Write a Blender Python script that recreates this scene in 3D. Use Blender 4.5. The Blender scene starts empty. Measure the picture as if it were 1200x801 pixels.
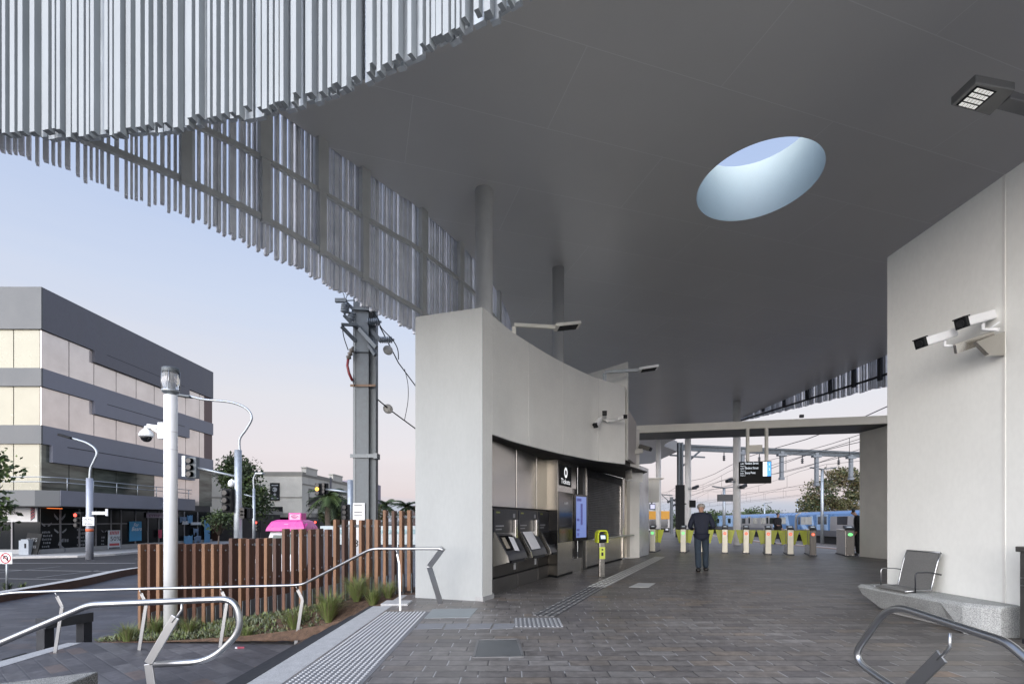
import bpy, bmesh, math, random
from math import radians as R, sin, cos, pi
from mathutils import Vector, Matrix
random.seed(7)
SC = bpy.context.scene
COL = SC.collection
F, CX, HY, EYE = 580.0, 600.0, 610.0, 1.3       # focal length in px of the 1200 px photo, horizon row, eye height

def at(x, y, Y):            # point at depth Y
    return Vector(((x - CX) / F * Y, Y, EYE + (HY - y) / F * Y))
def gd(x, y, z=0.0):        # point on the level z
    Y = (EYE - z) * F / (y - HY)
    return Vector(((x - CX) / F * Y, Y, z))

# ------------------------------------------------------------------ materials
MATS = {}
def nodes_of(m):
    m.use_nodes = True
    return m.node_tree.nodes, m.node_tree.links
def mat(name, col, rough=0.6, metal=0.0, var=0.12, scale=4.0, bump=0.0, emit=None, estr=0.0, spec=0.5, stretch=(1,1,1), trans=0.0, fine=0.0):
    if name in MATS: return MATS[name]
    m = bpy.data.materials.new(name); N, L = nodes_of(m)
    b = N['Principled BSDF']
    b.inputs['Roughness'].default_value = rough
    b.inputs['Metallic'].default_value = metal
    b.inputs['Specular IOR Level'].default_value = spec
    b.inputs['Base Color'].default_value = (*col, 1)
    if trans: b.inputs['Transmission Weight'].default_value = trans
    if emit:
        b.inputs['Emission Color'].default_value = (*emit, 1); b.inputs['Emission Strength'].default_value = estr
    if var or bump:
        tc = N.new('ShaderNodeTexCoord'); mp = N.new('ShaderNodeMapping'); mp.inputs['Scale'].default_value = stretch
        L.new(tc.outputs['Object'], mp.inputs['Vector'])
        n = N.new('ShaderNodeTexNoise'); n.inputs['Scale'].default_value = scale; n.inputs['Detail'].default_value = 6; n.inputs['Roughness'].default_value = .6
        L.new(mp.outputs[0], n.inputs['Vector'])
        if var:
            r = N.new('ShaderNodeMapRange'); r.inputs[1].default_value = .3; r.inputs[2].default_value = .7
            r.inputs[3].default_value = 1 - var; r.inputs[4].default_value = 1 + var
            L.new(n.outputs['Fac'], r.inputs[0])
            mx = N.new('ShaderNodeMix'); mx.data_type = 'RGBA'; mx.blend_type = 'MULTIPLY'; mx.inputs[0].default_value = 1
            mx.inputs[6].default_value = (*col, 1); L.new(r.outputs[0], mx.inputs[7])
            src = mx.outputs[2]
            if fine:
                n2 = N.new('ShaderNodeTexNoise'); n2.inputs['Scale'].default_value = scale * 22; n2.inputs['Detail'].default_value = 2
                L.new(mp.outputs[0], n2.inputs['Vector'])
                r2 = N.new('ShaderNodeMapRange'); r2.inputs[1].default_value = .35; r2.inputs[2].default_value = .65
                r2.inputs[3].default_value = 1 - fine; r2.inputs[4].default_value = 1 + fine
                L.new(n2.outputs['Fac'], r2.inputs[0])
                m2 = N.new('ShaderNodeMix'); m2.data_type = 'RGBA'; m2.blend_type = 'MULTIPLY'; m2.inputs[0].default_value = 1
                L.new(src, m2.inputs[6]); L.new(r2.outputs[0], m2.inputs[7]); src = m2.outputs[2]
            L.new(src, b.inputs['Base Color'])
            rr = N.new('ShaderNodeMapRange'); rr.inputs[1].default_value = .3; rr.inputs[2].default_value = .7
            rr.inputs[3].default_value = max(.02, rough - .07); rr.inputs[4].default_value = min(1, rough + .07)
            L.new(n.outputs['Fac'], rr.inputs[0]); L.new(rr.outputs[0], b.inputs['Roughness'])
        if bump:
            bp = N.new('ShaderNodeBump'); bp.inputs['Strength'].default_value = bump; bp.inputs['Distance'].default_value = .01
            n3 = N.new('ShaderNodeTexNoise'); n3.inputs['Scale'].default_value = scale * 12; n3.inputs['Detail'].default_value = 4
            L.new(mp.outputs[0], n3.inputs['Vector']); L.new(n3.outputs['Fac'], bp.inputs['Height']); L.new(bp.outputs[0], b.inputs['Normal'])
    MATS[name] = m
    return m

def paver_mat(name, cols, w, h, rotz, grout=(.03,.03,.032), rough=.5, jw=.012, offset=.5, bump=.4, light_grout=None):
    """stone pavers in broken rows: each stone gets its own colour from cols"""
    m = bpy.data.materials.new(name); N, L = nodes_of(m); b = N['Principled BSDF']
    tc = N.new('ShaderNodeTexCoord'); mp = N.new('ShaderNodeMapping'); mp.inputs['Rotation'].default_value = (0, 0, rotz)
    L.new(tc.outputs['Object'], mp.inputs['Vector'])
    sx = N.new('ShaderNodeSeparateXYZ'); L.new(mp.outputs[0], sx.inputs[0])
    def MA(op, a, c=None):
        n = N.new('ShaderNodeMath'); n.operation = op
        for i, v in enumerate((a, c)):
            if v is None: continue
            if isinstance(v, (int, float)): n.inputs[i].default_value = v
            else: L.new(v, n.inputs[i])
        return n.outputs[0]
    v = MA('DIVIDE', sx.outputs[1], h); row = MA('FLOOR', v)
    wn = N.new('ShaderNodeTexWhiteNoise'); wn.noise_dimensions = '1D'; L.new(row, wn.inputs['W'])
    u = MA('ADD', MA('DIVIDE', sx.outputs[0], w), MA('ADD', MA('MULTIPLY', row, offset), MA('MULTIPLY', wn.outputs[0], .35)))
    cell = MA('FLOOR', u)
    cb = N.new('ShaderNodeCombineXYZ'); L.new(cell, cb.inputs[0]); L.new(row, cb.inputs[1])
    w2 = N.new('ShaderNodeTexWhiteNoise'); w2.noise_dimensions = '2D'; L.new(cb.outputs[0], w2.inputs['Vector'])
    cr = N.new('ShaderNodeValToRGB'); cr.color_ramp.interpolation = 'CONSTANT'
    while len(cr.color_ramp.elements) < len(cols): cr.color_ramp.elements.new(.5)
    acc = 0; tot = sum(c[1] for c in cols)
    for e, (c, wt) in zip(cr.color_ramp.elements, cols):
        e.position = acc / tot; e.color = (*c, 1); acc += wt
    L.new(w2.outputs['Value'], cr.inputs[0])
    fu = MA('FRACT', u); fv = MA('FRACT', v)
    du = MA('MULTIPLY', MA('MINIMUM', fu, MA('SUBTRACT', 1, fu)), w)
    dv = MA('MULTIPLY', MA('MINIMUM', fv, MA('SUBTRACT', 1, fv)), h)
    d = MA('MINIMUM', du, dv)
    j = MA('LESS_THAN', d, jw / 2)
    nz = N.new('ShaderNodeTexNoise'); nz.inputs['Scale'].default_value = 9; nz.inputs['Detail'].default_value = 8; nz.inputs['Roughness'].default_value = .65
    L.new(mp.outputs[0], nz.inputs['Vector'])
    r = N.new('ShaderNodeMapRange'); r.inputs[1].default_value = .3; r.inputs[2].default_value = .7; r.inputs[3].default_value = .62; r.inputs[4].default_value = 1.42
    L.new(nz.outputs['Fac'], r.inputs[0])
    nb = N.new('ShaderNodeTexNoise'); nb.inputs['Scale'].default_value = .55; nb.inputs['Detail'].default_value = 5
    L.new(mp.outputs[0], nb.inputs['Vector'])
    rb = N.new('ShaderNodeMapRange'); rb.inputs[1].default_value = .3; rb.inputs[2].default_value = .7; rb.inputs[3].default_value = .74; rb.inputs[4].default_value = 1.28
    L.new(nb.outputs['Fac'], rb.inputs[0])
    m1 = N.new('ShaderNodeMix'); m1.data_type = 'RGBA'; m1.blend_type = 'MULTIPLY'; m1.inputs[0].default_value = 1
    L.new(cr.outputs[0], m1.inputs[6]); L.new(MA('MULTIPLY', r.outputs[0], rb.outputs[0]), m1.inputs[7])
    # trodden gum and drip spots, scattered and uneven
    vo = N.new('ShaderNodeTexVoronoi'); vo.inputs['Scale'].default_value = 2.1; L.new(mp.outputs[0], vo.inputs['Vector'])
    sp_n = N.new('ShaderNodeSeparateColor'); L.new(vo.outputs['Color'], sp_n.inputs[0])
    gum = MA('MULTIPLY', MA('LESS_THAN', vo.outputs['Distance'], MA('MULTIPLY', sp_n.outputs[0], .055)), .35)
    gm = N.new('ShaderNodeMix'); gm.data_type = 'RGBA'; L.new(gum, gm.inputs[0]); L.new(m1.outputs[2], gm.inputs[6]); gm.inputs[7].default_value = (.035,.034,.034,1)
    mg = N.new('ShaderNodeMix'); mg.data_type = 'RGBA'; L.new(j, mg.inputs[0]); L.new(gm.outputs[2], mg.inputs[6])
    if light_grout:
        w3 = N.new('ShaderNodeTexNoise'); w3.inputs['Scale'].default_value = 2.3; L.new(mp.outputs[0], w3.inputs['Vector'])
        g = N.new('ShaderNodeMix'); g.data_type = 'RGBA'
        L.new(MA('MULTIPLY', MA('GREATER_THAN', w3.outputs['Fac'], .5), MA('LESS_THAN', du, jw / 2)), g.inputs[0])
        g.inputs[6].default_value = (*grout, 1); g.inputs[7].default_value = (*light_grout, 1)
        L.new(g.outputs[2], mg.inputs[7])
    else:
        mg.inputs[7].default_value = (*grout, 1)
    L.new(mg.outputs[2], b.inputs['Base Color'])
    rr = N.new('ShaderNodeMapRange'); rr.inputs[3].default_value = rough - .12; rr.inputs[4].default_value = rough + .15
    L.new(nz.outputs['Fac'], rr.inputs[0]); L.new(rr.outputs[0], b.inputs['Roughness'])
    bp = N.new('ShaderNodeBump'); bp.inputs['Strength'].default_value = bump; bp.inputs['Distance'].default_value = .006
    hh = MA('ADD', MA('MULTIPLY', nz.outputs['Fac'], .6), MA('MINIMUM', MA('MULTIPLY', d, 60), 1))
    L.new(MA('ADD', hh, MA('MULTIPLY', w2.outputs['Value'], .5)), bp.inputs['Height']); L.new(bp.outputs[0], b.inputs['Normal'])
    MATS[name] = m
    return m

# ------------------------------------------------------------------ mesh builder
ORG = {}
class MB:
    def __init__(s): s.v = []; s.f = []; s.mi = []; s.sm = []; s.cur = 0; s.smooth = False
    def add(s, vs, fs):
        o = len(s.v); s.v += [Vector(p) for p in vs]
        for f in fs: s.f.append([o + i for i in f]); s.mi.append(s.cur); s.sm.append(s.smooth)
        return s
    def box(s, a, b):
        (x0, y0, z0), (x1, y1, z1) = a, b
        x0, x1 = min(x0, x1), max(x0, x1); y0, y1 = min(y0, y1), max(y0, y1); z0, z1 = min(z0, z1), max(z0, z1)
        return s.add([(x0,y0,z0),(x1,y0,z0),(x1,y1,z0),(x0,y1,z0),(x0,y0,z1),(x1,y0,z1),(x1,y1,z1),(x0,y1,z1)],
              [(3,2,1,0),(4,5,6,7),(0,1,5,4),(1,2,6,5),(2,3,7,6),(3,0,4,7)])
    def obox(s, c, size, rot=(0,0,0)):
        """box of size centred on c, rotated by euler or a 3x3 matrix"""
        from mathutils import Euler
        M = rot if isinstance(rot, Matrix) else Euler(rot).to_matrix()
        c = Vector(c); hx, hy, hz = (q / 2 for q in size)
        P = [c + M @ Vector(p) for p in ((-hx,-hy,-hz),(hx,-hy,-hz),(hx,hy,-hz),(-hx,hy,-hz),(-hx,-hy,hz),(hx,-hy,hz),(hx,hy,hz),(-hx,hy,hz))]
        return s.add(P, [(3,2,1,0),(4,5,6,7),(0,1,5,4),(1,2,6,5),(2,3,7,6),(3,0,4,7)])
    def bar(s, p0, p1, w, d, up=(0,0,1)):
        """rectangular bar from p0 to p1: w across, d along the up side"""
        p0, p1 = Vector(p0), Vector(p1); t = (p1 - p0).normalized(); u = Vector(up)
        if abs(t.dot(u)) > .98: u = Vector((0,1,0))
        a = t.cross(u).normalized(); u = a.cross(t).normalized()
        P = []
        for p in (p0, p1):
            P += [p - a*w/2 - u*d/2, p + a*w/2 - u*d/2, p + a*w/2 + u*d/2, p - a*w/2 + u*d/2]
        return s.add(P, [(0,1,2,3),(7,6,5,4),(1,0,4,5),(2,1,5,6),(3,2,6,7),(0,3,7,4)])
    def prism(s, poly, z0, z1):
        n = len(poly)
        ar = sum(poly[i][0]*poly[(i+1)%n][1] - poly[(i+1)%n][0]*poly[i][1] for i in range(n))
        if ar < 0: poly = poly[::-1]
        z0s = z0 if isinstance(z0, (list, tuple)) else [z0]*n; z1s = z1 if isinstance(z1, (list, tuple)) else [z1]*n
        if ar < 0: z0s = z0s[::-1]; z1s = z1s[::-1]
        P = [(p[0], p[1], z) for p, z in zip(poly, z0s)] + [(p[0], p[1], z) for p, z in zip(poly, z1s)]
        return s.add(P, [tuple(range(n))[::-1], tuple(range(n, 2*n))] + [(i, (i+1)%n, n+(i+1)%n, n+i) for i in range(n)])
    def wallstrip(s, pts, z0, z1, flip=False):
        n = len(pts); P = [(p[0], p[1], z0) for p in pts] + [(p[0], p[1], z1) for p in pts]
        return s.add(P, [((i, n+i, n+i+1, i+1) if flip else (i, i+1, n+i+1, n+i)) for i in range(n-1)])
    def tube(s, pts, r, n=10, cap=True):
        pts = [Vector(p) for p in pts]; m = len(pts); rs = r if isinstance(r, (list, tuple)) else [r]*m
        sm = s.smooth; s.smooth = True; o = len(s.v); t0 = (pts[1]-pts[0]).normalized()
        u = t0.orthogonal().normalized(); P = []
        for i, p in enumerate(pts):
            ta = (pts[i]-pts[i-1]).normalized() if i else None; tb = (pts[i+1]-pts[i]).normalized() if i < m-1 else None
            t = (ta + tb).normalized() if ta and tb else (ta or tb)
            u = (u - t*u.dot(t)).normalized(); w = t.cross(u); k = 1.0
            if ta and tb: k = 1 / max(.5, math.sqrt(max(.01, (1 + ta.dot(tb)) / 2)))
            for j in range(n):
                a = 2*pi*j/n; P.append(p + (u*cos(a) + w*sin(a))*rs[i]*(k if 0 else 1))
        Fc = [(i*n+j, i*n+(j+1)%n, (i+1)*n+(j+1)%n, (i+1)*n+j) for i in range(m-1) for j in range(n)]
        s.add(P, Fc); s.smooth = False
        if cap:
            for f in (tuple(range(n))[::-1], tuple((m-1)*n + j for j in range(n))):
                s.f.append([o+i for i in f]); s.mi.append(s.cur); s.sm.append(False)
        s.smooth = sm; return s
    def cyl(s, p0, p1, r0, r1=None, n=14): return s.tube([p0, p1], [r0, r0 if r1 is None else r1], n)
    def lathe(s, c, prof, n=16, axis=(0,0,1)):
        """profile [(r, h)] turned about axis through c"""
        ax = Vector(axis).normalized(); u = ax.orthogonal().normalized(); w = ax.cross(u); c = Vector(c); P = []
        for r, h in prof:
            for j in range(n):
                a = 2*pi*j/n; P.append(c + ax*h + (u*cos(a) + w*sin(a))*max(r, 1e-4))
        m = len(prof); sm = s.smooth; s.smooth = True
        s.add(P, [(i*n+j, i*n+(j+1)%n, (i+1)*n+(j+1)%n, (i+1)*n+j) for i in range(m-1) for j in range(n)]); s.smooth = False
        o = len(s.v) - len(P)
        for f in (tuple(range(n))[::-1], tuple((m-1)*n + j for j in range(n))):
            s.f.append([o+i for i in f]); s.mi.append(s.cur); s.sm.append(False)
        s.smooth = sm; return s
    def build(s, name, m, parent=None, org=None, bevel=0, seg=2):
        me = bpy.data.meshes.new(name)
        o = Vector(ORG.get(parent.name, (0,0,0))) if parent else Vector(org or (0,0,0))
        me.from_pydata([p - o for p in s.v], [], s.f)
        for q in (m if isinstance(m, (list, tuple)) else [m]): me.materials.append(q)
        me.polygons.foreach_set('material_index', s.mi); me.polygons.foreach_set('use_smooth', s.sm)
        me.update()
        ob = bpy.data.objects.new(name, me); COL.objects.link(ob)
        if parent: ob.parent = parent; ORG[ob.name] = o
        else: ob.location = o; ORG[ob.name] = o
        if bevel:
            b = ob.modifiers.new('Bevel', 'BEVEL'); b.width = bevel; b.segments = seg; b.limit_method = 'ANGLE'; b.angle_limit = R(40)
        return ob

def tag(o, label=None, cat=None, group=None, kind=None):
    if label: o['label'] = label
    if cat: o['category'] = cat
    if group: o['group'] = group
    if kind: o['kind'] = kind
    return o
def thing(name, label, cat, loc=(0,0,0), group=None, kind=None):
    o = bpy.data.objects.new(name, None); o.empty_display_size = .2; COL.objects.link(o); o.location = loc
    ORG[o.name] = Vector(loc); return tag(o, label, cat, group, kind)
def struct(o, label, cat): return tag(o, label, cat, kind='structure')
def copy_tree(o, loc=None, parent=None, label=None, rotz=None):
    c = o.copy(); COL.objects.link(c)
    if parent: c.parent = parent
    if loc is not None: c.location = loc
    if rotz is not None: c.rotation_euler.z = rotz
    if label: c['label'] = label
    for ch in list(o.children): copy_tree(ch, parent=c)
    return c
def text_mesh(mb, body, origin, right, up, size, depth=.004, align='LEFT', width=None, shear=0.0):
    """add lettering to mb: baseline starts at origin, runs along right"""
    cu = bpy.data.curves.new('lettering', 'FONT'); cu.body = body; cu.size = 1; cu.align_x = align; cu.shear = shear
    cu.resolution_u = 2
    ob = bpy.data.objects.new('lettering', cu); COL.objects.link(ob)
    dg = bpy.context.evaluated_depsgraph_get(); me = bpy.data.meshes.new_from_object(ob.evaluated_get(dg))
    r = Vector(right).normalized(); u = Vector(up).normalized(); nrm = r.cross(u); o = Vector(origin)
    xs = [v.co.x for v in me.vertices] or [0, 1]; sx = size
    if width: sx = width / max(1e-3, max(xs) - min(xs))
    mb.add([o + r*v.co.x*sx + u*v.co.y*size + nrm*depth for v in me.vertices], [tuple(p.vertices) for p in me.polygons])
    bpy.data.objects.remove(ob); bpy.data.curves.remove(cu); bpy.data.meshes.remove(me)
    return mb
def lerp(a, b, t): return a + (b - a) * t
def path_len(pts): return sum((Vector(pts[i+1]) - Vector(pts[i])).length for i in range(len(pts)-1))
def path_at(pts, d):
    """point and tangent at distance d along a polyline"""
    for i in range(len(pts)-1):
        a, b = Vector(pts[i]), Vector(pts[i+1]); l = (b-a).length
        if d <= l or i == len(pts)-2: return a + (b-a)*(d/l), (b-a).normalized()
        d -= l
def smooth_path(pts, k=6):
    """Catmull-Rom through pts"""
    P = [Vector(p) for p in pts]; out = []
    for i in range(len(P)-1):
        p0, p1, p2, p3 = P[max(0,i-1)], P[i], P[i+1], P[min(len(P)-1,i+2)]
        for j in range(k):
            t = j/k
            out.append(.5*((2*p1) + (p2-p0)*t + (2*p0-5*p1+4*p2-p3)*t*t + (3*p1-p0-3*p2+p3)*t**3))
    out.append(P[-1]); return out
def round_corners(pts, r, k=5):
    P = [Vector(p) for p in pts]; out = [P[0]]
    for i in range(1, len(P)-1):
        a, b, c = P[i-1], P[i], P[i+1]
        rr = min(r, (a-b).length*.45, (c-b).length*.45)
        s, e = b + (a-b).normalized()*rr, b + (c-b).normalized()*rr
        for j in range(k+1):
            t = j/k; out.append(s*(1-t)**2 + b*2*t*(1-t) + e*t*t)
    out.append(P[-1]); return out
# ------------------------------------------------------------------ camera, sky, sun
cam = bpy.data.cameras.new('camera'); cam.sensor_width = 36; cam.lens = F/1200*36; cam.shift_y = (HY-400.5)/1200
cam.clip_end = 3000; cam.clip_start = .05
camo = bpy.data.objects.new('camera', cam); COL.objects.link(camo); camo.location = (0,0,EYE); camo.rotation_euler = (R(90),0,0)
SC.camera = camo
SUN_AZ, SUN_EL = R(205), R(6)          # clockwise from +Y
w = bpy.data.worlds.new('World'); SC.world = w; w.use_nodes = True
N, L = w.node_tree.nodes, w.node_tree.links
bg = N['Background']
sky = N.new('ShaderNodeTexSky'); sky.sky_type = 'NISHITA'; sky.sun_disc = False; sky.sun_elevation = SUN_EL; sky.sun_rotation = SUN_AZ
sky.air_density = 1.0; sky.dust_density = 1.5; sky.ozone_density = 1.5
tc = N.new('ShaderNodeTexCoord'); sp = N.new('ShaderNodeSeparateXYZ'); L.new(tc.outputs['Generated'], sp.inputs[0])
mp = N.new('ShaderNodeMapping'); mp.inputs['Scale'].default_value = (1.2, 1.2, 16); L.new(tc.outputs['Generated'], mp.inputs[0])
cn = N.new('ShaderNodeTexNoise'); cn.inputs['Scale'].default_value = 2.6; cn.inputs['Detail'].default_value = 5; L.new(mp.outputs[0], cn.inputs['Vector'])
ma = N.new('ShaderNodeMath'); ma.operation = 'MULTIPLY_ADD'; ma.inputs[1].default_value = .05; L.new(cn.outputs['Fac'], ma.inputs[0])
mb_ = N.new('ShaderNodeMath'); mb_.operation = 'SUBTRACT'; L.new(sp.outputs[2], mb_.inputs[0]); mb_.inputs[1].default_value = .025; L.new(mb_.outputs[0], ma.inputs[2])
cr = N.new('ShaderNodeValToRGB'); L.new(ma.outputs[0], cr.inputs[0])
stops = [(0,(.52,.57,.70)),(.025,(.56,.61,.76)),(.05,(.80,.70,.755)),(.12,(.875,.79,.83)),(.22,(.83,.81,.86)),(.36,(.68,.75,.92)),(.55,(.50,.62,.90)),(1,(.36,.48,.80))]
while len(cr.color_ramp.elements) < len(stops): cr.color_ramp.elements.new(.5)
for e, (p, c) in zip(cr.color_ramp.elements, stops): e.position = p; e.color = (*c, 1)
SKY_STRENGTH, DUSK, GLOW = .1, 6.3, 7.6
vm = N.new('ShaderNodeVectorMath'); vm.operation = 'SCALE'; L.new(cr.outputs[0], vm.inputs[0])
# the sky round the sun, behind the camera, glows brighter than the sky opposite
dt = N.new('ShaderNodeVectorMath'); dt.operation = 'DOT_PRODUCT'; L.new(tc.outputs['Generated'], dt.inputs[0]); dt.inputs[1].default_value = (sin(SUN_AZ)*.97, cos(SUN_AZ)*.97, .10)
gl_ = N.new('ShaderNodeMapRange'); gl_.interpolation_type = 'SMOOTHSTEP'; gl_.inputs[1].default_value = .22; gl_.inputs[2].default_value = 1.0; gl_.inputs[3].default_value = DUSK; gl_.inputs[4].default_value = DUSK*GLOW
L.new(dt.outputs['Value'], gl_.inputs[0]); L.new(gl_.outputs[0], vm.inputs['Scale'])
wf = N.new('ShaderNodeMapRange'); wf.inputs[1].default_value = .05; wf.inputs[2].default_value = .9; wf.inputs[3].default_value = 0; wf.inputs[4].default_value = .6
L.new(dt.outputs['Value'], wf.inputs[0])
wm_ = N.new('ShaderNodeMix'); wm_.data_type = 'RGBA'; L.new(wf.outputs[0], wm_.inputs[0]); L.new(cr.outputs[0], wm_.inputs[6]); wm_.inputs[7].default_value = (.80,.775,.745,1)
L.new(wm_.outputs[2], vm.inputs[0])
mx = N.new('ShaderNodeMix'); mx.data_type = 'RGBA'; mx.inputs[0].default_value = .82
L.new(sky.outputs[0], mx.inputs[6]); L.new(vm.outputs[0], mx.inputs[7]); L.new(mx.outputs[2], bg.inputs['Color'])
bg.inputs['Strength'].default_value = SKY_STRENGTH
sl = bpy.data.lights.new('sun', 'SUN'); sl.energy = .5; sl.angle = R(25); sl.color = (1, .97, .93)
so = bpy.data.objects.new('sun', sl); COL.objects.link(so)
sd = Vector((sin(SUN_AZ)*cos(SUN_EL), cos(SUN_AZ)*cos(SUN_EL), sin(SUN_EL)))
so.rotation_euler = sd.to_track_quat('Z', 'Y').to_euler(); so.location = sd*40
vs = SC.view_settings; SC.display_settings.display_device = 'sRGB'
vs.view_transform = 'Standard'; vs.look = 'None'; vs.gamma = 1; vs.exposure = .78; vs.use_curve_mapping = False
SC.cycles.max_bounces = 7; SC.cycles.diffuse_bounces = 4; SC.cycles.glossy_bounces = 4; SC.cycles.transmission_bounces = 6
SC.cycles.use_denoising = True; SC.cycles.caustics_reflective = False; SC.cycles.caustics_refractive = False
SC.cycles.sample_clamp_indirect = 8

# ------------------------------------------------------------------ materials
steel = mat('brushed_steel', (.43,.44,.45), .30, 1, 0, 3)
sheet_steel = mat('stainless_sheet', (.60,.575,.53), .24, 1, 0, 1.0)
galv = mat('galvanised_steel', (.40,.43,.45), .5, .75, .14, 9)
dark_galv = mat('weathered_galvanised', (.125,.14,.15), .55, .4, .2, 7)
roof_grey = mat('soffit_edge_grey', (.2,.205,.21), .5, .1, .06, 2)
frame_grey = mat('screen_frame_grey', (.62,.63,.61), .5, .2, .08, 3)
batten_white = mat('batten_lit', (.31,.335,.345), .65, .0, .10, 2.5, stretch=(1,1,.4))  # batten colour darkened to offset the strong light on the near fringe
dimmed_render = mat('dimmed_render', (.36,.375,.37), .75, 0, .06, 1.4, bump=.15, fine=.02, stretch=(1,1,.3))  # white render, darkened to offset the strong light on the end wall
fascia_paint = mat('fascia_paint', (.74,.74,.70), .5, 0, .055, 1.3, fine=.02)
cream_paint = mat('cream_paint', (.82,.81,.75), .6, 0, .05, 2)
beam_paint = mat('beam_paint', (.80,.78,.70), .5, 0, .05, 2)
post_white = mat('white_powdercoat', (.80,.82,.83), .35, 0, .03, 3)
col_grey = mat('column_paint', (.88,.88,.86), .5, 0, .05, 3)
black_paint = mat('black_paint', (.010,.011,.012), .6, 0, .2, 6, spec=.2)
black_gloss = mat('black_glass', (.008,.008,.010), .08, 0, 0, 1)
charcoal = mat('charcoal_metal', (.045,.048,.055), .45, .5, .15, 6)
rubber = mat('rubber', (.02,.02,.02), .8, 0, .2, 8)
granite = mat('pale_granite', (.40,.40,.395), .65, 0, .12, 10, fine=.28)
terrazzo = mat('exposed_aggregate', (.33,.34,.335), .6, 0, .12, 5, bump=.2, fine=.36)
nosing = mat('black_nosing', (.018,.019,.022), .7, 0, .2, 12)
asphalt = mat('asphalt', (.024,.023,.025), .85, 0, .18, 1.2, bump=.3, fine=.2)
concrete = mat('concrete', (.34,.34,.335), .8, 0, .12, 3, fine=.1)
kerb_grey = mat('kerb_concrete', (.45,.44,.42), .8, 0, .12, 4)
line_white = mat('road_marking_white', (.15,.15,.15), .7, 0, .2, 6)
corten = mat('rusted_steel', (.085,.045,.03), .8, .2, .3, 6)
soil = mat('bark_mulch', (.115,.072,.048), .95, 0, .45, 14, bump=1.0, fine=.5)
ballast = mat('ballast', (.16,.14,.125), .95, 0, .3, 8, bump=1, fine=.5)
wood_a = mat('timber_red_brown', (.125,.058,.034), .6, 0, .32, 3.0, stretch=(7,7,.5), fine=.15)
wood_b = mat('timber_tan', (.215,.112,.058), .6, 0, .32, 3.0, stretch=(7,7,.5), fine=.15)
wood_c = mat('timber_dark', (.075,.036,.023), .6, 0, .32, 3.0, stretch=(7,7,.5), fine=.15)
glass_dark = mat('shop_glass', (.012,.014,.016), .10, 0, 0, 1, spec=.22)
sign_white = mat('sign_white', (.74,.75,.76), .5, 0, .04, 3)
letter_black = mat('letter_black', (.012,.012,.014), .7, 0, 0, 1, spec=.2)
letter_white = mat('letter_white', (.78,.78,.78), .6, 0, 0, 1)
lime = mat('lime_green', (.56,.64,.03), .35, 0, .08, 3)
lime_pale = mat('pale_lime', (.62,.70,.12), .45, 0, .04, 3)
lens_black = mat('lens_black', (.006,.006,.008), .35, 0, 0, 1)
leaf_a = mat('leaf_green', (.055,.085,.022), .6, 0, .3, 3)
leaf_b = mat('leaf_dark_green', (.028,.045,.016), .6, 0, .3, 3)
leaf_c = mat('leaf_olive', (.085,.085,.032), .6, 0, .3, 3)
grass_a = mat('grass_green', (.17,.22,.065), .6, 0, .3, 6)
grass_b = mat('grass_straw', (.20,.19,.09), .7, 0, .3, 6)
sage = mat('sage_foliage', (.20,.23,.15), .8, 0, .25, 6)
bark = mat('bark', (.09,.07,.055), .9, 0, .3, 5, bump=.6)

concourse_pavers = paver_mat('concourse_pavers', [((.142,.131,.122),5),((.122,.113,.107),4),((.158,.147,.137),4),((.146,.130,.115),2.4),((.172,.147,.123),.8),((.195,.142,.105),.18),((.182,.172,.162),1.4),((.106,.098,.095),1.5)],
       .37, .165, R(0), grout=(.035,.034,.036), rough=.42, jw=.010, light_grout=(.30,.30,.30))
plaza_pavers = paver_mat('plaza_pavers', [((.070,.070,.078),5),((.058,.058,.065),4),((.084,.083,.09),4),((.082,.072,.072),1)], .5, .22, R(-6), grout=(.06,.06,.066), rough=.6, jw=.010)
landing_pavers = paver_mat('landing_pavers', [((.086,.083,.088),5),((.066,.064,.069),4),((.104,.101,.104),3),((.108,.086,.078),1.2)], .5, .2, R(38), grout=(.075,.075,.08), rough=.6, jw=.010)

# ------------------------------------------------------------------ ground levels
ZS = -1.0                       # street and lower plaza
ZL = -.72                       # landing below the stair
b = MB(); b.add([(-900,-300,ZS-.06),(900,-300,ZS-.06),(900,1600,ZS-.06),(-900,1600,ZS-.06)], [(0,1,2,3)])
struct(b.build('ground', mat('open_ground', (.10,.10,.09), .95, 0, .25, .05)), 'open ground running out to the horizon', 'ground')
b = MB(); b.prism([(-60,-30),(-14.2,-30),(-14.2,11.5),(-15.0,17),(-16.3,21.8),(-14.6,26.5),(-10.5,30),(-10.5,400),(-90,400),(-90,60),(-400,60),(-400,22),(-60,22)], ZS-.055, ZS)
struct(b.build('road', asphalt), 'dark asphalt street with white lane lines', 'road')
b = MB()
b.prism([(-14.2,-8),(3,-8),(3,2.2),(-2.1,2.2),(-2.1,9.5),(0,30),(-10.5,30),(-14.6,26.5),(-16.3,21.8),(-15.0,17),(-14.2,11.5)], ZS-.05, ZS+.02)
struct(b.build('lower_plaza', plaza_pavers), 'blue grey paved plaza between street and stairs', 'plaza')
b = MB(); b.prism([(-2.1,-34),(16,-34),(16,1.88),(-2.1,1.88)], ZS-.05, -.72)
struct(b.build('reflector', mat('reflector_pale', (.50,.49,.47), .8, 0, .08, 1.5, fine=.05)), 'unseen pale forecourt in front of the concourse steps', 'reflector')  # unseen slab added to bounce light onto the soffit and right wall
b = MB()
for k in range(1,5): b.box((-2.1,1.88-.3*k,-.73),(14.9,1.879-.3*(k-1),-.144*k))
struct(b.build('front_steps', granite), 'pale granite front steps below the concourse edge', 'steps')
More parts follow.
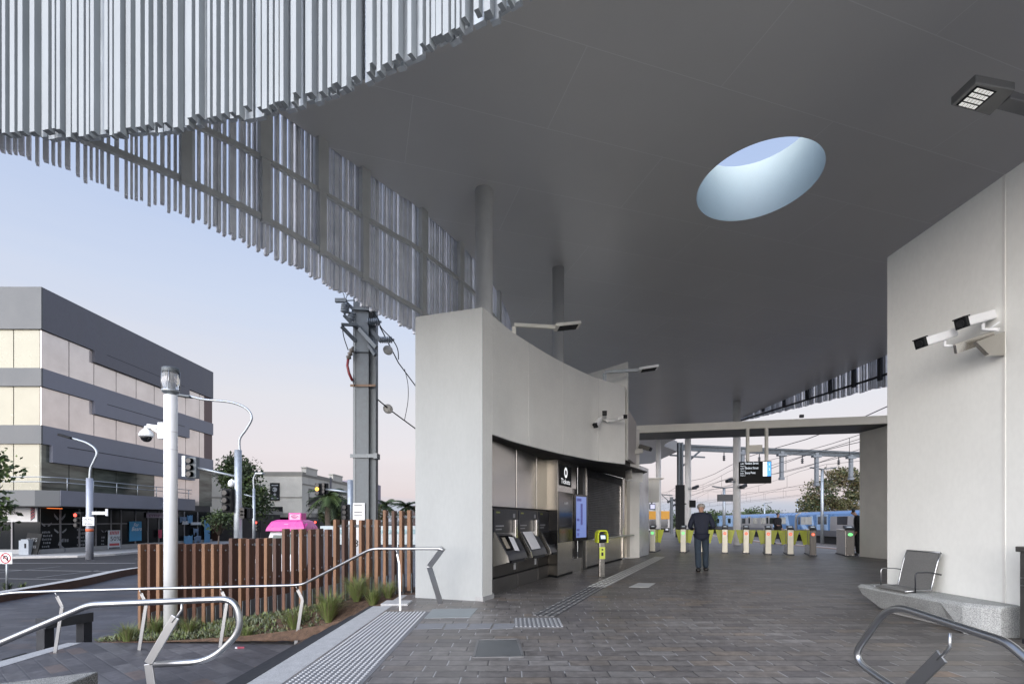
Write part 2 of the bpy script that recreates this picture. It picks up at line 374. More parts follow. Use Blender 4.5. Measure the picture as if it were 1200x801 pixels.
# lane lines
def lane(name, label, pts, wd):
    b = MB()
    for p, q in pts: b.bar((*p, ZS+.006), (*q, ZS+.006), wd, .006)
    return struct(b.build(name, line_white), label, 'road marking')
lane('lane_line', 'broken white lane line along the street', [((-19.2, y), (-19.2, y+3)) for y in range(12, 70, 8)], .13)
lane('lane_line', 'second broken white lane line nearer the shops', [((-22.8, y), (-22.8, y+3)) for y in range(14, 72, 8)], .13)
lane('stop_line', 'solid white line across the street mouth', [((-40, 27.0), (-20.5, 27.0))], .25)
lane('crossing_line', 'pair of white pedestrian crossing lines', [((-26.5, 23.6), (-17.2, 22.4)), ((-26.5, 20.4), (-17.0, 19.4))], .14)
# shop footpath
b = MB(); b.prism([(-90,30.4),(-30.5,30.4),(-27.6,31.4),(-26.8,33.2),(-26.8,120),(-33,120),(-33,36),(-90,36)], ZS-.05, ZS+.13)
struct(b.build('footpath', concrete, bevel=.02), 'grey concrete footpath along the shopfronts', 'footpath')
b = MB(); b.prism([(-90,30.15),(-30.4,30.15),(-27.4,31.2),(-26.55,33.1),(-26.55,120),(-26.8,120),(-26.8,33.2),(-27.6,31.4),(-30.5,30.4),(-90,30.4)], ZS-.05, ZS+.14)
struct(b.build('street_kerb', kerb_grey, bevel=.02), 'pale concrete kerb beside the shop footpath', 'kerb')
# plaza edge: pale kerb with a rusted steel upstand on the plaza side
edge = smooth_path([(-13.9,2,0),(-13.9,8,0),(-14.1,12,0),(-14.9,17,0),(-16.1,21.6,0),(-14.5,26.2,0),(-10.6,29.6,0)], 6)
b = MB(); b2 = MB()
for i in range(len(edge)-1):
    p, q = edge[i], edge[i+1]
    b.bar((p.x-.3,p.y,ZS+.12),(q.x-.3,q.y,ZS+.12), .5, .26); b2.bar((p.x,p.y,ZS+.13),(q.x,q.y,ZS+.13), .03, .30)
struct(b.build('plaza_kerb', kerb_grey), 'pale curved kerb edging the lower plaza', 'kerb')
tag(b2.build('steel_edging', corten), 'rusted steel edging strip along the curved plaza kerb', 'edging')
# concourse floor
floor_poly = [(-1.84,1.9),(14.9,1.9),(14.9,9),(15.6,18),(15.75,30),(21,62),(27,100),(10,100),(6.0,30),(3.0,20),(.6,13.2),(-1.5,8.85),(-1.84,8.7)]
b = MB(); b.prism(floor_poly, -1.05, 0)
struct(b.build('concourse_floor', concourse_pavers), 'dark basalt paved concourse floor', 'floor')
# platform edge
pe = [(14.9,9),(15.6,18),(15.75,30),(21,62),(27,100)]
b = MB(); b2 = MB()
for i in range(len(pe)-1):
    p, q = pe[i], pe[i+1]
    b.bar((p[0]-.10,p[1],.004),(q[0]-.10,q[1],.004), .22, .012); b2.bar((p[0]-.55,p[1],.004),(q[0]-.55,q[1],.004), .55, .010)
struct(b.build('platform_edge_line', mat('edge_white', (.7,.67,.63), .6, 0, .1, 5)), 'white painted line along the platform edge', 'platform edge')
struct(b2.build('platform_warning_strip', mat('edge_terracotta', (.38,.24,.17), .7, 0, .15, 5)), 'terracotta warning strip inside the platform edge', 'platform edge')
b = MB(); b.prism([(15.8,-10),(90,-10),(90,300),(40,300),(27.2,100),(21.2,62),(15.95,30)], ZS-.05, ZS-.02)
struct(b.build('track_bed', ballast), 'brown ballast track bed beyond the platform', 'track bed')
# stair: top tread of pale granite with a black nosing, lower treads in dark stone
SX = -1.84; YA, YB = 1.9, 7.55
b = MB(); b.prism([(-2.12,YA),(SX,YA),(SX,8.7),(-1.95,8.7),(-1.95,YB),(-2.12,YB)], -1.05, .002)
st = b.build('stair', granite); struct(st, 'stair of pale granite and dark stone treads with black nosings', 'stair')
b = MB(); b.box((-2.175,YA,-.16),(-2.123,YB,.004)); b.build('nosing_strip', nosing, st)
dk = mat('dark_stone_tread', (.020,.021,.024), .65, 0, .15, 8)
for k in range(1, 5):
    b = MB(); b.box((-2.176-.28*k, YA, -1.04),(-2.176-.28*(k-1), YB, -.144*k)); b.build('tread', dk, st)
    b = MB(); b.box((-2.178-.28*k, YA, -.144*k-.05),(-2.12-.28*k, YB, -.144*k+.003)); b.build('nosing_strip', nosing, st)
# landing
b = MB(); b.prism([(-7.1,-3),(-3.296,-3),(-3.296,8.25),(-7.35,8.25),(-7.35,6.5)], ZS-.05, ZL)
struct(b.build('stair_landing', landing_pavers), 'paved landing at the foot of the stair', 'landing')
b = MB(); b.prism([(-7.12,-3),(-6.9,-3),(-7.05,6.5),(-7.14,8.2),(-7.36,8.2),(-7.36,6.5)], ZL-.2, ZL+.005)
struct(b.build('landing_edge', granite), 'pale granite strip edging the landing', 'edging')
# garden bed between landing and fence
def soil_z(x, y):
    zb = [(-8,-.80),(-6.8,-.74),(-5.4,-.60),(-3.9,-.35),(-2.8,-.12),(-1.5,0)]
    zf = [(-8,-.80),(-7,-.73),(-3.6,-.70),(-2.9,-.44),(-2.2,-.13),(-1.5,-.03)]
    def ip(T):
        for (a, za), (c, zc) in zip(T, T[1:]):
            if x <= c: return lerp(za, zc, max(0, (x-a)/(c-a)))
        return T[-1][1]
    return lerp(ip(zf), ip(zb), min(1, max(0, (y-8.25)/.75)))
b = MB(); nx, ny = 60, 12; P = []
for j in range(ny+1):
    for i in range(nx+1):
        y = lerp(8.25 if 0 else 7.6, 10.2, j/ny); x = lerp(-7.0 if y > 8.2 else -3.4, -1.6, i/nx)
        P.append((x, y, soil_z(x, y) + random.uniform(-.012,.012)))
b.add(P, [(j*(nx+1)+i, j*(nx+1)+i+1, (j+1)*(nx+1)+i+1, (j+1)*(nx+1)+i) for j in range(ny) for i in range(nx)])
b.smooth = False
struct(b.build('garden_bed', soil), 'sloping garden bed of brown bark mulch', 'garden bed')
# ------------------------------------------------------------------ things set into or standing on the concourse floor
stud = mat('tactile_stud', (.40,.405,.41), .5, .3, .06, 5)
pad = mat('tactile_base', (.17,.17,.175), .7, 0, .12, 9)
b = MB(); b.prism([(-1.835,1.95),(-1.20,1.95),(-1.18,7.1),(-1.80,7.1)], -.01, .003)
tp = b.build('tactile_strip', pad, org=(-1.5,4.5,0)); tag(tp, 'grey tactile warning strip of raised studs beside the granite stair edge', 'tactile paving')
b = MB(); b.smooth = False
for i in range(12):
    for j in range(102):
        x, y = -1.79+.05*i + .006*0, 2.0+.05*j; r = .0155; n = 8
        P = [(x+r*cos(2*pi*k/n), y+r*sin(2*pi*k/n), .003) for k in range(n)] + [(x+r*.7*cos(2*pi*k/n), y+r*.7*sin(2*pi*k/n), .011) for k in range(n)]
        b.add(P, [(k,(k+1)%n,n+(k+1)%n,n+k) for k in range(n)] + [tuple(range(n,2*n))])
b.build('stud', stud, tp)['kind'] = 'stuff'
def flat_quad(name, label, cat, pts, m, z=.004, h=.012):
    b = MB(); c = sum((Vector((p[0],p[1],0)) for p in pts), Vector())/len(pts)
    b.prism([(p[0],p[1]) for p in pts], z-h, z)
    o = b.build(name, m, org=(c.x,c.y,0)); return tag(o, label, cat)
def gpx(*pp): return [gd(x,y) for x,y in pp]
cover_m = mat('cover_steel', (.28,.31,.32), .5, .5, .12, 6)
flat_quad('access_cover', 'pale green grey access cover beside the white wall end', 'access cover', gpx((497,724),(551,723),(560,712.5),(507,713.5)), cover_m)
ac = flat_quad('access_cover', 'dark square access cover in the pavers in front of the bar tile', 'access cover', gpx((556,769),(612,768),(606,749),(561,750)), mat('cover_dark', (.125,.132,.132), .5, .3, .15, 6))
fr = MB()
q = gpx((555,770),(613,769),(606.5,748.3),(560.3,749.3))
for i in range(4): p0, p1 = q[i], q[(i+1)%4]; fr.bar((p0.x,p0.y,.003),(p1.x,p1.y,.003), .025, .008)
fr.build('frame', mat('cover_frame', (.2,.2,.2), .5, .5, .1, 6), ac)
pale_pav = mat('pale_paver', (.20,.205,.215), .6, 0, .14, 9)
for i, (a, c) in enumerate(((490,521),(523,549),(551,577),(579,604))):
    o = flat_quad('pale_paver', 'pale grey paver in the row below the access cover', 'paver', gpx((a-3,737),(c-3,736),(c+1,730),(a+1,730.5)), pale_pav)
    o['group'] = 'pale pavers in a row'
flat_quad('access_cover', 'small white access plate in the middle of the concourse', 'access cover', gpx((737,687.5),(760,688),(768,683),(748,682.6)), mat('cover_pale', (.52,.53,.52), .5, .1, .08, 6))
# bar tile
b = MB(); c0 = gd(631,729)
t = thing('tactile_tile', 'tile of pale raised bars at the start of the guide path', 'tactile paving', (c0.x,c0.y,0))
b.box((c0.x-.31,c0.y-.3,-.01),(c0.x+.29,c0.y+.3,.003)); b.build('base', pad, t)
b = MB()
for i in range(11): b.box((c0.x-.295+.056*i, c0.y-.27, .0025),(c0.x-.27+.056*i, c0.y+.27, .011))
b.build('bar', stud, t, bevel=.003)
# guide path: dark ribbed part, then a pale part up to the gates
def ribbon(name, label, p, q, wd, mm, rib_m, n=4):
    p, q = Vector(p), Vector(q); d = (q-p).normalized(); s = Vector((d.y,-d.x,0))
    b = MB(); b.prism([(p+s*wd/2)[:2],(q+s*wd/2)[:2],(q-s*wd/2)[:2],(p-s*wd/2)[:2]], -.01, .003)
    o = b.build(name, mm, org=(p+q)/2); tag(o, label, 'tactile paving'); b = MB(); L_ = (q-p).length
    for k in range(n):
        off = s*(-wd/2 + wd*(k+.5)/n); x = 0
        while x < L_-.1:
            e = min(L_, x+.28); b.bar(p+off+d*(x+.02)+Vector((0,0,.006)), p+off+d*(e-.02)+Vector((0,0,.006)), wd/n*.5, .009); x = e
    b.build('rib', rib_m, o); return o
mid = Vector((1.66,9.75,0))
ribbon('guide_path', 'dark ribbed guide path across the basalt pavers', (.42,6.75,0), mid, .34, mat('guide_dark', (.07,.07,.073), .6, 0, .15, 8), mat('guide_rib', (.17,.17,.17), .5, .2, .1, 8))
ribbon('guide_path', 'pale ribbed guide path leading to the ticket gates', mid, (5.35,17.9,0), .36, mat('guide_pale', (.36,.36,.35), .6, 0, .1, 8), mat('guide_pale_rib', (.5,.5,.48), .5, .2, .1, 8))

# ------------------------------------------------------------------ handrails
def bent_post(par, foot, top, along, h1=.72, kink=.17, wd=.055, th=.012, back=.0):
    """flat steel post with a kink and a thin pin up to the rail; 'along' is the way the kink leans"""
    foot, top, a = Vector(foot), Vector(top), Vector(along)
    k = foot.lerp(top, .76) + a*kink
    m = MB(); side = Vector((0,0,1)).cross(a).normalized()
    m.bar(foot, k, wd, th, up=side); m.bar(k, k.lerp(top, .72), wd*.9, th, up=side)
    o = m.build('post', steel, par, bevel=.003)
    m = MB(); m.tube([k.lerp(top,.66), k.lerp(top,.9), top], .008, 8); m.build('pin', steel, o)
hr = thing('handrail', 'far stainless steel handrail running from the white wall down to the landing', 'handrail', (-1.2,7.6,0))
rail = [(-1.02,7.40,.86),(-1.08,7.42,.885),(-1.6,7.4,.885),(-2.1,7.42,.885),(-3.42,8.1,.262),(-3.6,8.08,.25),(-4.66,7.90,.245),(-5.83,7.74,.24),(-7.0,7.58,.225),(-7.58,7.5,.215),(-9.2,7.42,-.06)]
b = MB(); b.tube(round_corners(rail, .12, 4), .021, 12); b.build('rail', steel, hr)
for fx, top in (((-3.54,8.10,ZL),(-3.54,8.10,.24)),((-4.66,7.90,ZL),(-4.66,7.90,.235)),((-5.83,7.74,ZL),(-5.83,7.74,.23)),((-7.0,7.58,ZL),(-7.0,7.58,.21))):
    bent_post(hr, fx, top, (1,0,0), kink=.11)
bent_post(hr, (-1.62,7.18,0), (-1.72,7.35,.875), (1,.1,0), kink=.03, wd=.028)
# end post at the wall: broad plate zigzag
m = MB(); P = [Vector((-1.12,7.78,0)), Vector((-1.27,7.60,.60)), Vector((-1.03,7.42,.90))]
m.bar(P[0], P[1], .085, .014, up=(0,1,0)); m.bar(P[1], P[2], .085, .014, up=(0,1,0)); m.build('post', steel, hr, bevel=.004)

hr2 = thing('handrail', 'thick curved stainless handrail at bottom left, nearest the stair top', 'handrail', (-2.2,3.05,0))
Y = 3.05
loop = [(-3.9,Y,.27),(-2.62,Y,.79),(-1.66,Y,.81),(-1.70,Y,.44),(-2.22,Y,.42)]
loop = [Vector((-4.3,Y,-.03)),at(-60,779,Y),at(105,708,Y),at(276,701,Y),at(283,738,Y),at(247,774,Y),at(182,778,Y)]
b = MB(); b.tube(round_corners(loop[:4], .05, 5)[:-1] + round_corners(loop[2:], .15, 7)[1:], .0195, 16); b.build('rail', steel, hr2)
m = MB(); p = at(206,722,Y); q = at(174,777,Y); f = Vector((q.x+.06,Y,0))
m.bar(f, q, .052, .012, up=(0,1,0)); m.bar(q, p, .052, .012, up=(0,1,0)); pp = m.build('post', steel, hr2, bevel=.003)
m = MB(); m.tube([p.lerp(q,.12), p.lerp(at(213,716,Y),.5)+Vector((.0,0,0)), at(213,714,Y), at(213,705,Y)], .0075, 8); m.build('pin', steel, pp)
m = MB(); m.bar(Vector((-4.0,Y,ZL)), Vector((-4.05,Y,-.2)), .06, .012, up=(0,1,0)); m.bar(Vector((-4.05,Y,-.2)), Vector((-3.98,Y,.15)), .06, .012, up=(0,1,0)); m.build('post', steel, hr2)

hr3 = thing('handrail', 'thick looped stainless handrail at bottom right in front of the concrete bench', 'handrail', (2.15,2.8,0))
X = 2.14
def yz(x, y):  # the point of the plane X that the photo shows at x, y
    Yd = X*F/(x-CX); return Vector((X, Yd, EYE + (HY-y)/F*Yd))
loop = [yz(1075,820),yz(1040,800),yz(998,770),yz(1043,707),yz(1180,752),Vector((X,1.55,.42)),Vector((X,.9,-.1))]
b = MB(); b.tube(round_corners(loop[:5], .14, 7)[:-1] + round_corners(loop[3:], .035, 4)[1:], .0195, 16); b.build('rail', steel, hr3)
m = MB(); p = yz(1104,768); q = yz(1066,806); f = Vector((X,q.y-.05,0))
m.bar(f, q, .07, .012, up=(1,0,0)); m.bar(q, p, .07, .012, up=(1,0,0)); pp = m.build('post', steel, hr3, bevel=.003)
m = MB(); m.tube([p.lerp(q,.12), yz(1109,763), yz(1113,757), yz(1113,741)], .0075, 8); m.build('pin', steel, pp)

# ------------------------------------------------------------------ bench, chair and bin on the right
b = MB()
secs = []
X0, X1 = 5.16, 5.665
def bsec(y, top, xo, xi, zb, xf):       # one cross-section: slanted front
    return [(xf,y,zb),(xi,y,zb),(xi,y,top),(xo+.05,y,top),(xo,y,top-.035)]
S = [bsec(7.42,.355,5.17,5.66,.29,5.20), bsec(7.36,.36,5.155,5.665,.20,5.22), bsec(7.12,.36,5.15,5.665,.045,5.30), bsec(6.4,.36,5.15,5.665,.045,5.30), bsec(5.95,.36,5.15,5.665,.045,5.27),
     bsec(5.7,.36,5.18,5.665,.0,5.20), bsec(5.56,.36,5.27,5.665,.0,5.28), bsec(5.47,.358,5.40,5.665,.0,5.41)]
P = [p for s_ in S for p in s_]; n = 5
b.add(P, [(i*n+j, (i+1)*n+j, (i+1)*n+(j+1)%n, i*n+(j+1)%n) for i in range(len(S)-1) for j in range(n)] + [tuple(range(n)), tuple((len(S)-1)*n+j for j in range(n))[::-1]])
bn = b.build('concrete_bench', terrazzo, org=(5.4,6.4,0), bevel=.015, seg=3); tag(bn, 'long speckled concrete bench against the right wall', 'bench')
b = MB(); b.box((5.36,5.85,0),(5.6,7.1,.047)); b.build('plinth', concrete, bn)
mesh_m = mat('perforated_seat_metal', (.21,.21,.205), .5, .35, .15, 60)
ch = thing('bench_seat', 'grey metal armchair seat fixed on the concrete bench', 'seat', (5.42,6.73,.36))
cz = .36
b = MB(); prof = [(5.13,.375),(5.19,.392),(5.30,.388),(5.43,.382),(5.48,.40)]
for i in range(len(prof)-1):
    (xa,za),(xb,zb) = prof[i],prof[i+1]; b.bar(((xa),6.73,za),((xb),6.73,zb), .56, .012)
b.build('seat', mesh_m, ch)
b = MB(); prof = [(5.47,.40),(5.49,.50),(5.515,.62),(5.55,.76),(5.595,.885)]
for i in range(len(prof)-1):
    (xa,za),(xb,zb) = prof[i],prof[i+1]; b.bar((xa,6.73,za),(xb,6.73,zb), .54, .010, up=(-1,0,.2))
b.build('backrest', mesh_m, ch)
b = MB(); b.tube([(5.595,6.46,.885),(5.595,7.0,.885)], .011, 8)
for y in (6.455,7.005): b.tube([(5.12,y,.378),(5.30,y,.39),(5.46,y,.40),(5.49,y,.50),(5.515,y,.62),(5.55,y,.76),(5.595,y,.885)], .010, 8)
b.build('frame', steel, ch)
for y in (6.43,7.03):
    b = MB(); b.tube(round_corners([(5.24,y,.37),(5.24,y,.63),(5.45,y,.63),(5.575,y,.60)],.05), .008, 8); b.build('armrest', steel if y>6.5 else charcoal, ch)
b = MB(); b.box((5.25,6.45,.358),(5.45,6.52,.374)); b.box((5.25,6.94,.358),(5.45,7.01,.374)); b.build('foot', steel, ch)
bz = mat('bin_bronze', (.20,.198,.19), .38, .85, .1, 4)
bi = thing('litter_bin', 'tall dark metal bin cabinet at the right edge by the wall', 'bin', (5.5,5.1,0))
b = MB(); b.box((5.415,4.72,.05),(5.66,5.28,.97)); b.build('body', bz, bi, bevel=.008)
b = MB(); b.box((5.395,4.69,.97),(5.665,5.31,1.03)); b.build('lid', bz, bi, bevel=.01)
b = MB(); b.box((5.42,4.74,0),(5.65,5.26,.055)); b.build('base', charcoal, bi)
for y0, y1 in ((5.0,5.265),(4.735,4.995)):
    b = MB(); b.box((5.402,y0,.07),(5.416,y1,.955)); d = b.build('door', bz, bi, bevel=.003)
    for z in (.70,.62):
        b = MB(); b.tube([(5.405,y1-.03,z),(5.378,y1-.03,z),(5.378,y0+.08,z),(5.405,y0+.08,z)], .006, 8); b.build('handle', steel, d)
# terrazzo block and black leaning rail on the left
b = MB(); b.prism([(-5.45,5.25),(-4.55,5.45),(-4.4,3.6),(-5.7,3.4)], ZL, [-.42,-.35,-.36,-.46])
tag(b.build('stone_block', mat('dark_aggregate', (.25,.245,.225), .7, 0, .2, 6, bump=.5, fine=.8), org=(-5.2,4.6,ZL), bevel=.02), 'speckled stone block at the bottom left corner of the photo', 'stone block')
lr = thing('leaning_rail', 'black steel leaning rail with two square legs on the lower plaza', 'leaning rail', (-7.6,8.7,ZS))
A, B = at(47,722,8.35), at(104,720,9.0); A.z = B.z = -.43
d = (B-A).normalized()
b = MB(); b.bar(A, B, .30, .17); b.build('top', charcoal, lr, bevel=.008)
for p in (A+d*.07, B-d*.07):
    b = MB(); b.box((p.x-.07,p.y-.09,ZS+.02),(p.x+.07,p.y+.09,-.512)); b.build('leg', charcoal, lr, bevel=.005)
b = MB(); b.prism([gd(2,774,ZS)[:2], gd(31,766,ZS)[:2], gd(31,769,ZS)[:2], gd(2,779,ZS)[:2]], ZS, ZS+.03)
tag(b.build('black_stripe', black_paint, org=gd(15,772,ZS)), 'narrow black drain in the plaza pavers at the far left', 'stripe')  # thin black strip laid on the pavers
# scrap of litter on the landing
b = MB(); c = gd(282,759,ZL); b.obox((c.x,c.y,ZL+.012),(.10,.05,.02),(0,.1,.5)); b.cur = 1; b.obox((c.x-.06,c.y-.01,ZL+.012),(.035,.04,.02),(0,.1,.3))
tag(b.build('litter_scrap', [mat('litter_pink', (.45,.09,.13), .5, 0, .1, 20), sign_white], org=(c.x,c.y,ZL)), 'crumpled pink and white wrapper on the landing pavers', 'litter')
# ------------------------------------------------------------------ roof canopy
ZR = 7.8
near_edge = [(10.5,-7.5),(7,-2.5),(5,0),(3,2.05),(1.4,3.25),(.1,4.05),(-.25,4.23),(-.65,4.45),(-1.08,4.66),(-1.8,4.95),(-2.6,5.16),(-3.61,5.36),(-4.66,5.5),(-5.6,5.6),(-6.0,5.68),(-6.5,5.80)]
far_edge = [(-6.5,5.66),(-6.0,5.94),(-5.26,6.48),(-4.67,6.93),(-4.13,7.43),(-3.63,8.02),(-3.05,8.80),(-2.28,9.85),(-1.95,10.3),(-.92,12.36),(-.18,15.2),(.1,18.2)]
right_edge = [(15.8,56),(15.55,46.5),(14.3,44.6),(13.3,43.2),(12.95,41.9),(12.9,40.6),(13.4,37),(14.3,33),(14.55,31),(14.65,25),(14.7,19),(14.8,10),(14.8,0),(14,-7.5)]
ne = [p.to_2d() for p in smooth_path([(x,y,0) for x,y in near_edge], 5)]
fe = [p.to_2d() for p in smooth_path([(x,y,0) for x,y in far_edge], 6)]
roof_poly = [tuple(p) for p in ne] + [(-6.62,5.73)] + [tuple(p) for p in fe] + [(1,28),(5,46),(9,62)] + right_edge
SKC, SKR, SKX = (4.74,9.56), 1.18, .925
canopy = thing('station_canopy', 'huge curved grey station roof with round skylight and hanging batten fringe', 'canopy', (4.8,9.5,0))
def soffit_material():
    m = bpy.data.materials.new('soffit_panels'); N, L = nodes_of(m); p = N['Principled BSDF']
    p.inputs['Roughness'].default_value = .36; p.inputs['Metallic'].default_value = .15
    tc = N.new('ShaderNodeTexCoord'); mp = N.new('ShaderNodeMapping'); mp.inputs['Rotation'].default_value = (0,0,R(-17))
    L.new(tc.outputs['Object'], mp.inputs[0])
    br = N.new('ShaderNodeTexBrick'); br.offset = .5; br.inputs['Scale'].default_value = 1; br.inputs['Brick Width'].default_value = 4.4; br.inputs['Row Height'].default_value = 1.5
    br.inputs['Mortar Size'].default_value = .006; br.inputs['Mortar Smooth'].default_value = .2
    SB = .62
    br.inputs['Color1'].default_value = (SB,SB*.99,SB*.96,1); br.inputs['Color2'].default_value = (SB*1.03,SB*1.02,SB*.99,1); br.inputs['Mortar'].default_value = (SB*1.2,SB*1.2,SB*1.18,1)
    L.new(mp.outputs[0], br.inputs['Vector'])
    n = N.new('ShaderNodeTexNoise'); n.inputs['Scale'].default_value = .7; n.inputs['Detail'].default_value = 4; L.new(mp.outputs[0], n.inputs['Vector'])
    r = N.new('ShaderNodeMapRange'); r.inputs[1].default_value = .3; r.inputs[2].default_value = .7; r.inputs[3].default_value = .98; r.inputs[4].default_value = 1.02; L.new(n.outputs['Fac'], r.inputs[0])
    mx = N.new('ShaderNodeMix'); mx.data_type = 'RGBA'; mx.blend_type = 'MULTIPLY'; mx.inputs[0].default_value = 1
    L.new(br.outputs['Color'], mx.inputs[6]); L.new(r.outputs[0], mx.inputs[7]); L.new(mx.outputs[2], p.inputs['Base Color'])
    bp = N.new('ShaderNodeBump'); bp.inputs['Strength'].default_value = .04; bp.inputs['Distance'].default_value = .01; L.new(n.outputs['Fac'], bp.inputs['Height']); L.new(bp.outputs[0], p.inputs['Normal'])
    return m
def plate(poly, hole_c, hole_r, z, down):
    bm = bmesh.new(); E = []
    vs = [bm.verts.new((x,y,z)) for x,y in poly]; E += [bm.edges.new((vs[i], vs[(i+1)%len(vs)])) for i in range(len(vs))]
    n = 72; hv = [bm.verts.new((hole_c[0]+hole_r*SKX*cos(2*pi*i/n), hole_c[1]+hole_r*sin(2*pi*i/n), z)) for i in range(n)]
    E += [bm.edges.new((hv[i], hv[(i+1)%n])) for i in range(n)]
    bmesh.ops.triangle_fill(bm, edges=E, use_beauty=True)
    V = [v.co.copy() for v in bm.verts]; bm.verts.index_update(); Fs = []
    for f in bm.faces:
        q = [v.index for v in f.verts]
        if (f.normal.z > 0) == down: q = q[::-1]
        Fs.append(q)
    bm.free(); return V, Fs
soff_m = soffit_material()
b = MB(); V, Fs = plate(roof_poly, SKC, SKR, ZR, True); b.add(V, Fs); b.build('soffit', soff_m, canopy)
b = MB(); V, Fs = plate(roof_poly, SKC, SKR, ZR+.95, False); b.add(V, Fs)
b.wallstrip([(*p,) for p in roof_poly+[roof_poly[0]]], ZR, ZR+.95); b.build('roof_top', roof_grey, canopy)
b = MB(); n = 72; b.smooth = True
ring = [(SKC[0]+SKR*SKX*cos(2*pi*i/n), SKC[1]+SKR*sin(2*pi*i/n)) for i in range(n+1)]
b.wallstrip(ring, ZR, ZR+1.18, flip=True)
ring2 = [(SKC[0]+(SKR+.06)*SKX*cos(2*pi*i/n), SKC[1]+(SKR+.06)*sin(2*pi*i/n)) for i in range(n+1)]
b.wallstrip(ring2, ZR+.9, ZR+1.18); b.smooth = False
P = [(x,y,ZR+1.18) for x,y in ring] + [(x,y,ZR+1.18) for x,y in ring2]
b.add(P, [(i,i+1,n+1+i+1,n+1+i) for i in range(n)])
b.build('skylight_lining', mat('skylight_white', (.37,.45,.465), .5, 0, .04, 2), canopy)

def battens(path, z0f, z1, outward, jitter, gaps, w_=.045, d_=.085, off=.10, seed=1, layers=1, d_end=None):
    """upright aluminium battens hung along a plan path"""
    rnd = random.Random(seed); b = MB(); d = .05; Ltot = d_end or path_len(path)
    while d < Ltot-.03:
        p, t = path_at(path, d); nrm = Vector((t.y, -t.x, 0))*outward
        o = off + rnd.choice((0,0,.035)); c = p + nrm*o
        z0 = z0f(p) + rnd.uniform(-jitter, jitter)
        ang = math.atan2(t.y, t.x); ww = w_*rnd.choice((.8,1,1,1.35)); b.obox((c.x,c.y,(z0+z1)/2),(ww, d_, z1-z0),(0,0,ang))
        d += ww + rnd.choice(gaps)
    return b
# near fringe (seen from outside): pale battens in front of a second lighter row
nep = [Vector((x,y,0)) for x,y in ne][::-1]           # from the tip to the right
def znear(p): return 5.40 + .22*min(1, max(0, (-4.5-p.x)/1.6))
battens(nep, znear, 8.55, -1 if 0 else 1, .035, (.018,.025,.04,.06,.085), .042, .075, .18, 3).build('batten_screen', batten_white, canopy)
pf = bpy.data.materials.new('perforated_mesh'); N, L = nodes_of(pf); p_ = N['Principled BSDF']; p_.inputs['Base Color'].default_value = (.42,.45,.48,1); p_.inputs['Roughness'].default_value = .5; p_.inputs['Metallic'].default_value = .3; p_.inputs['Alpha'].default_value = .72
vor = N.new('ShaderNodeTexVoronoi'); vor.inputs['Scale'].default_value = 26; vor.inputs['Randomness'].default_value = .0; tcp = N.new('ShaderNodeTexCoord'); L.new(tcp.outputs['Object'], vor.inputs['Vector'])
lt_ = N.new('ShaderNodeMapRange'); lt_.inputs[1].default_value = .30; lt_.inputs[2].default_value = .34; lt_.inputs[3].default_value = .35; lt_.inputs[4].default_value = .95; L.new(vor.outputs['Distance'], lt_.inputs[0]); L.new(lt_.outputs[0], p_.inputs['Alpha'])
b = MB(); n_ = int(path_len(nep)/.2); pts_ = [path_at(nep, .05+.2*i)[0] for i in range(n_)]
V = [Vector((p.x,p.y+.03,znear(p)+.22)) for p in pts_] + [Vector((p.x,p.y+.03,8.5)) for p in pts_]; b.add(V, [(i,i+1,n_+i+1,n_+i) for i in range(n_-1)]); b.build('mesh_backing', pf, canopy)
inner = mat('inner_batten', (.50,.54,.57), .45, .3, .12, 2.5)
battens(nep, lambda p: znear(p)+.05, 8.5, 1, .03, (.02,.03,.045), .075, .05, .07, 5).build('batten_screen', inner, canopy)
# left fringe seen from inside, with its steel frame
fep = [Vector((x,y,0)) for x,y in fe]
def zfar(p):
    T = [(5.5,5.86),(7.4,5.63),(8.0,5.56),(8.85,5.46),(9.85,5.30),(10.3,5.24),(14,5.2),(30,5.2)]
    for (a,za),(c,zc) in zip(T,T[1:]):
        if p.y <= c: return lerp(za,zc,max(0,(p.y-a)/(c-a)))
    return 5.2
battens(fep, zfar, 8.55, 1, .05, (.022,.03,.038,.05), .036, .085, -.16, 11).build('batten_screen', mat('batten_shaded', (.86,.87,.90), .6, .0, .12, 3), canopy)  # lighter batten copy; shade inside the roof offset in its colour
b1 = MB(); b2 = MB()
step = .3; nst = int(path_len(fep)/step)
for i in range(nst):
    (p,_), (q,_) = path_at(fep, i*step), path_at(fep, (i+1)*step)
    b1.bar((p.x+.04,p.y,6.92),(q.x+.04,q.y,6.92), .06, .075); b2.bar((p.x+.04,p.y,zfar(p)+.40),(q.x+.04,q.y,zfar(q)+.40), .06, .08)
b1.build('screen_rail', frame_grey, canopy); b2.build('screen_rail', frame_grey, canopy)
ds = []; Lf = path_len(fep); want = [101,217,310,375,426,494,538]
dd = 0
while dd < Lf:
    p, t = path_at(fep, dd); xs = CX + F*p.x/p.y; ds.append((xs, dd)); dd += .02
for wx in want + [566, 583]:
    xs, dd = min(ds, key=lambda q: abs(q[0]-wx)); p, t = path_at(fep, dd); a = math.atan2(t.y,t.x); nrm = Vector((t.y,-t.x,0)); c = p + nrm*.05
    b = MB(); b.obox((c.x,c.y,(6.9+7.9)/2),(.19,.10,1.0),(0,0,a)); zb = zfar(p)+.34
    b.obox((c.x,c.y,(zb+6.9)/2),(.13,.08,6.9-zb),(0,0,a)); b.build('screen_post', frame_grey, canopy)
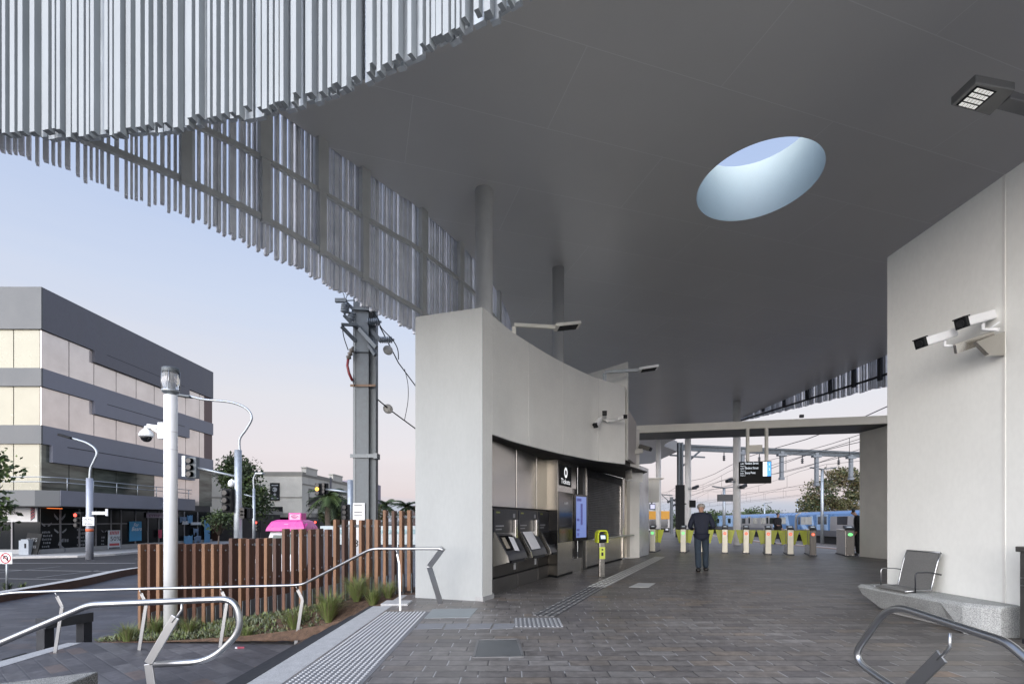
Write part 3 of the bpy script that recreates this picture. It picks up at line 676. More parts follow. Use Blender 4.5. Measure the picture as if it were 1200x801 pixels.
# right rear fringe
rp = [Vector((x,y,0)) for x,y in ((14.62,33),(14.75,25),(14.8,19),(14.9,10),(14.9,2))]
def zright(p): return lerp(6.62, 7.7, min(1, max(0,(p.y-19.3)/12.5)))
battens(rp, zright, 8.5, -1, .03, (.05,.08,.12), .07, .09, .1, 21).build('batten_screen', mat('batten_rear', (.80,.81,.84), .6, .0, .1, 3), canopy)  # lightened batten copy again, for the shaded rear fringe
b = MB()
for i in range(len(rp)-1):
    for j in range(4):
        p, q = rp[i].lerp(rp[i+1], j/4), rp[i].lerp(rp[i+1], (j+1)/4)
        b.bar((p.x,p.y,lerp(7.8,zright(p),.62)),(q.x,q.y,lerp(7.8,zright(q),.62)), .06, .08)
b.build('screen_rail', charcoal, canopy)
for y in (19.8,21.3,22.9,24.7,26.8,29):
    b = MB(); p = Vector((14.72,y,0)); b.box((p.x-.05,y-.09,zright(p)+.25),(p.x+.05,y+.09,7.9)); b.build('screen_post', charcoal, canopy)

def column(x, y, r, label, z0=0, z1=ZR, m=None):
    b = MB(); b.lathe((x,y,0), [(r,z0),(r,z1)], 24)
    o = b.build('column', m or col_grey, org=(x,y,z0)); return tag(o, label, 'column', kind='thing')
column(-.55,9.75,.17,'round grey column rising above the white wall end to the soffit', 0)
column(1.19,12.75,.15,'round grey column standing behind the curved wall under the first lamp arm', 0, m=mat('column_shaded', (.62,.62,.61), .5, 0, .03, 3))  # darker copy of the column paint; its shade is in the colour
c = gd(863.5,638); column(c.x,c.y,.19,'round column beside the departure board beyond the gates')
column(11.8,33.2,.20,'slim round column behind the man in the navy jacket')
column(11.3,38.2,.19,'slim round column farthest left beyond the gates, next to the pale cabinet')

# ------------------------------------------------------------------ ticket office
office = thing('ticket_office', 'white rendered ticket office with curved overhanging fascia and steel front', 'building', (.6,11.5,0))
ZT, ZB = 4.76, 2.76
fas = [p.to_2d() for p in smooth_path([(-.48,8.02,0),(-.25,8.52,0),(0,9.06,0),(.33,9.62,0),(.72,10.25,0),(1.12,10.83,0),(1.77,11.68,0),(2.1,12.05,0),(2.91,12.74,0)], 5)]
# white end pier
b = MB(); b.prism([(-1.64,8.40),(-.48,8.02),(-.474,8.034),(-1.6,8.6)], .0, ZT-.002)
b.build('end_wall', dimmed_render, office)
b = MB(); b.prism([(-.473,8.034),(-.335,8.33),(-.48,8.9),(-1.5,8.95),(-1.59,8.61)], .0, ZT-.004)
b.build('pier', fascia_paint, office)
b = MB(); b.prism([(-1.5,8.40),(-.47,8.01),(-.30,8.35),(-.4,8.92),(-1.4,8.97)], -.05, .07)
b.build('plinth', concrete, office)
# curved fascia: front skin, soffit beneath, back
back = [(2.75,13.2),(2.2,13.0),(1.0,12.6),(.2,11.3),(-.4,10.2),(-1.2,8.97)]
front = [tuple(p) for p in fas if p.y > 8.34]
front[0] = (-.333,8.335)
b = MB(); b.smooth = False
nf = len(front); b.prism(front + back, ZB, ZT); o = b.build('fascia', fascia_paint, office)
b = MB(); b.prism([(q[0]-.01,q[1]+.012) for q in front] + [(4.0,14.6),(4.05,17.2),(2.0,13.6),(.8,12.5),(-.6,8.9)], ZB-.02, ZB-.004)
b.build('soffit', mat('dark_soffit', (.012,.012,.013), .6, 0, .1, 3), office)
# joints in the fascia
b = MB()
for sx in (621, 658, 700):
    p = min(fas, key=lambda q: abs(CX+F*q.x/q.y - sx)); i = list(fas).index(p); t = (fas[min(i+1,len(fas)-1)]-fas[i-1]).normalized(); nr = Vector((t.y,-t.x))
    if nr.y > 0 and nr.x < 0: nr = -nr
    c = p + nr*.002; b.obox((c.x,c.y,(ZB+ZT)/2),(.014,.006,ZT-ZB-.01),(0,0,math.atan2(t.y,t.x)))
b.build('panel_joint', mat('joint_pale', (.62,.62,.59), .6, 0, .05, 4), office)
# scooped return at the far end of the fascia
b = MB(); E0 = Vector((2.91,12.74)); E1 = Vector((4.2,15.2))
sc = [E0 + (E1-E0)*t + Vector((-.35,.18))*math.sin(pi*t) for t in [i/10 for i in range(11)]]
sc = [Vector((3.3,13.6)) + (Vector((3.9,14.75))-Vector((3.3,13.6)))*t + Vector((-.30,.16))*math.sin(pi*t) for t in [i/10 for i in range(11)]]
b.wallstrip([tuple(p) for p in sc], ZB-.30, ZB-.03, flip=False); b.build('fascia_return', fascia_paint, office)
# front wall line
P0, P1, P2, P3, P4, P5 = (-.37,8.67),(.99,12.0),(1.04,11.29),(1.51,12.36),(2.04,13.46),(4.06,17.3)
def along(a, c, t, off=0):
    a, c = Vector(a), Vector(c); d = (c-a).normalized(); n = Vector((d.y,-d.x)); return a + (c-a)*t + n*off
def wallpiece(a, c, t0, t1, z0, z1, th, m, name, par, off=0, bevel=0):
    b = MB(); p, q = along(a,c,t0,off), along(a,c,t1,off); r, s = along(a,c,t1,off-th), along(a,c,t0,off-th)
    b.prism([tuple(p),tuple(q),tuple(r),tuple(s)], z0, z1); return b.build(name, m, par, bevel=bevel)
for k in range(3):
    wallpiece(P0, P1, k/3+.006, (k+1)/3-.006, 1.56, ZB-.03, .05, sheet_steel, 'steel_panel', office, 0, .004)
wallpiece(P0, P1, 0, 1, 0, ZB-.03, .2, charcoal, 'wall_core', office, -.06)
wallpiece((-.345,8.36), P0, 0, 1, 0, ZB, .06, fascia_paint, 'wall_return', office, 0)
# totem box with the tickets sign
b = MB(); b.prism([P2, P3, (1.1,12.75), (.80,11.62)], .05, ZB-.03); b.build('steel_pier', sheet_steel, office, bevel=.006)
b = MB(); b.prism([(1.03,11.31), P3, (1.1,12.75), (.81,11.63)], 0, .05); b.build('pier_base', black_paint, office)
wallpiece(P3, P4, .04, .62, .32, ZB-.03, .12, black_gloss, 'doorway', office, -.12)
wallpiece(P3, P4, .0, .72, 0, .34, .14, sheet_steel, 'door_sill', office, -.02)
wallpiece(P3, P4, .0, .30, 2.12, ZB-.03, .05, sheet_steel, 'door_head', office, -.03)
wallpiece(P3, P4, .70, 1.0, 0, ZB-.03, .14, mat('jamb_dark', (.05,.05,.05), .4, .5, .1, 4), 'door_jamb', office, 0)
wallpiece(P3, P4, .93, 1.0, .05, ZB-.03, .02, sheet_steel, 'jamb_trim', office, .01)
# roller shutter: real slats
def shutter():
    a, c = Vector(P4), Vector(P5); b = MB(); n = 34; z0, z1 = .83, ZB-.2
    d = (c-a).normalized(); nr = Vector((d.y,-d.x)); p, q = a + d*.05, a + (c-a)*.80
    for i in range(n):
        za, zb = lerp(z0,z1,i/n), lerp(z0,z1,(i+1)/n); zm = (za+zb)/2
        prof = [(0,za+.002),(.012,lerp(za,zb,.25)),(.016,zm),(.012,lerp(za,zb,.75)),(0,zb-.002)]
        PP = [(*(p + nr*(o-.05)), z) for o,z in prof] + [(*(q + nr*(o-.05)), z) for o,z in prof]
        b.add(PP, [(j,5+j,6+j,1+j) for j in range(4)])
    b.prism([tuple(p-nr*.06),tuple(q-nr*.06),tuple(q-nr*.08),tuple(p-nr*.08)], z0, z1)
    return b
shutter().build('roller_shutter', mat('shutter_grey', (.085,.085,.088), .42, .5, .1, 3), office)
wallpiece(P4, P5, 0, .82, ZB-.26, ZB-.03, .2, black_paint, 'shutter_housing', office, -.02)
wallpiece(P4, P5, 0, .84, .06, .78, .1, sheet_steel, 'counter_front', office, .0)
wallpiece(P4, P5, 0, .84, 0, .06, .1, black_paint, 'counter_base', office, -.03)
wallpiece(P4, P5, -.02, 1.0, .785, .83, .45, steel, 'counter_top', office, .22, .006)
wallpiece(P4, P5, .82, .90, .05, ZB-.03, .12, sheet_steel, 'steel_jamb', office, .02)
wallpiece(P4, P5, .905, 1.0, .05, ZB-.03, .12, mat('warm_panel', (.62,.58,.49), .45, .2, .08, 3), 'side_panel', office, .06)
# white corner wall, dark recess, reflective glazing
b = MB(); b.prism([(4.08,17.25),(4.52,17.55),(4.50,18.3),(3.7,18.2)], 0, 4.55); b.build('corner_wall', cream_paint, office, bevel=.006)
b = MB(); b.prism([(3.9,17.05),(4.11,17.21),(4.11,17.32),(3.9,17.2)], 2.9, 4.6); b.build('recess_panel', mat('recess_dark', (.06,.055,.05), .6, 0, .1, 3), office)
glz = mat('pale_glazing', (.66,.69,.73), .16, .25, .16, 1.4)  # bright reflection put into the pale base colour
b = MB(); b.prism([(4.53,17.62),(5.2,18.85),(5.12,18.9),(4.45,17.7)], .02, 3.28); b.build('glazed_panel', glz, office)
b = MB(); b.prism([(3.7,18.2),(4.45,18.0),(5.1,18.95),(5.4,24),(2.5,22)], 0, 3.2); b.build('rear_wall', cream_paint, office)
# tall thin parapet wall behind the fascia
b = MB(); b.prism([(2.02,14.2),(3.02,12.95),(3.06,13.02),(2.1,14.3)], 2.9, 5.46); b.build('parapet_wall', cream_paint, office)
b = MB(); b.prism([(3.18,14.6),(4.4,17.5),(4.3,17.6),(3.1,14.7)], 3.3, [5.0,4.75,4.75,5.0]); b.build('parapet_wall', mat('parapet_grey', (.55,.52,.50), .6, 0, .06, 3), office)

# tickets sign and information screen on the pier
def pier(t, off): return along(P2, P3, t, off)
sg = thing('ticket_sign', 'small black square sign reading Tickets above the information screen', 'sign', (*pier(.5,0), 2.35))
b = MB(); p, q = pier(.10,.012), pier(.88,.012); r, s = pier(.88,-.01), pier(.10,-.01); b.prism([tuple(p),tuple(q),tuple(r),tuple(s)], 2.13, 2.62); b.build('board', black_paint, sg)
dr = (Vector(P3)-Vector(P2)).normalized(); dr3 = Vector((dr.x,dr.y,0)); nr3 = Vector((dr.y,-dr.x,0))
b = MB(); c = Vector((*pier(.49,.014), 2.45)); n = 28
ro, ri = .125, .068
P = [c + (dr3*cos(2*pi*i/n) + Vector((0,0,1))*sin(2*pi*i/n))*rr for rr in (ro,ri) for i in range(n)]
b.add([p + nr3*.003 for p in P], [(i,(i+1)%n,n+(i+1)%n,n+i) for i in range(n)])
text_mesh(b, 'Tickets', Vector((*pier(.17,.014), 2.18)), dr3, (0,0,1), .17, .004, width=.70); b.build('lettering', mat('sign_lit_white', (.7,.7,.7), .5, 0, 0, 1, emit=(.9,.92,.95), estr=.6), sg)
scn = thing('information_screen', 'tall black information screen with a lit blue display on the steel pier', 'screen', (*pier(.5,0), .75))
b = MB(); p, q = pier(.03,.03), pier(.98,.03); r, s = pier(.98,-.005), pier(.03,-.005); b.prism([tuple(p),tuple(q),tuple(r),tuple(s)], .80, 1.98); b.build('housing', black_gloss, scn, bevel=.004)
b = MB(); a0 = Vector(P3); p = a0 + Vector((dr.x,dr.y))*.0 ; 
s0 = a0 + nr3.to_2d()*.06; s1 = a0 + nr3.to_2d()*.06 + Vector((.42,.62)); s2 = s1 + Vector((-.06,.05)); s3 = s0 + Vector((-.08,.05))
b.prism([tuple(s0),tuple(s1),tuple(s2),tuple(s3)], .80, 1.97); b.build('display_case', black_gloss, scn, bevel=.004)
b = MB(); d2 = (s1-s0).normalized(); n2 = Vector((d2.y,-d2.x)); u0, u1 = s0+d2*.07+n2*.004, s1-d2*.10+n2*.004
b.add([(*u0,.88),(*u1,.88),(*u1,1.92),(*u0,1.92)], [(0,1,2,3)]); dm = mat('display_blue', (.02,.03,.1), .2, 0, 0, 1, emit=(.20,.27,.60), estr=.5); b.build('display', dm, scn)
b = MB(); d23 = Vector((*d2,0)); n23 = Vector((*n2,0))
for z0, z1, xa, xb in ((1.80,1.87,.05,.5),(1.2,1.74,.42,.62),(1.05,1.10,.05,.3),(.92,1.0,.1,.25),(1.3,1.36,.05,.3)):
    L2 = (u1-u0).length; q0 = Vector((*(u0+d2*xa*L2+n2*.003),z0)); q1 = Vector((*(u0+d2*xb*L2+n2*.003),z0)); b.add([q0,q1,q1+Vector((0,0,z1-z0)),q0+Vector((0,0,z1-z0))], [(0,1,2,3)])
b.build('display_figure', mat('display_dark', (.01,.01,.03), .3, 0, 0, 1, emit=(.08,.09,.3), estr=.5), scn)
b = MB(); q = pier(.34,.034)
for k in range(3):
    q0 = Vector((*(pier(.34+.09*k,.034)),1.70)); b.add([q0,q0+dr3*.075,q0+dr3*.075+Vector((0,0,.045)),q0+Vector((0,0,.045))], [(0,1,2,3)])
b.build('lettering', letter_white, scn)

# ------------------------------------------------------------------ ticket machines in the steel wall
hdr = mat('machine_navy', (.022,.024,.032), .35, .2, .08, 4)
ptr = mat('machine_steel', (.115,.11,.105), .38, .8, .1, 3, stretch=(4,4,.8))
paper = mat('paper', (.78,.78,.80), .8, 0, .03, 10)
md = (Vector(P1)-Vector(P0)).normalized(); MLEN = (Vector(P1)-Vector(P0)).length/3; mrot = math.atan2(md.y, md.x)
labels = ['ticket machine nearest the white wall end, with a tilted paper slip on its console', 'middle ticket machine with a white paper notice over its screen', 'ticket machine beside the steel pier, its console screen bare']
for k in range(3):
    # built with x along the wall, -y out of the wall
    t = thing('ticket_machine', labels[k], 'ticket machine', (0,0,0), 'ticket machines in the steel wall')
    w2 = MLEN/2-.02
    b = MB(); b.box((-w2,-.01,.30),(w2,.04,1.52)); b.build('back_panel', ptr, t, bevel=.004)
    b = MB(); b.box((-w2+.02,-.035,.99),(w2-.10,-.011,1.51)); h = b.build('header', hdr, t, bevel=.004)
    b = MB(); text_mesh(b, 'tickets', (-w2+.10,-.036,1.44), (1,0,0), (0,0,1), .06, .004); b.build('lettering', lime_pale, h)
    b = MB()
    for z, x1 in ((1.20,.28),(1.14,.20),(1.06,.32)): b.box((-w2+.08,-.038,z),(-w2+.08+x1*1.3,-.0355,z+.022))
    b.box((w2-.26,-.038,1.36),(w2-.16,-.0355,1.44)); b.build('notice', mat('notice_grey', (.34,.34,.36), .6, 0, .1, 5), h)
    # console: side cheeks and sloping face
    b = MB()
    def wedge(x0, x1, grow=0):
        S = [(-.012,.52-grow),(-.29-grow,.60-grow),(-.255-grow,.70),(-.04,1.08+grow),(-.012,1.08+grow)]
        V = [(x0,y,z) for y,z in S] + [(x1,y,z) for y,z in S]; n = 5
        b.add(V, [tuple(range(n))[::-1] if x1 > x0 else tuple(range(n)), tuple(range(n,2*n))] + [(i,(i+1)%n,n+(i+1)%n,n+i) for i in range(n)])
    wedge(-w2+.06, w2-.14); cs = b.build('console', hdr, t, bevel=.004)
    b = MB(); wedge(-w2+.02, -w2+.058, .02); b.build('cheek', sheet_steel, cs)
    sl = Vector((0,.215,.38)).normalized(); nl = Vector((0,-.38,.215)).normalized()
    def face(name, x0, x1, v0, v1, m, lift=.006, rot=0):
        o = Vector((0,-.255,.70)); b = MB(); M_ = Matrix((Vector((1,0,0)), sl, nl)).transposed()
        if rot: M_ = M_ @ Matrix.Rotation(rot, 3, 'Z')
        b.obox(o + Vector(((x0+x1)/2,0,0)) + sl*(v0+v1)/2 + nl*lift, (x1-x0, v1-v0, .008), M_); return b.build(name, m, cs)
    face('touch_screen', -w2+.14, w2-.42, .08, .38, black_gloss)
    if k == 0: face('paper_slip', -.06, .14, .05, .34, paper, .012, -.12); face('sticker', -w2+.20, -w2+.34, .12, .34, mat('sticker_beige', (.34,.30,.24), .7, 0, .1, 5), .012)
    if k == 1: face('paper_notice', -w2+.18, w2-.46, .03, .43, paper, .012, 0)
    face('keypad', w2-.36, w2-.2, .05, .2, charcoal)
    b = MB(); b.box((-w2+.2,-.293,.548),(w2-.3,-.25,.60)); b.build('ticket_tray', black_gloss, cs)
    b = MB(); b.box((w2-.28,-.10,.86),(w2-.16,-.03,1.33)); b.build('coin_unit', sheet_steel, t, bevel=.012)
    b = MB(); b.box((-w2+.0,-.02,.0),(w2,.03,.27)); b.build('kick_plate', mat('kick_steel', (.16,.155,.15), .45, .8, .12, 4), t, bevel=.003)
    b = MB(); b.box((w2-.18,-.03,.36),(w2-.10,-.011,.50)); b.build('lock_plate', sign_white, t, bevel=.004)
    c = along(P0, P1, (k+.5)/3, .012); t.location = (c.x,c.y,0); t.rotation_euler.z = mrot

# ------------------------------------------------------------------ card reader post
v0 = gd(705,676)
rd = thing('card_reader', 'lime green hooded card reader on a steel post with a yellow label', 'card reader', (0,0,0))
b = MB(); b.box((-.065,-.04,0),(.065,.04,.80)); b.build('post', sheet_steel, rd, bevel=.01)
b = MB(); b.box((-.068,-.045,.43),(.068,-.041,.70)); lb = b.build('label', lime_pale, rd)
b = MB(); b.box((-.02,-.048,.62),(.02,-.046,.66)); b.box((-.025,-.048,.5),(.025,-.046,.58)); b.build('symbol', charcoal, lb)
b = MB(); b.obox((0,-.03,.90),(.17,.09,.18),(-.35,0,0)); hd = b.build('reader', black_paint, rd, bevel=.012)
b = MB(); b.obox((0,-.088,.93),(.11,.006,.085),(-.35,0,0)); b.build('screen', mat('reader_screen', (.1,.12,.15), .2, 0, 0, 1, emit=(.6,.75,.9), estr=.8), hd)
b = MB(); b.obox((0,-.062,.86),(.11,.006,.045),(-.35,0,0)); b.build('tap_pad', lime_pale, hd)
b = MB(); ar = [(-.115,.80),(-.118,.95),(-.105,1.04),(-.07,1.075),(.07,1.075),(.105,1.04),(.118,.95),(.115,.80)]
for i in range(len(ar)-1):
    b.bar((ar[i][0],-.0,ar[i][1]),(ar[i+1][0],-.0,ar[i+1][1]), .19, .035, up=(0,0,1) if abs(ar[i][1]-ar[i+1][1])<.05 else (1,0,0))
b.build('hood', lime, rd, bevel=.008)
rd.location = (v0.x,v0.y,0); rd.rotation_euler.z = R(12)

# ------------------------------------------------------------------ right-hand wall, rear wall and portal slab
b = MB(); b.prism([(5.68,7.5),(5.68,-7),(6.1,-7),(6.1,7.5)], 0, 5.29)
rw = b.build('side_wall', mat('lightened_render', (.80,.805,.765), .75, 0, .035, .9, bump=.12, fine=.015, stretch=(1,1,.6)), org=(5.9,1,0), bevel=.012); tag(rw, 'tall white rendered wall carrying the two security cameras', 'wall', kind='structure')  # lighter copy of the end wall render; shade offset in its colour
b = MB(); b.box((5.674,5.695,.01),(5.69,5.725,5.285)); b.build('panel_joint', mat('joint_cream', (.72,.71,.67), .6, 0, .04, 5), rw)
b = MB(); b.prism([(12.75,18.16),(12.75,12),(13.1,12),(13.1,18.16)], 0, 4.54)
struct(b.build('rear_side_wall', cream_paint, org=(12.9,15,0), bevel=.01), 'pale wall beside the wide gate under the portal slab', 'wall')
slab = thing('portal_slab', 'long cream edged slab spanning above the ticket gates', 'portal', (8.5,17.5,4.5))
b = MB(); b.prism([(4.42,18.33),(13.2,16.35),(13.22,16.45),(4.44,18.43)], 4.55, 4.82); b.build('edge_beam', beam_paint, slab, bevel=.008)
b = MB(); b.prism([(4.44,18.435),(13.22,16.455),(13.3,18.45),(4.9,20.1)], 4.57, 4.80); b.build('deck', mat('slab_grey', (.125,.125,.13), .5, .1, .08, 2), slab)
b = MB(); c = at(939,494,16.95); b.box((c.x-.06,c.y-.06,4.83),(c.x+.06,c.y+.02,4.93)); b.build('sensor', charcoal, slab)

# ------------------------------------------------------------------ lamps on the walls
def led_arm(name, label, base, tip, head, zdrop=0):
    base, tip, head = Vector(base), Vector(tip), Vector(head); d = (head-tip); 
    t = thing(name, label, 'lamp', base)
    b = MB(); b.bar(base, base+Vector((0,0,tip.z-base.z-.04)), .08, .08, up=(1,0,0)); b.bar(Vector((base.x,base.y,tip.z)), tip, .075, .07); b.build('arm', galv if zdrop else beam_paint, t, bevel=.005)
    h = MB(); c = (tip+head)/2; h.bar(tip, head, .30, .06); hd = h.build('lamp_head', beam_paint if not zdrop else col_grey, t, bevel=.01)
    g = MB(); dn = d.normalized(); g.bar(tip+dn*.08+Vector((0,0,-.034)), head-dn*.05+Vector((0,0,-.034)), .24, .012); g.build('lens', black_paint, hd)
    return t
led_arm('wall_lamp', 'pale lamp arm with flat head on top of the wall near the first column', (.04,9.78,4.7), at(650,383.5,9.9), at(679,380.5,9.95))
led_arm('wall_lamp', 'grey lamp arm with flat head near the far end of the curved fascia', (2.35,12.55,4.6), at(748,433.5,12.4), at(771,430,12.35), 1)
# flood lamp above the right wall
fl = thing('flood_lamp', 'grey flat floodlight with four lit panels under the soffit at top right', 'lamp', (5.2,5,5.5))
A = [at(1114,124,5.05), at(1143,97,5.25), at(1190,106,5.25), at(1160,136,5.05)]
z0 = sum(p.z for p in A)/4
A = [Vector((((x-CX)/F)*((z0-EYE)*F/(HY-y)), (z0-EYE)*F/(HY-y), z0)) for x,y in ((1114,124),(1143,97),(1190,106),(1160,136))]
b = MB(); b.prism([tuple(p[:2]) for p in A], z0, z0+.09); hd = b.build('lamp_head', mat('lamp_grey', (.24,.24,.235), .45, .4, .08, 5), fl, bevel=.012)
e1, e2 = (A[3]-A[0]), (A[1]-A[0])
def q4(u0,u1,v0,v1,dz): return [A[0]+e1*u+e2*v+Vector((0,0,dz)) for u,v in ((u0,v0),(u1,v0),(u1,v1),(u0,v1))]
b = MB(); b.add(q4(.08,.58,.08,.92,-.003), [(3,2,1,0)]); b.build('lamp_bed', black_paint, hd)
led = mat('led_glow', (.8,.8,.78), .4, 0, 0, 1, emit=(1,.98,.92), estr=.28)
dots = mat('led_grid', (.2,.2,.2), .5, 0, .2, 20)
for i in range(4):
    b = MB(); v = .11+.205*i; b.add(q4(.13,.53,v,v+.15,-.006), [(3,2,1,0)]); lp = b.build('led_panel', led, hd)
    b = MB()
    for k in range(1,5):
        u = .13+.4*k/5; b.add(q4(u-.006,u+.006,v+.01,v+.14,-.008), [(3,2,1,0)])
    b.build('led_divider', dots, lp)
b = MB(); st_ = (A[2]+A[3])/2; b.bar(st_+Vector((.0,0,.045)), st_+e1.normalized()*1.2+Vector((0,0,.045)), .14, .09); b.build('arm', mat('lamp_arm_grey', (.24,.24,.24), .4, .5, .06, 5), fl, bevel=.01)
b = MB(); wp = st_+e1.normalized()*1.12; b.box((wp.x-.05,wp.y-.05,5.2),(wp.x+.05,wp.y+.05,z0+.05)); b.build('stem', galv, fl)

# ------------------------------------------------------------------ security cameras
def bullet(name, label, front, back_, r=.062, mount=None, par=None, shade=True):
    """bullet camera from its front (lens) to its back"""
    front, back_ = Vector(front), Vector(back_); d = (back_-front).normalized()
    t = thing(name, label, 'camera', back_) if par is None else None
    host = t or par
    b = MB(); u = Vector((0,0,1)); b.bar(front, back_, r*1.9, r*1.7); body = b.build('camera_body', sign_white, host, bevel=r*.35)
    b = MB(); s_ = d.cross(u).normalized(); uu = s_.cross(d).normalized(); f2 = front - d*r*.9
    f2 = front - d*r*.35; b.bar(f2+uu*r*.95, front+d*r*1.0+uu*r*.95, r*2.0, r*.2); b.build('visor', black_paint if shade else sign_white, body)
    b = MB(); b.bar(front-d*.006, front+d*r*.55, r*1.96, r*1.75); b.build('bezel', black_paint, body)
    b = MB(); b.lathe(front-d*.004, [(r*.62,0),(r*.62,-.02 if 0 else .012)], 16, axis=-d); b.build('lens', lens_black, body)
    return host
cb = thing('camera_bracket', 'folded steel bracket fixed on the right wall below the cameras', 'bracket', (5.68,5.7,3.3))
WX = 5.68
def wp(x, y, X):
    Yd = X*F/(x-CX); return Vector((X,Yd,EYE+(HY-y)/F*Yd))
b = MB(); a0, a1, a2 = wp(1177,389,5.675), wp(1177,415,5.675), wp(1157,414,5.45)
arm0, arm1 = wp(1169,391,5.62), at(1119,409,5.88)
b.bar(arm0+Vector((0,.05,0)), arm1, .05, .11, up=(0,-.3,.9)); b.build('arm', sheet_steel, cb, bevel=.004)
b = MB(); V = [wp(1178,388,5.678), wp(1178,416,5.678), at(1159,415,5.62), at(1144,400,5.72)]
th = Vector((0,.05,0)); b.add(V+[v+th for v in V], [(0,1,2,3),(7,6,5,4),(0,4,5,1),(1,5,6,2),(2,6,7,3),(3,7,4,0)]); b.build('gusset', sheet_steel, cb)
c1 = bullet('security_camera', 'white security camera lower left of the pair on the right wall, lens facing left', at(1078,402.5,5.92), at(1117,390,6.02), .062)
b = MB(); b.tube([at(1107,396,5.98), at(1107,405,5.96), at(1121,405,5.92)], .018, 10); b.build('mount', sign_white, c1)
c2 = bullet('security_camera', 'white security camera upper right of the pair, nearest the wall joint', at(1126,379,5.78), at(1162,369,5.86), .066)
b = MB(); b.tube([at(1152,375,5.84), at(1152,386,5.82), at(1170,386,5.68)], .02, 10); b.tube([at(1160,385,5.77), at(1171,377,5.69)], .012, 8); b.build('mount', sign_white, c2)
# cluster on the curved fascia
FY = 12.2
cl = thing('camera_cluster', 'cluster of three small white cameras on one arm below the curved fascia top', 'cameras', at(712,492,FY-.2))
b = MB(); b.tube([at(707,490,12.0), at(716,493,12.1), at(727,490,12.35)], .03, 10); b.tube([at(712,492,12.05), at(712,493,12.28)], .04, 10); b.build('arm', col_grey, cl)
bullet('', '', at(697.5,499,11.75), at(703.5,490,11.95), .055, par=cl); bullet('', '', at(708.5,484,11.7), at(708.5,489,12.0), .055, par=cl); bullet('', '', at(733,488,12.0), at(725,491,12.3), .045, par=cl)
gc = thing('security_camera', 'grey security camera on an arm above the glazed office panel', 'camera', at(748,528,17.5))
b = MB(); b.bar(at(737,530,17.2), at(752,528,17.4), .14, .16); b.tube([at(750,529,17.4), at(753,527,17.4)], .04, 8); b.build('arm', beam_paint, gc)
b = MB(); b.bar(at(762,526,17.2), at(750,522.5,17.5), .17, .15); bd = b.build('camera_body', mat('camera_grey', (.22,.22,.2), .5, .2, .05, 4), gc, bevel=.02)
b = MB(); b.bar(at(763,526.5,17.2), at(762,526.1,17.22), .14, .12); b.build('lens', lens_black, bd)

# ------------------------------------------------------------------ departure board
db = thing('departure_board', 'hanging departure board with black list and blue column on two cream posts', 'departure board', (8.6,17.3,2.6))
YB_ = 17.45
A = at(866,541,YB_); B = at(903.5,541.5,YB_-.25); zb = at(866,566.5,YB_).z; d3 = (B-A); d3.z = 0; d3n = d3.normalized(); nb = Vector((d3n.y,-d3n.x,0))
b = MB(); ct = (A+B)/2; ct.z = (A.z+zb)/2; W_ = d3.length; b.obox(ct, (W_, .14, A.z-zb), (0,0,math.atan2(d3n.y,d3n.x))); hs = b.build('housing', black_paint, db, bevel=.01)
def bp_(u, v): return Vector((A.x,A.y,zb)) + d3n*W_*u + Vector((0,0,(A.z-zb)*v)) + nb*.0725
def panel(name, u0,u1,v0,v1, m, lift=.003):
    b = MB(); b.add([bp_(u0,v0)+nb*lift,bp_(u1,v0)+nb*lift,bp_(u1,v1)+nb*lift,bp_(u0,v1)+nb*lift], [(0,1,2,3)]); return b.build(name, m, hs)
panel('white_column', .735,.862,.32,.965, mat('board_white', (.6,.6,.6), .4, 0, 0, 1, emit=(.9,.95,1), estr=.75))
panel('blue_column', .862,.985,.32,.965, mat('board_blue', (.02,.15,.5), .4, 0, 0, 1, emit=(.09,.36,.92), estr=.85))
lw = mat('board_lettering', (.5,.52,.55), .4, 0, 0, 1, emit=(.7,.78,.88), estr=.7)
b = MB()
for i, (s1, s2) in enumerate((('Flinders Street','2 min'),('Flinders Street','12 min'),('Stony Point','20 min'))):
    v = .87-.215*i
    text_mesh(b, s1, bp_(.17,v), d3n, (0,0,1), .115, .004, width=W_*(.42 if i<2 else .33)); text_mesh(b, ('6:08','6:18','6:26')[i], bp_(.035,v), d3n, (0,0,1), .075, .004, width=W_*.09)
    text_mesh(b, 'Platform ' + ('2','2','3')[i], bp_(.035,v-.095), d3n, (0,0,1), .05, .004, width=W_*.15)
b.build('lettering', lw, hs)
b = MB()
for v, s_ in ((.80,'1'),(.58,'2')): text_mesh(b, s_, bp_(.905,v), d3n, (0,0,1), .11, .006)
b.build('platform_number', lw, hs)
b = MB()
for v in (.86,.70,.60,.44): text_mesh(b, ('now' if v>.8 else '10' if v>.65 else '5' if v>.5 else '8'), bp_(.77,v), d3n, (0,0,1), .07, .006)
b.build('minutes', letter_black, hs)
for xx in (875,894.5):
    p = at(xx,541,YB_); u = (p.x-A.x)/d3n.x; q = A + d3n*u; b = MB(); b.box((q.x-.045,q.y-.045,A.z-.05),(q.x+.045,q.y+.045,4.56)); b.build('post', beam_paint, db, bevel=.004)
b = MB(); q0 = at(876.5,522,YB_); q1 = at(893,522,YB_-.1); b.bar((q0.x,q0.y,at(0,525.5,YB_).z),(q1.x,q1.y,at(0,525.5,YB_).z), .10, .24); b.build('cross_plate', beam_paint, db)

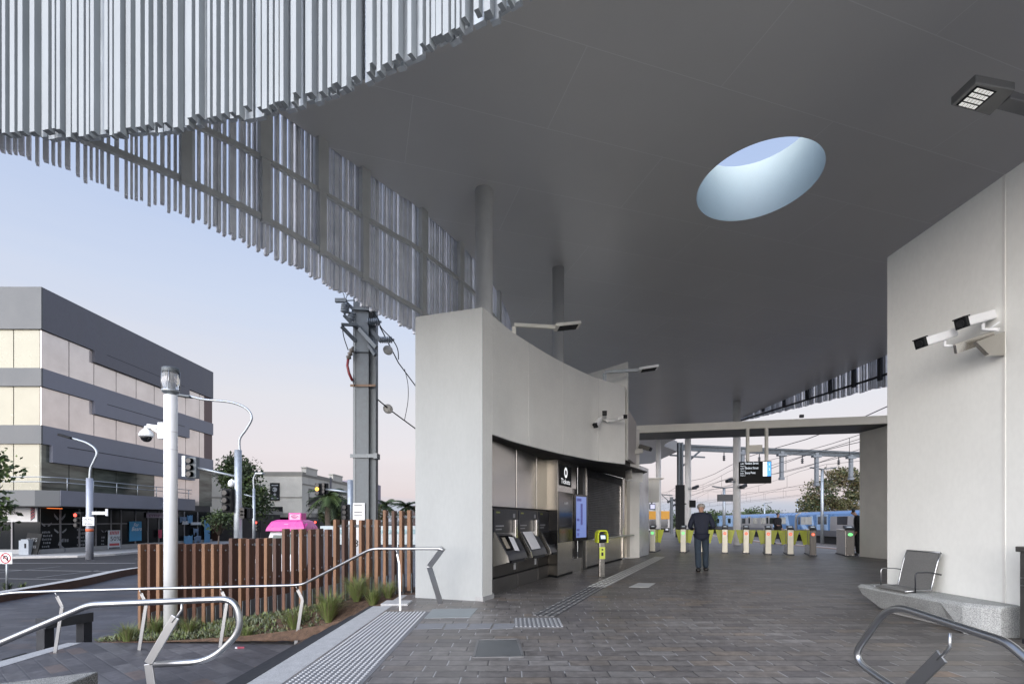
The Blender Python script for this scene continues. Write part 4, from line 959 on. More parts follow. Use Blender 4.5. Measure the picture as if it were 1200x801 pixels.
# ------------------------------------------------------------------ ticket gates
gate_front = mat('gate_front_cream', (.70,.68,.58), .35, .15, .05, 4)
def make_gate(label, front_m, lamp, paddles=(1,1)):
    t = thing('ticket_gate', label, 'ticket gate', (0,0,0), 'ticket gates in a row')
    b = MB(); b.box((-.105,.06,.0),(.105,1.5,.98)); b.build('body', sheet_steel, t, bevel=.012)
    b = MB(); b.box((-.10,.0,.05),(.10,.058,.96)); b.build('front_panel', front_m, t, bevel=.01)
    b = MB(); b.box((-.125,-.02,.0),(.125,1.53,.04)); b.build('base', charcoal, t)
    b = MB(); b.obox((0,.22,1.03),(.23,.42,.10),(.25,0,0)); hd = b.build('reader', charcoal, t, bevel=.02)
    b = MB(); b.obox((0,.14,1.078),(.12,.10,.006),(.25,0,0)); b.build('reader_screen', mat('gate_screen', (.3,.35,.4), .2, 0, 0, 1, emit=(.6,.65,.7), estr=.4), hd)
    b = MB(); b.lathe((0,-.004,.80), [(.058,0),(.058,.006)], 20, axis=(0,-1,0)); st_ = b.build('signal_lamp', mat('gate_red', (.5,.08,.03), .4, 0, 0, 1, emit=(1,.16,.05), estr=.65) if lamp == 'r' else mat('gate_green', (.2,.5,.2), .4, 0, 0, 1, emit=(.15,.95,.25) if lamp == 'g' else (.15,.95,.25), estr=.75), t)
    b = MB()
    if lamp == 'r':
        b.obox((0,-.012,.80),(.075,.004,.016)); b.obox((0,-.0125,.80),(.016,.004,.06))
    else: b.obox((0,-.012,.80),(.07,.004,.02))
    b.build('signal_mark', sign_white, st_)
    for s_ in (-1,1):
        if not paddles[(s_+1)//2]: continue
        b = MB(); V = [(s_*.11,.74,.93),(s_*.375,.74,.935),(s_*.23,.74,.36),(s_*.11,.74,.40)]; th_ = Vector((0,.03,0)); V = [Vector(v) for v in V]
        if s_ < 0: V = V[::-1]
        b.add(V+[v+th_ for v in V], [(0,3,2,1),(4,5,6,7),(0,1,5,4),(1,2,6,5),(2,3,7,6),(3,0,4,7)]); b.build('paddle', lime, t, bevel=.006)
    return t
gates = [(764.5,646.8,1,'c','pale ticket gate beside the glazed office panel, leftmost of the row'),
 (800.5,647.3,1,'c','ticket gate with green lamp just left of the man in the navy jacket'),
 (824.5,647.6,1,'c','ticket gate half hidden behind the legs of the man in navy jacket'),
 (849.5,648.0,0,'c','cream fronted ticket gate with red lamp, first right of the man in navy'),
 (874.5,648.4,0,'c','cream fronted ticket gate below the departure board, second right of the man'),
 (900.5,649.6,0,'c','cream fronted ticket gate in front of the walking passenger'),
 (926.5,650.2,0,'c','cream fronted ticket gate with red lamp, last cream one before the steel gate'),
 (953.0,651.0,0,'s','steel fronted ticket gate with red lamp beside the wide gate opening')]
protos = {}
for i, (x, y, gl, fm, lab) in enumerate(gates):
    g_ = make_gate(lab, gate_front if fm == 'c' else ptr, 'g' if gl else 'r', (0 if i == 0 else 1, 0 if i == 7 else 1))
    c = gd(x, y); g_.location = (c.x,c.y,0); g_.rotation_euler.z = R(-24)
wg = make_gate('wide steel ticket gate with green lamp against the pale rear wall', ptr, 'g', (0,0)); c = gd(996.5,651.3); wg.location = (c.x,c.y,0); wg.rotation_euler.z = R(-22); wg.scale = (1.35,1,1.0)
b = MB(); c = gd(755,647); b.box((c.x-.17,c.y,.05),(c.x+.17,c.y+.1,.96)); tag(b.build('gate_end_panel', gate_front, org=(c.x,c.y,0), bevel=.01), 'pale upright end panel in front of the glazed office panel', 'panel')
# ------------------------------------------------------------------ timber fence
fence = thing('timber_fence', 'fence of upright red brown timber blades stepping up along the garden', 'fence', (-4.2,9.05,-.6))
xs = [161,172,182.7,193.5,204,214.7,225,236,246.7,256.5,268,278.8,288,299.4,309,319.5,330,340.5,350,360.6,370,380.3,390,400,409.5,420,428.8,438.8,448.3,458.5,467.5,477,487,497]
tops = lambda x: 637 if x < 265 else 630.5 if x < 327 else 619.5 if x < 387 else 608.5 if x < 444 else 597.5
wm = [wood_a, wood_b, wood_a, wood_c, wood_b, wood_a]
rnd = random.Random(4)
bolt_m = mat('fence_bolt', (.42,.44,.47), .4, .7, .1, 10)
stub_m = mat('fence_stub', (.23,.26,.28), .5, .7, .12, 8)
sect = {}
for i, x in enumerate(xs):
    Yf = lerp(8.98, 9.2, (x-160)/330); c = at(x+2, 610, Yf); zt = EYE + (HY-tops(x))/F*Yf; zg = soil_z(c.x, Yf)
    gap = .16 if rnd.random() < .7 else .24
    b = MB(); wd = .058*rnd.uniform(.9,1.12); b.box((c.x-wd/2, Yf, zg+.04+ (gap-.16)),(c.x+wd/2, Yf+.215, zt+rnd.uniform(-.008,.008))); sl_ = b.build('timber_blade', rnd.choice(wm), fence, bevel=.004, seg=1)
    b = MB(); b.box((c.x+wd/2+.001, Yf+.03, zg-.1),(c.x+wd/2+.013, Yf+.19, zg+.36)); b.build('steel_stub', stub_m, sl_)
    b = MB()
    for zz in (zt-.12, lerp(zt,zg,.5)): b.lathe((c.x+wd/2, Yf+.11, zz), [(.016,0),(.016,.010)], 8, axis=(1,0,0))
    b.build('bolt', bolt_m, sl_)
    sect.setdefault(tops(x), []).append((c.x, Yf, zt))
for zt_, P in sect.items():
    p, q = P[0], P[-1]
    for dz in (.12,):
        b = MB(); b.bar((p[0],p[1]+.17,p[2]-dz),(q[0],q[1]+.17,q[2]-dz), .012, .05); b.build('fence_rail', stub_m, fence)
# small step blocks at the fence end by the white wall
b = MB(); b.box((-2.02,7.60,-.3),(-1.60,7.95,.03)); tag(b.build('step_block', granite, org=(-1.8,8,-.1), bevel=.01), 'low stone block beside the handrail foot at the end of the stair', 'stone block')

# ------------------------------------------------------------------ garden planting
def blades(mb, c, n, h, spread, wd, rnd):
    for _ in range(n):
        a = rnd.uniform(0,2*pi); l = h*rnd.uniform(.55,1.1); s = spread*rnd.uniform(.2,1); d = Vector((cos(a),sin(a),0)); sd_ = Vector((-d.y,d.x,0))*wd
        p0 = c + d*rnd.uniform(0,.06); p1 = p0 + d*s*.35 + Vector((0,0,l*.62)); p2 = p0 + d*s + Vector((0,0,l*rnd.uniform(.75,1)))
        mb.cur = 0 if rnd.random() < .70 else 1
        mb.add([p0-sd_,p0+sd_,p1+sd_*.8,p1-sd_*.8,p2],[(0,1,2,3),(3,2,4)])
rnd = random.Random(12)
tuft_names = ['tall green grass tuft at the foot of the second handrail post from the wall','big green grass tuft where the mulch meets the stair edge','green grass tuft in front of the tall fence blades','smaller grass tuft close to the stair nosing','grass tuft nearest the white wall end behind the handrail','grass tuft left of the white lamp pole','grass tuft at the left corner of the garden bed','grass tuft right of the white lamp pole','small grass tuft in the middle of the grey ground cover']
for (x,y,h,n_),lab in zip([(344,745,.42,220),(385,733,.60,420),(418,712,.55,380),(437,706,.38,240),(455,700,.34,180),(182,742,.34,200),(148,752,.34,220),(222,742,.34,180),(290,736,.26,140)], tuft_names):
    c0 = gd(x,y,-.5); 
    for _ in range(4): c0 = gd(x,y,soil_z(c0.x,c0.y))
    c0.y = min(max(c0.y,8.3 if c0.x<-3.4 else 7.8),8.95); c0.z = soil_z(c0.x,c0.y); b = MB(); blades(b, c0, n_, h, h*1.05, .0042, rnd)
    tag(b.build('grass_tuft', [grass_a, grass_b], org=c0), lab, 'grass', 'grass tufts along the fence')
b = MB()
for _ in range(1500):
    x = rnd.uniform(-6.95,-3.1); y = rnd.uniform(8.3,9.3)
    if x > -4.4 and rnd.random() < .5: continue
    c0 = Vector((x,y,soil_z(x,y)))
    for _ in range(9):
        a = rnd.uniform(0,2*pi); e = rnd.uniform(.2,1.3); d = Vector((cos(a)*cos(e),sin(a)*cos(e),sin(e))); l = rnd.uniform(.03,.13); s = d.cross(Vector((0,0,1))).normalized()*.011
        m_ = c0 + d*l*.6; b.cur = rnd.choice((0,0,1,2)); b.add([c0,m_+s,c0+d*l,m_-s],[(0,1,2,3)])
tag(b.build('ground_cover', [sage, grass_a, grass_b], org=(-5,8.7,-.7)), 'grey green ground cover along the foot of the fence', 'ground cover', kind='stuff')

# ------------------------------------------------------------------ trees
def leaf_tree(name, label, base, h, crown, nclump, leaf, mats, trunk_r=.12, seed=1, group=None, per=26, flat=.75):
    """trunk with limbs that reach leaf clumps; crown = list of (centre, radii)"""
    rnd = random.Random(seed); base = Vector(base); t = thing(name, label, 'tree', base, group)
    tops_ = []; lf = MB()
    for k in range(nclump):
        c, r = crown[k % len(crown)]
        while True:
            v = Vector((rnd.uniform(-1,1),rnd.uniform(-1,1),rnd.uniform(-1,1)))
            if .25 < v.length < 1: break
        p = base + Vector(c) + Vector((v.x*r[0],v.y*r[1],v.z*r[2])); tops_.append(p); cr_ = leaf*rnd.uniform(2.0,4.2); mi = rnd.choice(range(len(mats)))
        for _ in range(per):
            g3 = Vector((rnd.gauss(0,1),rnd.gauss(0,1),rnd.gauss(0,flat))); g3 = g3*min(1, 1.5/max(.01,g3.length)); q = p + g3*cr_*.55
            n_ = Vector((rnd.uniform(-1,1),rnd.uniform(-1,1),rnd.uniform(-.2,1))).normalized(); u = n_.orthogonal().normalized(); w_ = n_.cross(u); a = rnd.uniform(0,2*pi)
            u, w_ = u*cos(a)+w_*sin(a), w_*cos(a)-u*sin(a); l = leaf*rnd.uniform(.6,1.25); lf.cur = mi if rnd.random() < .8 else rnd.randrange(len(mats))
            lf.add([q-u*l*.5, q+w_*l*.3, q+u*l*.5+n_*l*.12, q-w_*l*.3], [(0,1,2,3)])
    lf.build('crown', mats, t)
    tr = MB(); fork = base + Vector((0,0,h*.38)); tr.tube([base, base.lerp(fork,.5)+Vector((rnd.uniform(-.05,.05),0,0)), fork], [trunk_r,trunk_r*.8,trunk_r*.65], 9)
    for p in tops_[::max(1,nclump//22)]:
        m_ = fork.lerp(p,.5)+Vector((rnd.uniform(-.2,.2),rnd.uniform(-.2,.2),rnd.uniform(0,.3)))*trunk_r*4; tr.tube([fork-Vector((0,0,.1)), m_, p],[trunk_r*.45,trunk_r*.25,trunk_r*.07],6)
    tr.build('trunk', bark, t); return t
def palm(label, base, h, fl, seed, n=30, tr=.28):
    rnd = random.Random(seed); base = Vector(base); t = thing('palm_tree', label, 'palm', base, 'palms along the street')
    b = MB(); pts = [base+Vector((.05*sin(i),0,h*i/8)) for i in range(9)]; b.tube(pts, [tr*(1.15-.3*i/8)+(.02 if i%2 else 0) for i in range(9)], 10); b.build('trunk', bark, t)
    f = MB(); top = base+Vector((0,0,h))
    for k in range(n):
        a = rnd.uniform(0,2*pi); el = rnd.uniform(-.5,1.25); d = Vector((cos(a),sin(a),0)); L_ = fl*rnd.uniform(.8,1.1); pts = []
        for i in range(8):
            s = i/7; pts.append(top + d*L_*s*cos(el*(1-.4*s)) + Vector((0,0,L_*(s*sin(el)-.55*s*s))))
        f.cur = rnd.choice((0,0,1,2)); f.tube(pts,[.035]*7+[.01],4)
        for i in range(1,8):
            for side in (-1,1):
                for o in (0,.5):
                    p = pts[i-1].lerp(pts[i],o); tn = (pts[i]-pts[i-1]).normalized(); sv = tn.cross(Vector((0,0,1))).normalized()*side; l = fl*.24*(1-.5*abs(i/7-.45)); 
                    tip = p + sv*l + tn*l*.7 - Vector((0,0,l*.35)); w_ = tn*.085; f.add([p-w_,p+w_,tip],[(0,1,2)])
    f.build('crown', [leaf_b, leaf_b, leaf_a], t); return t
leaf_tree('street_tree', 'leafy green tree branch crown entering at the left edge of the photo', (-14.3,12,ZS), 4.6, [((.9,0,2.55),(.85,.8,.5)),((.75,0,3.75),(.75,.8,.5)),((.3,0,3.1),(.6,.8,.4))], 80, .15, [mat('leaf_bright', (.13,.20,.045), .6, 0, .3, 3),leaf_a,leaf_b], .11, 3, per=70)
leaf_tree('street_tree', 'large dark green tree behind the galvanised signal pole', (-25.3,46,ZS), 9, [((.4,0,5.4),(1.3,1.3,2.1)),((1.4,0,4.2),(1.2,1.2,1.4)),((-.5,0,6.8),(.9,.9,1.2))], 150, .34, [leaf_b,leaf_b,leaf_a], .22, 5, per=38)
leaf_tree('street_tree', 'small round street tree under the awning end of the office block', (-21.6,36.5,ZS), 3.4, [((0,0,2.3),(.75,.75,.65))], 34, .22, [leaf_a,leaf_b], .07, 6, per=30)
leaf_tree('street_tree', 'bushy tree below the palm beside the orange traffic light', (-17.6,50,ZS), 5, [((0,0,3.2),(1.6,1.4,1.5)),((1.4,0,2.6),(1.2,1,1.1))], 60, .32, [leaf_b,leaf_a], .12, 8, per=30)
palm('palm tree with broad drooping fronds beside the cream corner building', (-17.8,48,ZS), 4.7, 2.3, 2, 36)
palm('palm tree left of the pair beyond the tall fence blades', (-19.3,75,ZS), 4.6, 2.6, 9, 30)
palm('palm tree right of the pair, nearest the white wall end', (-15.6,73,ZS), 4.4, 2.5, 13, 30)
leaf_tree('street_tree', 'dark tree below the left one of the pair of palms', (-19.6,70,ZS), 5, [((0,0,3.0),(1.8,1.4,1.5))], 40, .35, [leaf_b,leaf_c], .15, 10, per=28)

# ------------------------------------------------------------------ corner office block
ob = thing('office_block', 'four storey corner office block with grey bands and mirrored strip windows', 'building', (-36,42,ZS))
XA, YF, YK = -31.2, 32.8, 51.5
band = mat('band_shaded_side', (.20,.208,.245), .45, .1, .06, .9, fine=.03)  # panel colour for the side face, its bluish shade painted in
band_f = mat('band_lit_front', (.105,.112,.116), .5, 0, .05, .9, fine=.03)  # same panels, darkened to offset the light on the front face
top_band = mat('top_band_grey', (.122,.125,.145), .5, .1, .08, .9, stretch=(1,1,.25), fine=.05)
win_f = mat('window_sunset', (.34,.325,.25), .25, .08, .06, .6, bump=.03)  # sunset reflection put into the pale cream base colour
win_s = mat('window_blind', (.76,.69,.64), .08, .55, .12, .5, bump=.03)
win_d = mat('window_painted_reflection', (.105,.115,.10), .12, .3, .75, .5, stretch=(.5,.5,3.5))  # street reflections painted in as stretched dark green noise
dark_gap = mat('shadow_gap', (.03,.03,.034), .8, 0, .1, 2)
b = MB(); b.box((-52,YF+.12,ZS+.1),(XA-.12,YK-.12,16.5)); b.build('core', charcoal, ob)
def band_piece(z0, z1, m_s, m_f, out=.12, y1=YK):
    b = MB(); b.cur = 0; b.box((XA-.5, YF, z0),(XA+out, y1, z1)); o = b.build('band', m_s, ob)
    b = MB(); b.box((-52, YF-out, z0),(XA+out-.004, YF+.3, z1)); b.build('band', m_f, ob)
    return o
band_piece(13.97,16.75, top_band, band_f); band_piece(10.2,11.4, band, band_f); band_piece(6.4,7.63, band, band_f)
for z0, z1, y0, y1 in ((13.1,13.97,36.8,47.6),(9.25,10.2,36.8,47.6),(5.25,6.4,33.4,48.4)):
    b = MB(); b.box((XA-.4,y0,z0),(XA+.20,y1,z1-.004)); b.build('band', top_band if z0 > 12 else band, ob)
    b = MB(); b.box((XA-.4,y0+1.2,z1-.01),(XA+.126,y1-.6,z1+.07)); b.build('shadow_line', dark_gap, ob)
def windows(z0, z1, ms, mf, n=9, y0=YF, y1=YK):
    for k in range(n):
        a, c = lerp(y0,y1,k/n), lerp(y0,y1,(k+1)/n); b = MB(); b.box((XA-.10,a+.03,z0),(XA-.02,c-.03,z1)); w_ = b.build('window', ms if not isinstance(ms,list) else ms[k % len(ms)], ob)
    for k in range(7):
        a, c = XA-.1-1.75*(k+1), XA-.1-1.75*k; b = MB(); b.box((a+.03,YF+.02,z0),(c-.03,YF+.1,z1)); b.build('window', mf, ob)
windows(11.4,13.97, win_s, win_f); windows(7.63,10.2, win_s, win_f); windows(2.8,6.4, [win_d,win_d,win_d,win_d,win_d,win_s,win_s,win_s,win_d], win_f)
brown = mat('brown_panel', (.16,.11,.10), .6, 0, .1, 2)
for z0 in (11.4,7.63):
    b = MB(); b.box((XA-.1,50.2,z0),(XA+.004,YK,z0+2.57)); b.build('end_panel', brown, ob)
b = MB(); b.box((-52,YF+.1,16.5),(XA-.3,YK-.3,16.7)); b.build('roof', concrete, ob)
b = MB(); b.box((-38,40,16.7),(-34,44,18.2)); b.build('plant_room', band_f, ob)
# awning over the footpath
aw = MB(); aw.prism([(-52,30.7),(-29.6,30.7),(-28.6,31.3),(-28.6,44.6),(XA,44.6),(XA,YF),(-52,YF)], 2.22, 3.22); a_ = aw.build('awning', band_f, ob)
b = MB(); b.prism([(-28.597,31.32),(-28.57,31.32),(-28.57,44.62),(-28.597,44.62)], 2.24, 3.24); b.build('fascia_panel', band, a_)
for y0, y1 in ((40.2,41.7),):
    b = MB(); b.box((-28.568,y0,2.3),(-28.56,y1,3.2)); b.build('faded_sign', mat('faded_sign_grey', (.18,.19,.24), .6, 0, .25, 3), a_)
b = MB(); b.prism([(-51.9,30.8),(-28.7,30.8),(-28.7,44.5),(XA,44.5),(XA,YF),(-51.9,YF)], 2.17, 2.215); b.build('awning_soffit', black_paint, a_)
# awning rail
b = MB()
for z in (3.75,4.05):
    b.tube([(-50,30.9,z),(-29.5,30.9,z),(-28.75,31.5,z),(-28.75,44.4,z)], .03, 6)
for y in range(32,45,2): b.tube([(-28.75,y,3.2),(-28.75,y,4.05)], .03, 6)
for x in range(-50,-29,3): b.tube([(x,30.9,3.2),(x,30.9,4.05)], .03, 6)
b.build('awning_railing', galv, a_)
# shopfronts
sf = mat('shop_interior', (.018,.018,.020), .5, 0, .4, 2)
b = MB(); b.box((XA-.05,YF-.1,ZS+.13),(XA+.05,YK-.2,2.2)); b.build('shopfront_glass', glass_dark, ob)
b = MB(); b.box((-52,YF-.1,ZS+.13),(XA-.06,YF+.05,2.2)); b.build('shopfront_glass', glass_dark, ob)
b = MB(); b.box((XA-.1,YF-.14,ZS+.13),(XA+.09,YK-.15,ZS+.42)); b.box((-52,YF-.16,ZS+.13),(XA-.1,YF+.06,ZS+.42)); b.build('stall_riser', mat('riser_grey', (.30,.31,.32), .6, 0, .1, 3), ob)
b = MB()
mul = mat('mullion_grey', (.22,.22,.23), .5, .4, .1, 4)
for y in (34.1,35.6,37.0,38.4,39.4,40.9,42.3,43.6,45,47,49): b = MB(); b.box((XA+.05,y-.05,ZS+.42),(XA+.11,y+.05,2.2)); b.build('mullion', mul, ob)
for x in (-33,-35,-37,-39): b = MB(); b.box((x-.05,YF-.16,ZS+.42),(x+.05,YF-.1,2.2)); b.build('mullion', mul, ob)
b = MB(); b.box((XA+.052,YF,1.05),(XA+.1,40,1.13)); b.build('transom', mul, ob)
def on_side(x, y, off=.12): # point on the side facade that the photo shows at x,y
    Xf = XA+off; Yd = Xf*F/(x-CX); return Vector((Xf,Yd,EYE+(HY-y)/F*Yd))
def on_front(x, y, off=.2):
    Yd = YF-off; return Vector(((x-CX)/F*Yd,Yd,EYE+(HY-y)/F*Yd))
def side_board(name, label, cat, x0, x1, ya, yb, m, off=.14, th=.05):
    p, q = on_side(x0,ya,off), on_side(x1,yb,off); b = MB(); b.box((p.x-th,p.y,q.z),(p.x,q.y,p.z)); o = b.build(name, m, org=((p.x,(p.y+q.y)/2,q.z)))
    if cat: tag(o, label, cat)
    return o, p, q
def side_text(par, s, x, y, size, width, m, off, name='lettering', shear=0):
    p = on_side(x,y,off); b = MB(); text_mesh(b, s, p, (0,1,0), (0,0,1), size, .0, width=width, shear=shear); return b.build(name, m, par)
# white barber sign on the front face
b = MB(); p, q = on_front(-20,588.5), on_front(43.5,611); b.box((p.x,p.y,q.z),(q.x,p.y+.08,p.z)); bs = b.build('shop_sign', sign_white, org=(q.x-1,p.y,q.z)); tag(bs, 'white shop sign with black script and slanted barber stripes under the awning', 'sign')
b = MB(); o = on_front(-8,602.5,.21); text_mesh(b, 'Frankston', o, (1,0,0), (0,0,1), .42, .012, width=on_front(21,0).x-on_front(-8,0).x, shear=.35)
o = on_front(5,609,.21); text_mesh(b, '&', o, (1,0,0), (0,0,1), .28, .012); b.build('lettering', letter_black, bs)
st_m = [mat('stripe_navy', (.03,.03,.06), .6, 0, 0, 1), mat('stripe_red', (.4,.03,.05), .6, 0, 0, 1)]
b = MB(); x0, x1 = on_front(36,0).x, on_front(41,0).x; zt, zb2 = on_front(0,589.5).z, on_front(0,610).z; n = 9
for i in range(n):
    b.cur = i % 2; za = lerp(zb2,zt-.22,i/n); b.add([(x0,YF-.212,za),(x1,YF-.212,za+.22),(x1,YF-.212,za+.30),(x0,YF-.212,za+.08)], [(0,1,2,3)])
b.build('barber_stripe', st_m, bs)
# shop window graphics
wg_m = mat('window_vinyl', (.20,.21,.225), .6, 0, .3, 12)
def vinyl(label, x0, x1, ya, yb, lines, seed, m=wg_m):
    rnd = random.Random(seed); p, q = on_side(x0,ya,.06), on_side(x1,yb,.06); t = None
    b = MB()
    for (u0,u1,v0,v1,k) in lines:
        if k == 'w':   # a pair of wings
            for s in (-1,1):
                c = Vector((p.x,lerp(p.y,q.y,(u0+u1)/2),lerp(q.z,p.z,v0))); ex = Vector((0,1,0))*(q.y-p.y)*(u1-u0)/2*s; ez = Vector((0,0,1))*(p.z-q.z)*(v1-v0)
                V = [c+ex*.15+ez*.2, c+ex*.95+ez*.9, c+ex*.9+ez*.5, c+ex*.4+ez*.05]; b.add(V if s > 0 else V[::-1], [(0,1,2,3)][::1])
        elif k == 't':
            y = lerp(p.y,q.y,u0); e = lerp(p.y,q.y,u1); z = lerp(q.z,p.z,v0); h = (p.z-q.z)*(v1-v0)
            while y < e: l = rnd.uniform(.05,.14); b.add([(p.x,y,z),(p.x,y+l,z),(p.x,y+l,z+h*rnd.uniform(.6,1)),(p.x,y,z+h*rnd.uniform(.6,1))],[(0,1,2,3)]); y += l+.05
        elif k == 's':
            pts = [Vector((p.x,lerp(p.y,q.y,lerp(u0,u1,.5+.4*sin(i*1.1))),lerp(q.z,p.z,lerp(v0,v1,i/6)))) for i in range(7)]; b.tube(pts, [.03,.06,.08,.07,.08,.05,.03], 5)
    o = b.build('window_graphic', m, org=(p.x,(p.y+q.y)/2,q.z)); return tag(o, label, 'window graphic')
def rows(v0, v1, n, u0=.1, u1=.9): return [(u0+.1*(i%2),u1-.12*((i+1)%2),lerp(v0,v1,i/n),lerp(v0,v1,i/n)+(v1-v0)/n*.62,'t') for i in range(n)]
vinyl('white winged lettering panel on the shop glass nearest the corner', 48,61,611,652, [(.0,1,.86,1,'w')]+rows(.08,.78,7), 1)
vinyl('white winged snake figure on the shop glass beside the grey mullion', 63,80,618,648, [(0,.9,.78,1,'w'),(.3,.8,.0,.55,'s'),(.5,1,.45,.6,'t')], 2)
vinyl('lines of white lettering on the glass left of the street lamp', 89,101,617,648, rows(.3,1,5)+[(.1,.9,.05,.2,'w')], 3)
vinyl('white wing emblem high on the shop glass under the awning', 63,77,600,612, [(0,1,.2,1,'w')], 4)
vinyl('column of small white marks on the dark glass right of the street lamp', 118,126,620,645, [(.1,.9,.86,1,'w'),(.1,.4,.6,.68,'t'),(.1,.4,.45,.53,'t'),(.1,.4,.3,.38,'t'),(.1,.9,.02,.18,'t')], 5)
lt = on_side(59,594,.3); b = MB(); b.box((lt.x-.1,lt.y-.15,lt.z-.08),(lt.x,lt.y+.9,lt.z+.08)); tag(b.build('open_lamp', mat('orange_lamp', (.5,.1,.02), .5, 0, 0, 1, emit=(1,.22,.05), estr=.9), org=lt), 'small glowing orange shop light under the awning', 'light')
o_, p, q = side_board('sale_poster', 'white sale poster reading 50% with red stripes in the shop window', 'poster', 127,141,621,645, mat('poster_white', (.55,.60,.65), .6, 0, .1, 4), .16)
side_text(o_, '50%', 129,633.5, .5, 1.0, letter_black, .165)
red_m = mat('poster_red', (.42,.07,.08), .6, 0, .2, 6); b = MB(); hh = p.z-q.z
for i in range(6):
    y = lerp(p.y,q.y,.1+.13*i); b.add([(p.x+.003,y,q.z+hh*.80),(p.x+.003,y+.1,q.z+hh*.80),(p.x+.003,y+.18,q.z+hh*.96),(p.x+.003,y+.08,q.z+hh*.96)],[(0,1,2,3)])
b.add([(p.x+.003,p.y+.1,q.z+hh*.27),(p.x+.003,q.y-.1,q.z+hh*.27),(p.x+.003,q.y-.1,q.z+hh*.38),(p.x+.003,p.y+.1,q.z+hh*.38)],[(0,1,2,3)]); b.build('red_band', red_m, o_)
b = MB(); rr = random.Random(2)
for i in range(9):
    y = lerp(p.y,q.y,.06+.1*i); b.add([(p.x+.003,y,q.z+hh*.1),(p.x+.003,y+.09,q.z+hh*.1),(p.x+.003,y+.09,q.z+hh*.2),(p.x+.003,y,q.z+hh*.2)],[(0,1,2,3)])
b.build('small_print', letter_black, o_)
o_, p, q = side_board('shop_poster', 'bright blue poster with white script hanging in the shop window', 'poster', 152,166,610.5,633, mat('poster_blue', (.035,.24,.46), .5, 0, .08, 3), .16)
side_text(o_, 'For', 156.5,616.5, .42, .55, letter_white, .165, shear=.3); side_text(o_, 'Bears', 154,621.5, .45, 1.1, letter_white, .165, shear=.3)
o_, p, q = side_board('shop_sign', 'purple and white sign over the shop door beside the lamp pole', 'sign', 172,193,600,606.5, mat('sign_lilac', (.42,.36,.45), .5, 0, .08, 3), .18)
side_text(o_, 'EYESPY', 174.5,605.3, .30, 1.6, mat('letter_purple', (.13,.02,.09), .6, 0, 0, 1), .185)
# dim goods inside the far window, seen as displays against the glass
rr = random.Random(5); goods = [mat('goods_blue', (.10,.25,.42), .6, 0, .2, 4), mat('goods_white', (.45,.47,.48), .6, 0, .2, 4), mat('goods_denim', (.12,.18,.27), .6, 0, .2, 4), mat('goods_pink', (.45,.06,.12), .6, 0, .2, 4)]
for i, (xa, xb, ya, yb, k, lab) in enumerate(((211,219,604,612,2,'blue denim trousers shown at the top of the far shop window'),(220,226,603,613,0,'light blue shirt shown in the far shop window'),(227,233,618,627,2,'pair of jeans shown on a low stand in the far shop window'),(216,226,627,637,0,'pile of pale blue clothing low in the far shop window'),(228,236,627,638,2,'dark denim pile at the bottom of the far shop window'),(214,221,610,614,1,'white folded cloth on the shelf of the far shop window'),(224,236,611.5,614.5,1,'long white shelf in the far shop window'),(186,190,620,630,3,'red pink garment just left of the white lamp pole'),(240,246,609,638,0,'tall light blue banner at the end of the shopfronts'))):
    p, q = on_side(xa,ya,.30), on_side(xb,yb,.30); b = MB(); n = 5
    if k in (0,2,3) and xa not in (240,):   # cloth: wavy outline
        V = []; 
        for j in range(n+1): V.append((p.x+.03*sin(j*2), lerp(p.y,q.y,j/n), p.z - rr.uniform(0,.12)))
        for j in range(n,-1,-1): V.append((p.x+.05*cos(j*2), lerp(p.y,q.y,j/n)+rr.uniform(-.04,.04), q.z + (rr.uniform(.2,.5)*(p.z-q.z) if j in (2,3) and k == 2 else rr.uniform(0,.06))))
        m_ = len(V); b.add(V+[(x_-.06,y_,z_) for x_,y_,z_ in V], [tuple(range(m_))[::-1], tuple(range(m_,2*m_))]+[(a,(a+1)%m_,m_+(a+1)%m_,m_+a) for a in range(m_)])
    else: b.box((p.x-.05,p.y,q.z),(p.x,q.y,p.z))
    tag(b.build('shop_display', goods[k], org=(p.x,(p.y+q.y)/2,q.z)), lab, 'shop display')
b = MB(); p = on_side(22,640,.6); 
bx = on_front(22,641,1.0); b.box((bx.x,bx.y,ZS+.13),(bx.x+.62,bx.y+.5,ZS+1.05)); b.box((bx.x+.08,bx.y+.05,ZS+1.05),(bx.x+.54,bx.y+.45,ZS+1.12)); b.cur = 1; b.box((bx.x+.36,bx.y-.01,ZS+.55),(bx.x+.48,bx.y,ZS+.85))
tag(b.build('vending_box', [mat('box_grey', (.30,.33,.36), .6, 0, .1, 5), letter_black], org=(bx.x+.3,bx.y+.2,ZS+.13)), 'grey cabinet on the footpath outside the barber shop', 'cabinet')
b = MB(); bx = on_front(35,640,.8); b.bar((bx.x,bx.y,ZS+.13),(bx.x+.1,bx.y+.25,ZS+1.5), .95, .05, up=(0,1,0)); b.cur = 1
text_mesh(b, 'CUTS', (bx.x-.36,bx.y+.09,ZS+.95), (1,0,.0), (0,.17,1), .34, .03, width=.74); text_mesh(b, 'SHAVES', (bx.x-.36,bx.y+.03,ZS+.55), (1,0,0), (0,.17,1), .24, .03, width=.74)
tag(b.build('footpath_board', [black_paint, wg_m], org=(bx.x,bx.y,ZS+.13)), 'black footpath board with white lettering outside the barber shop', 'sign')

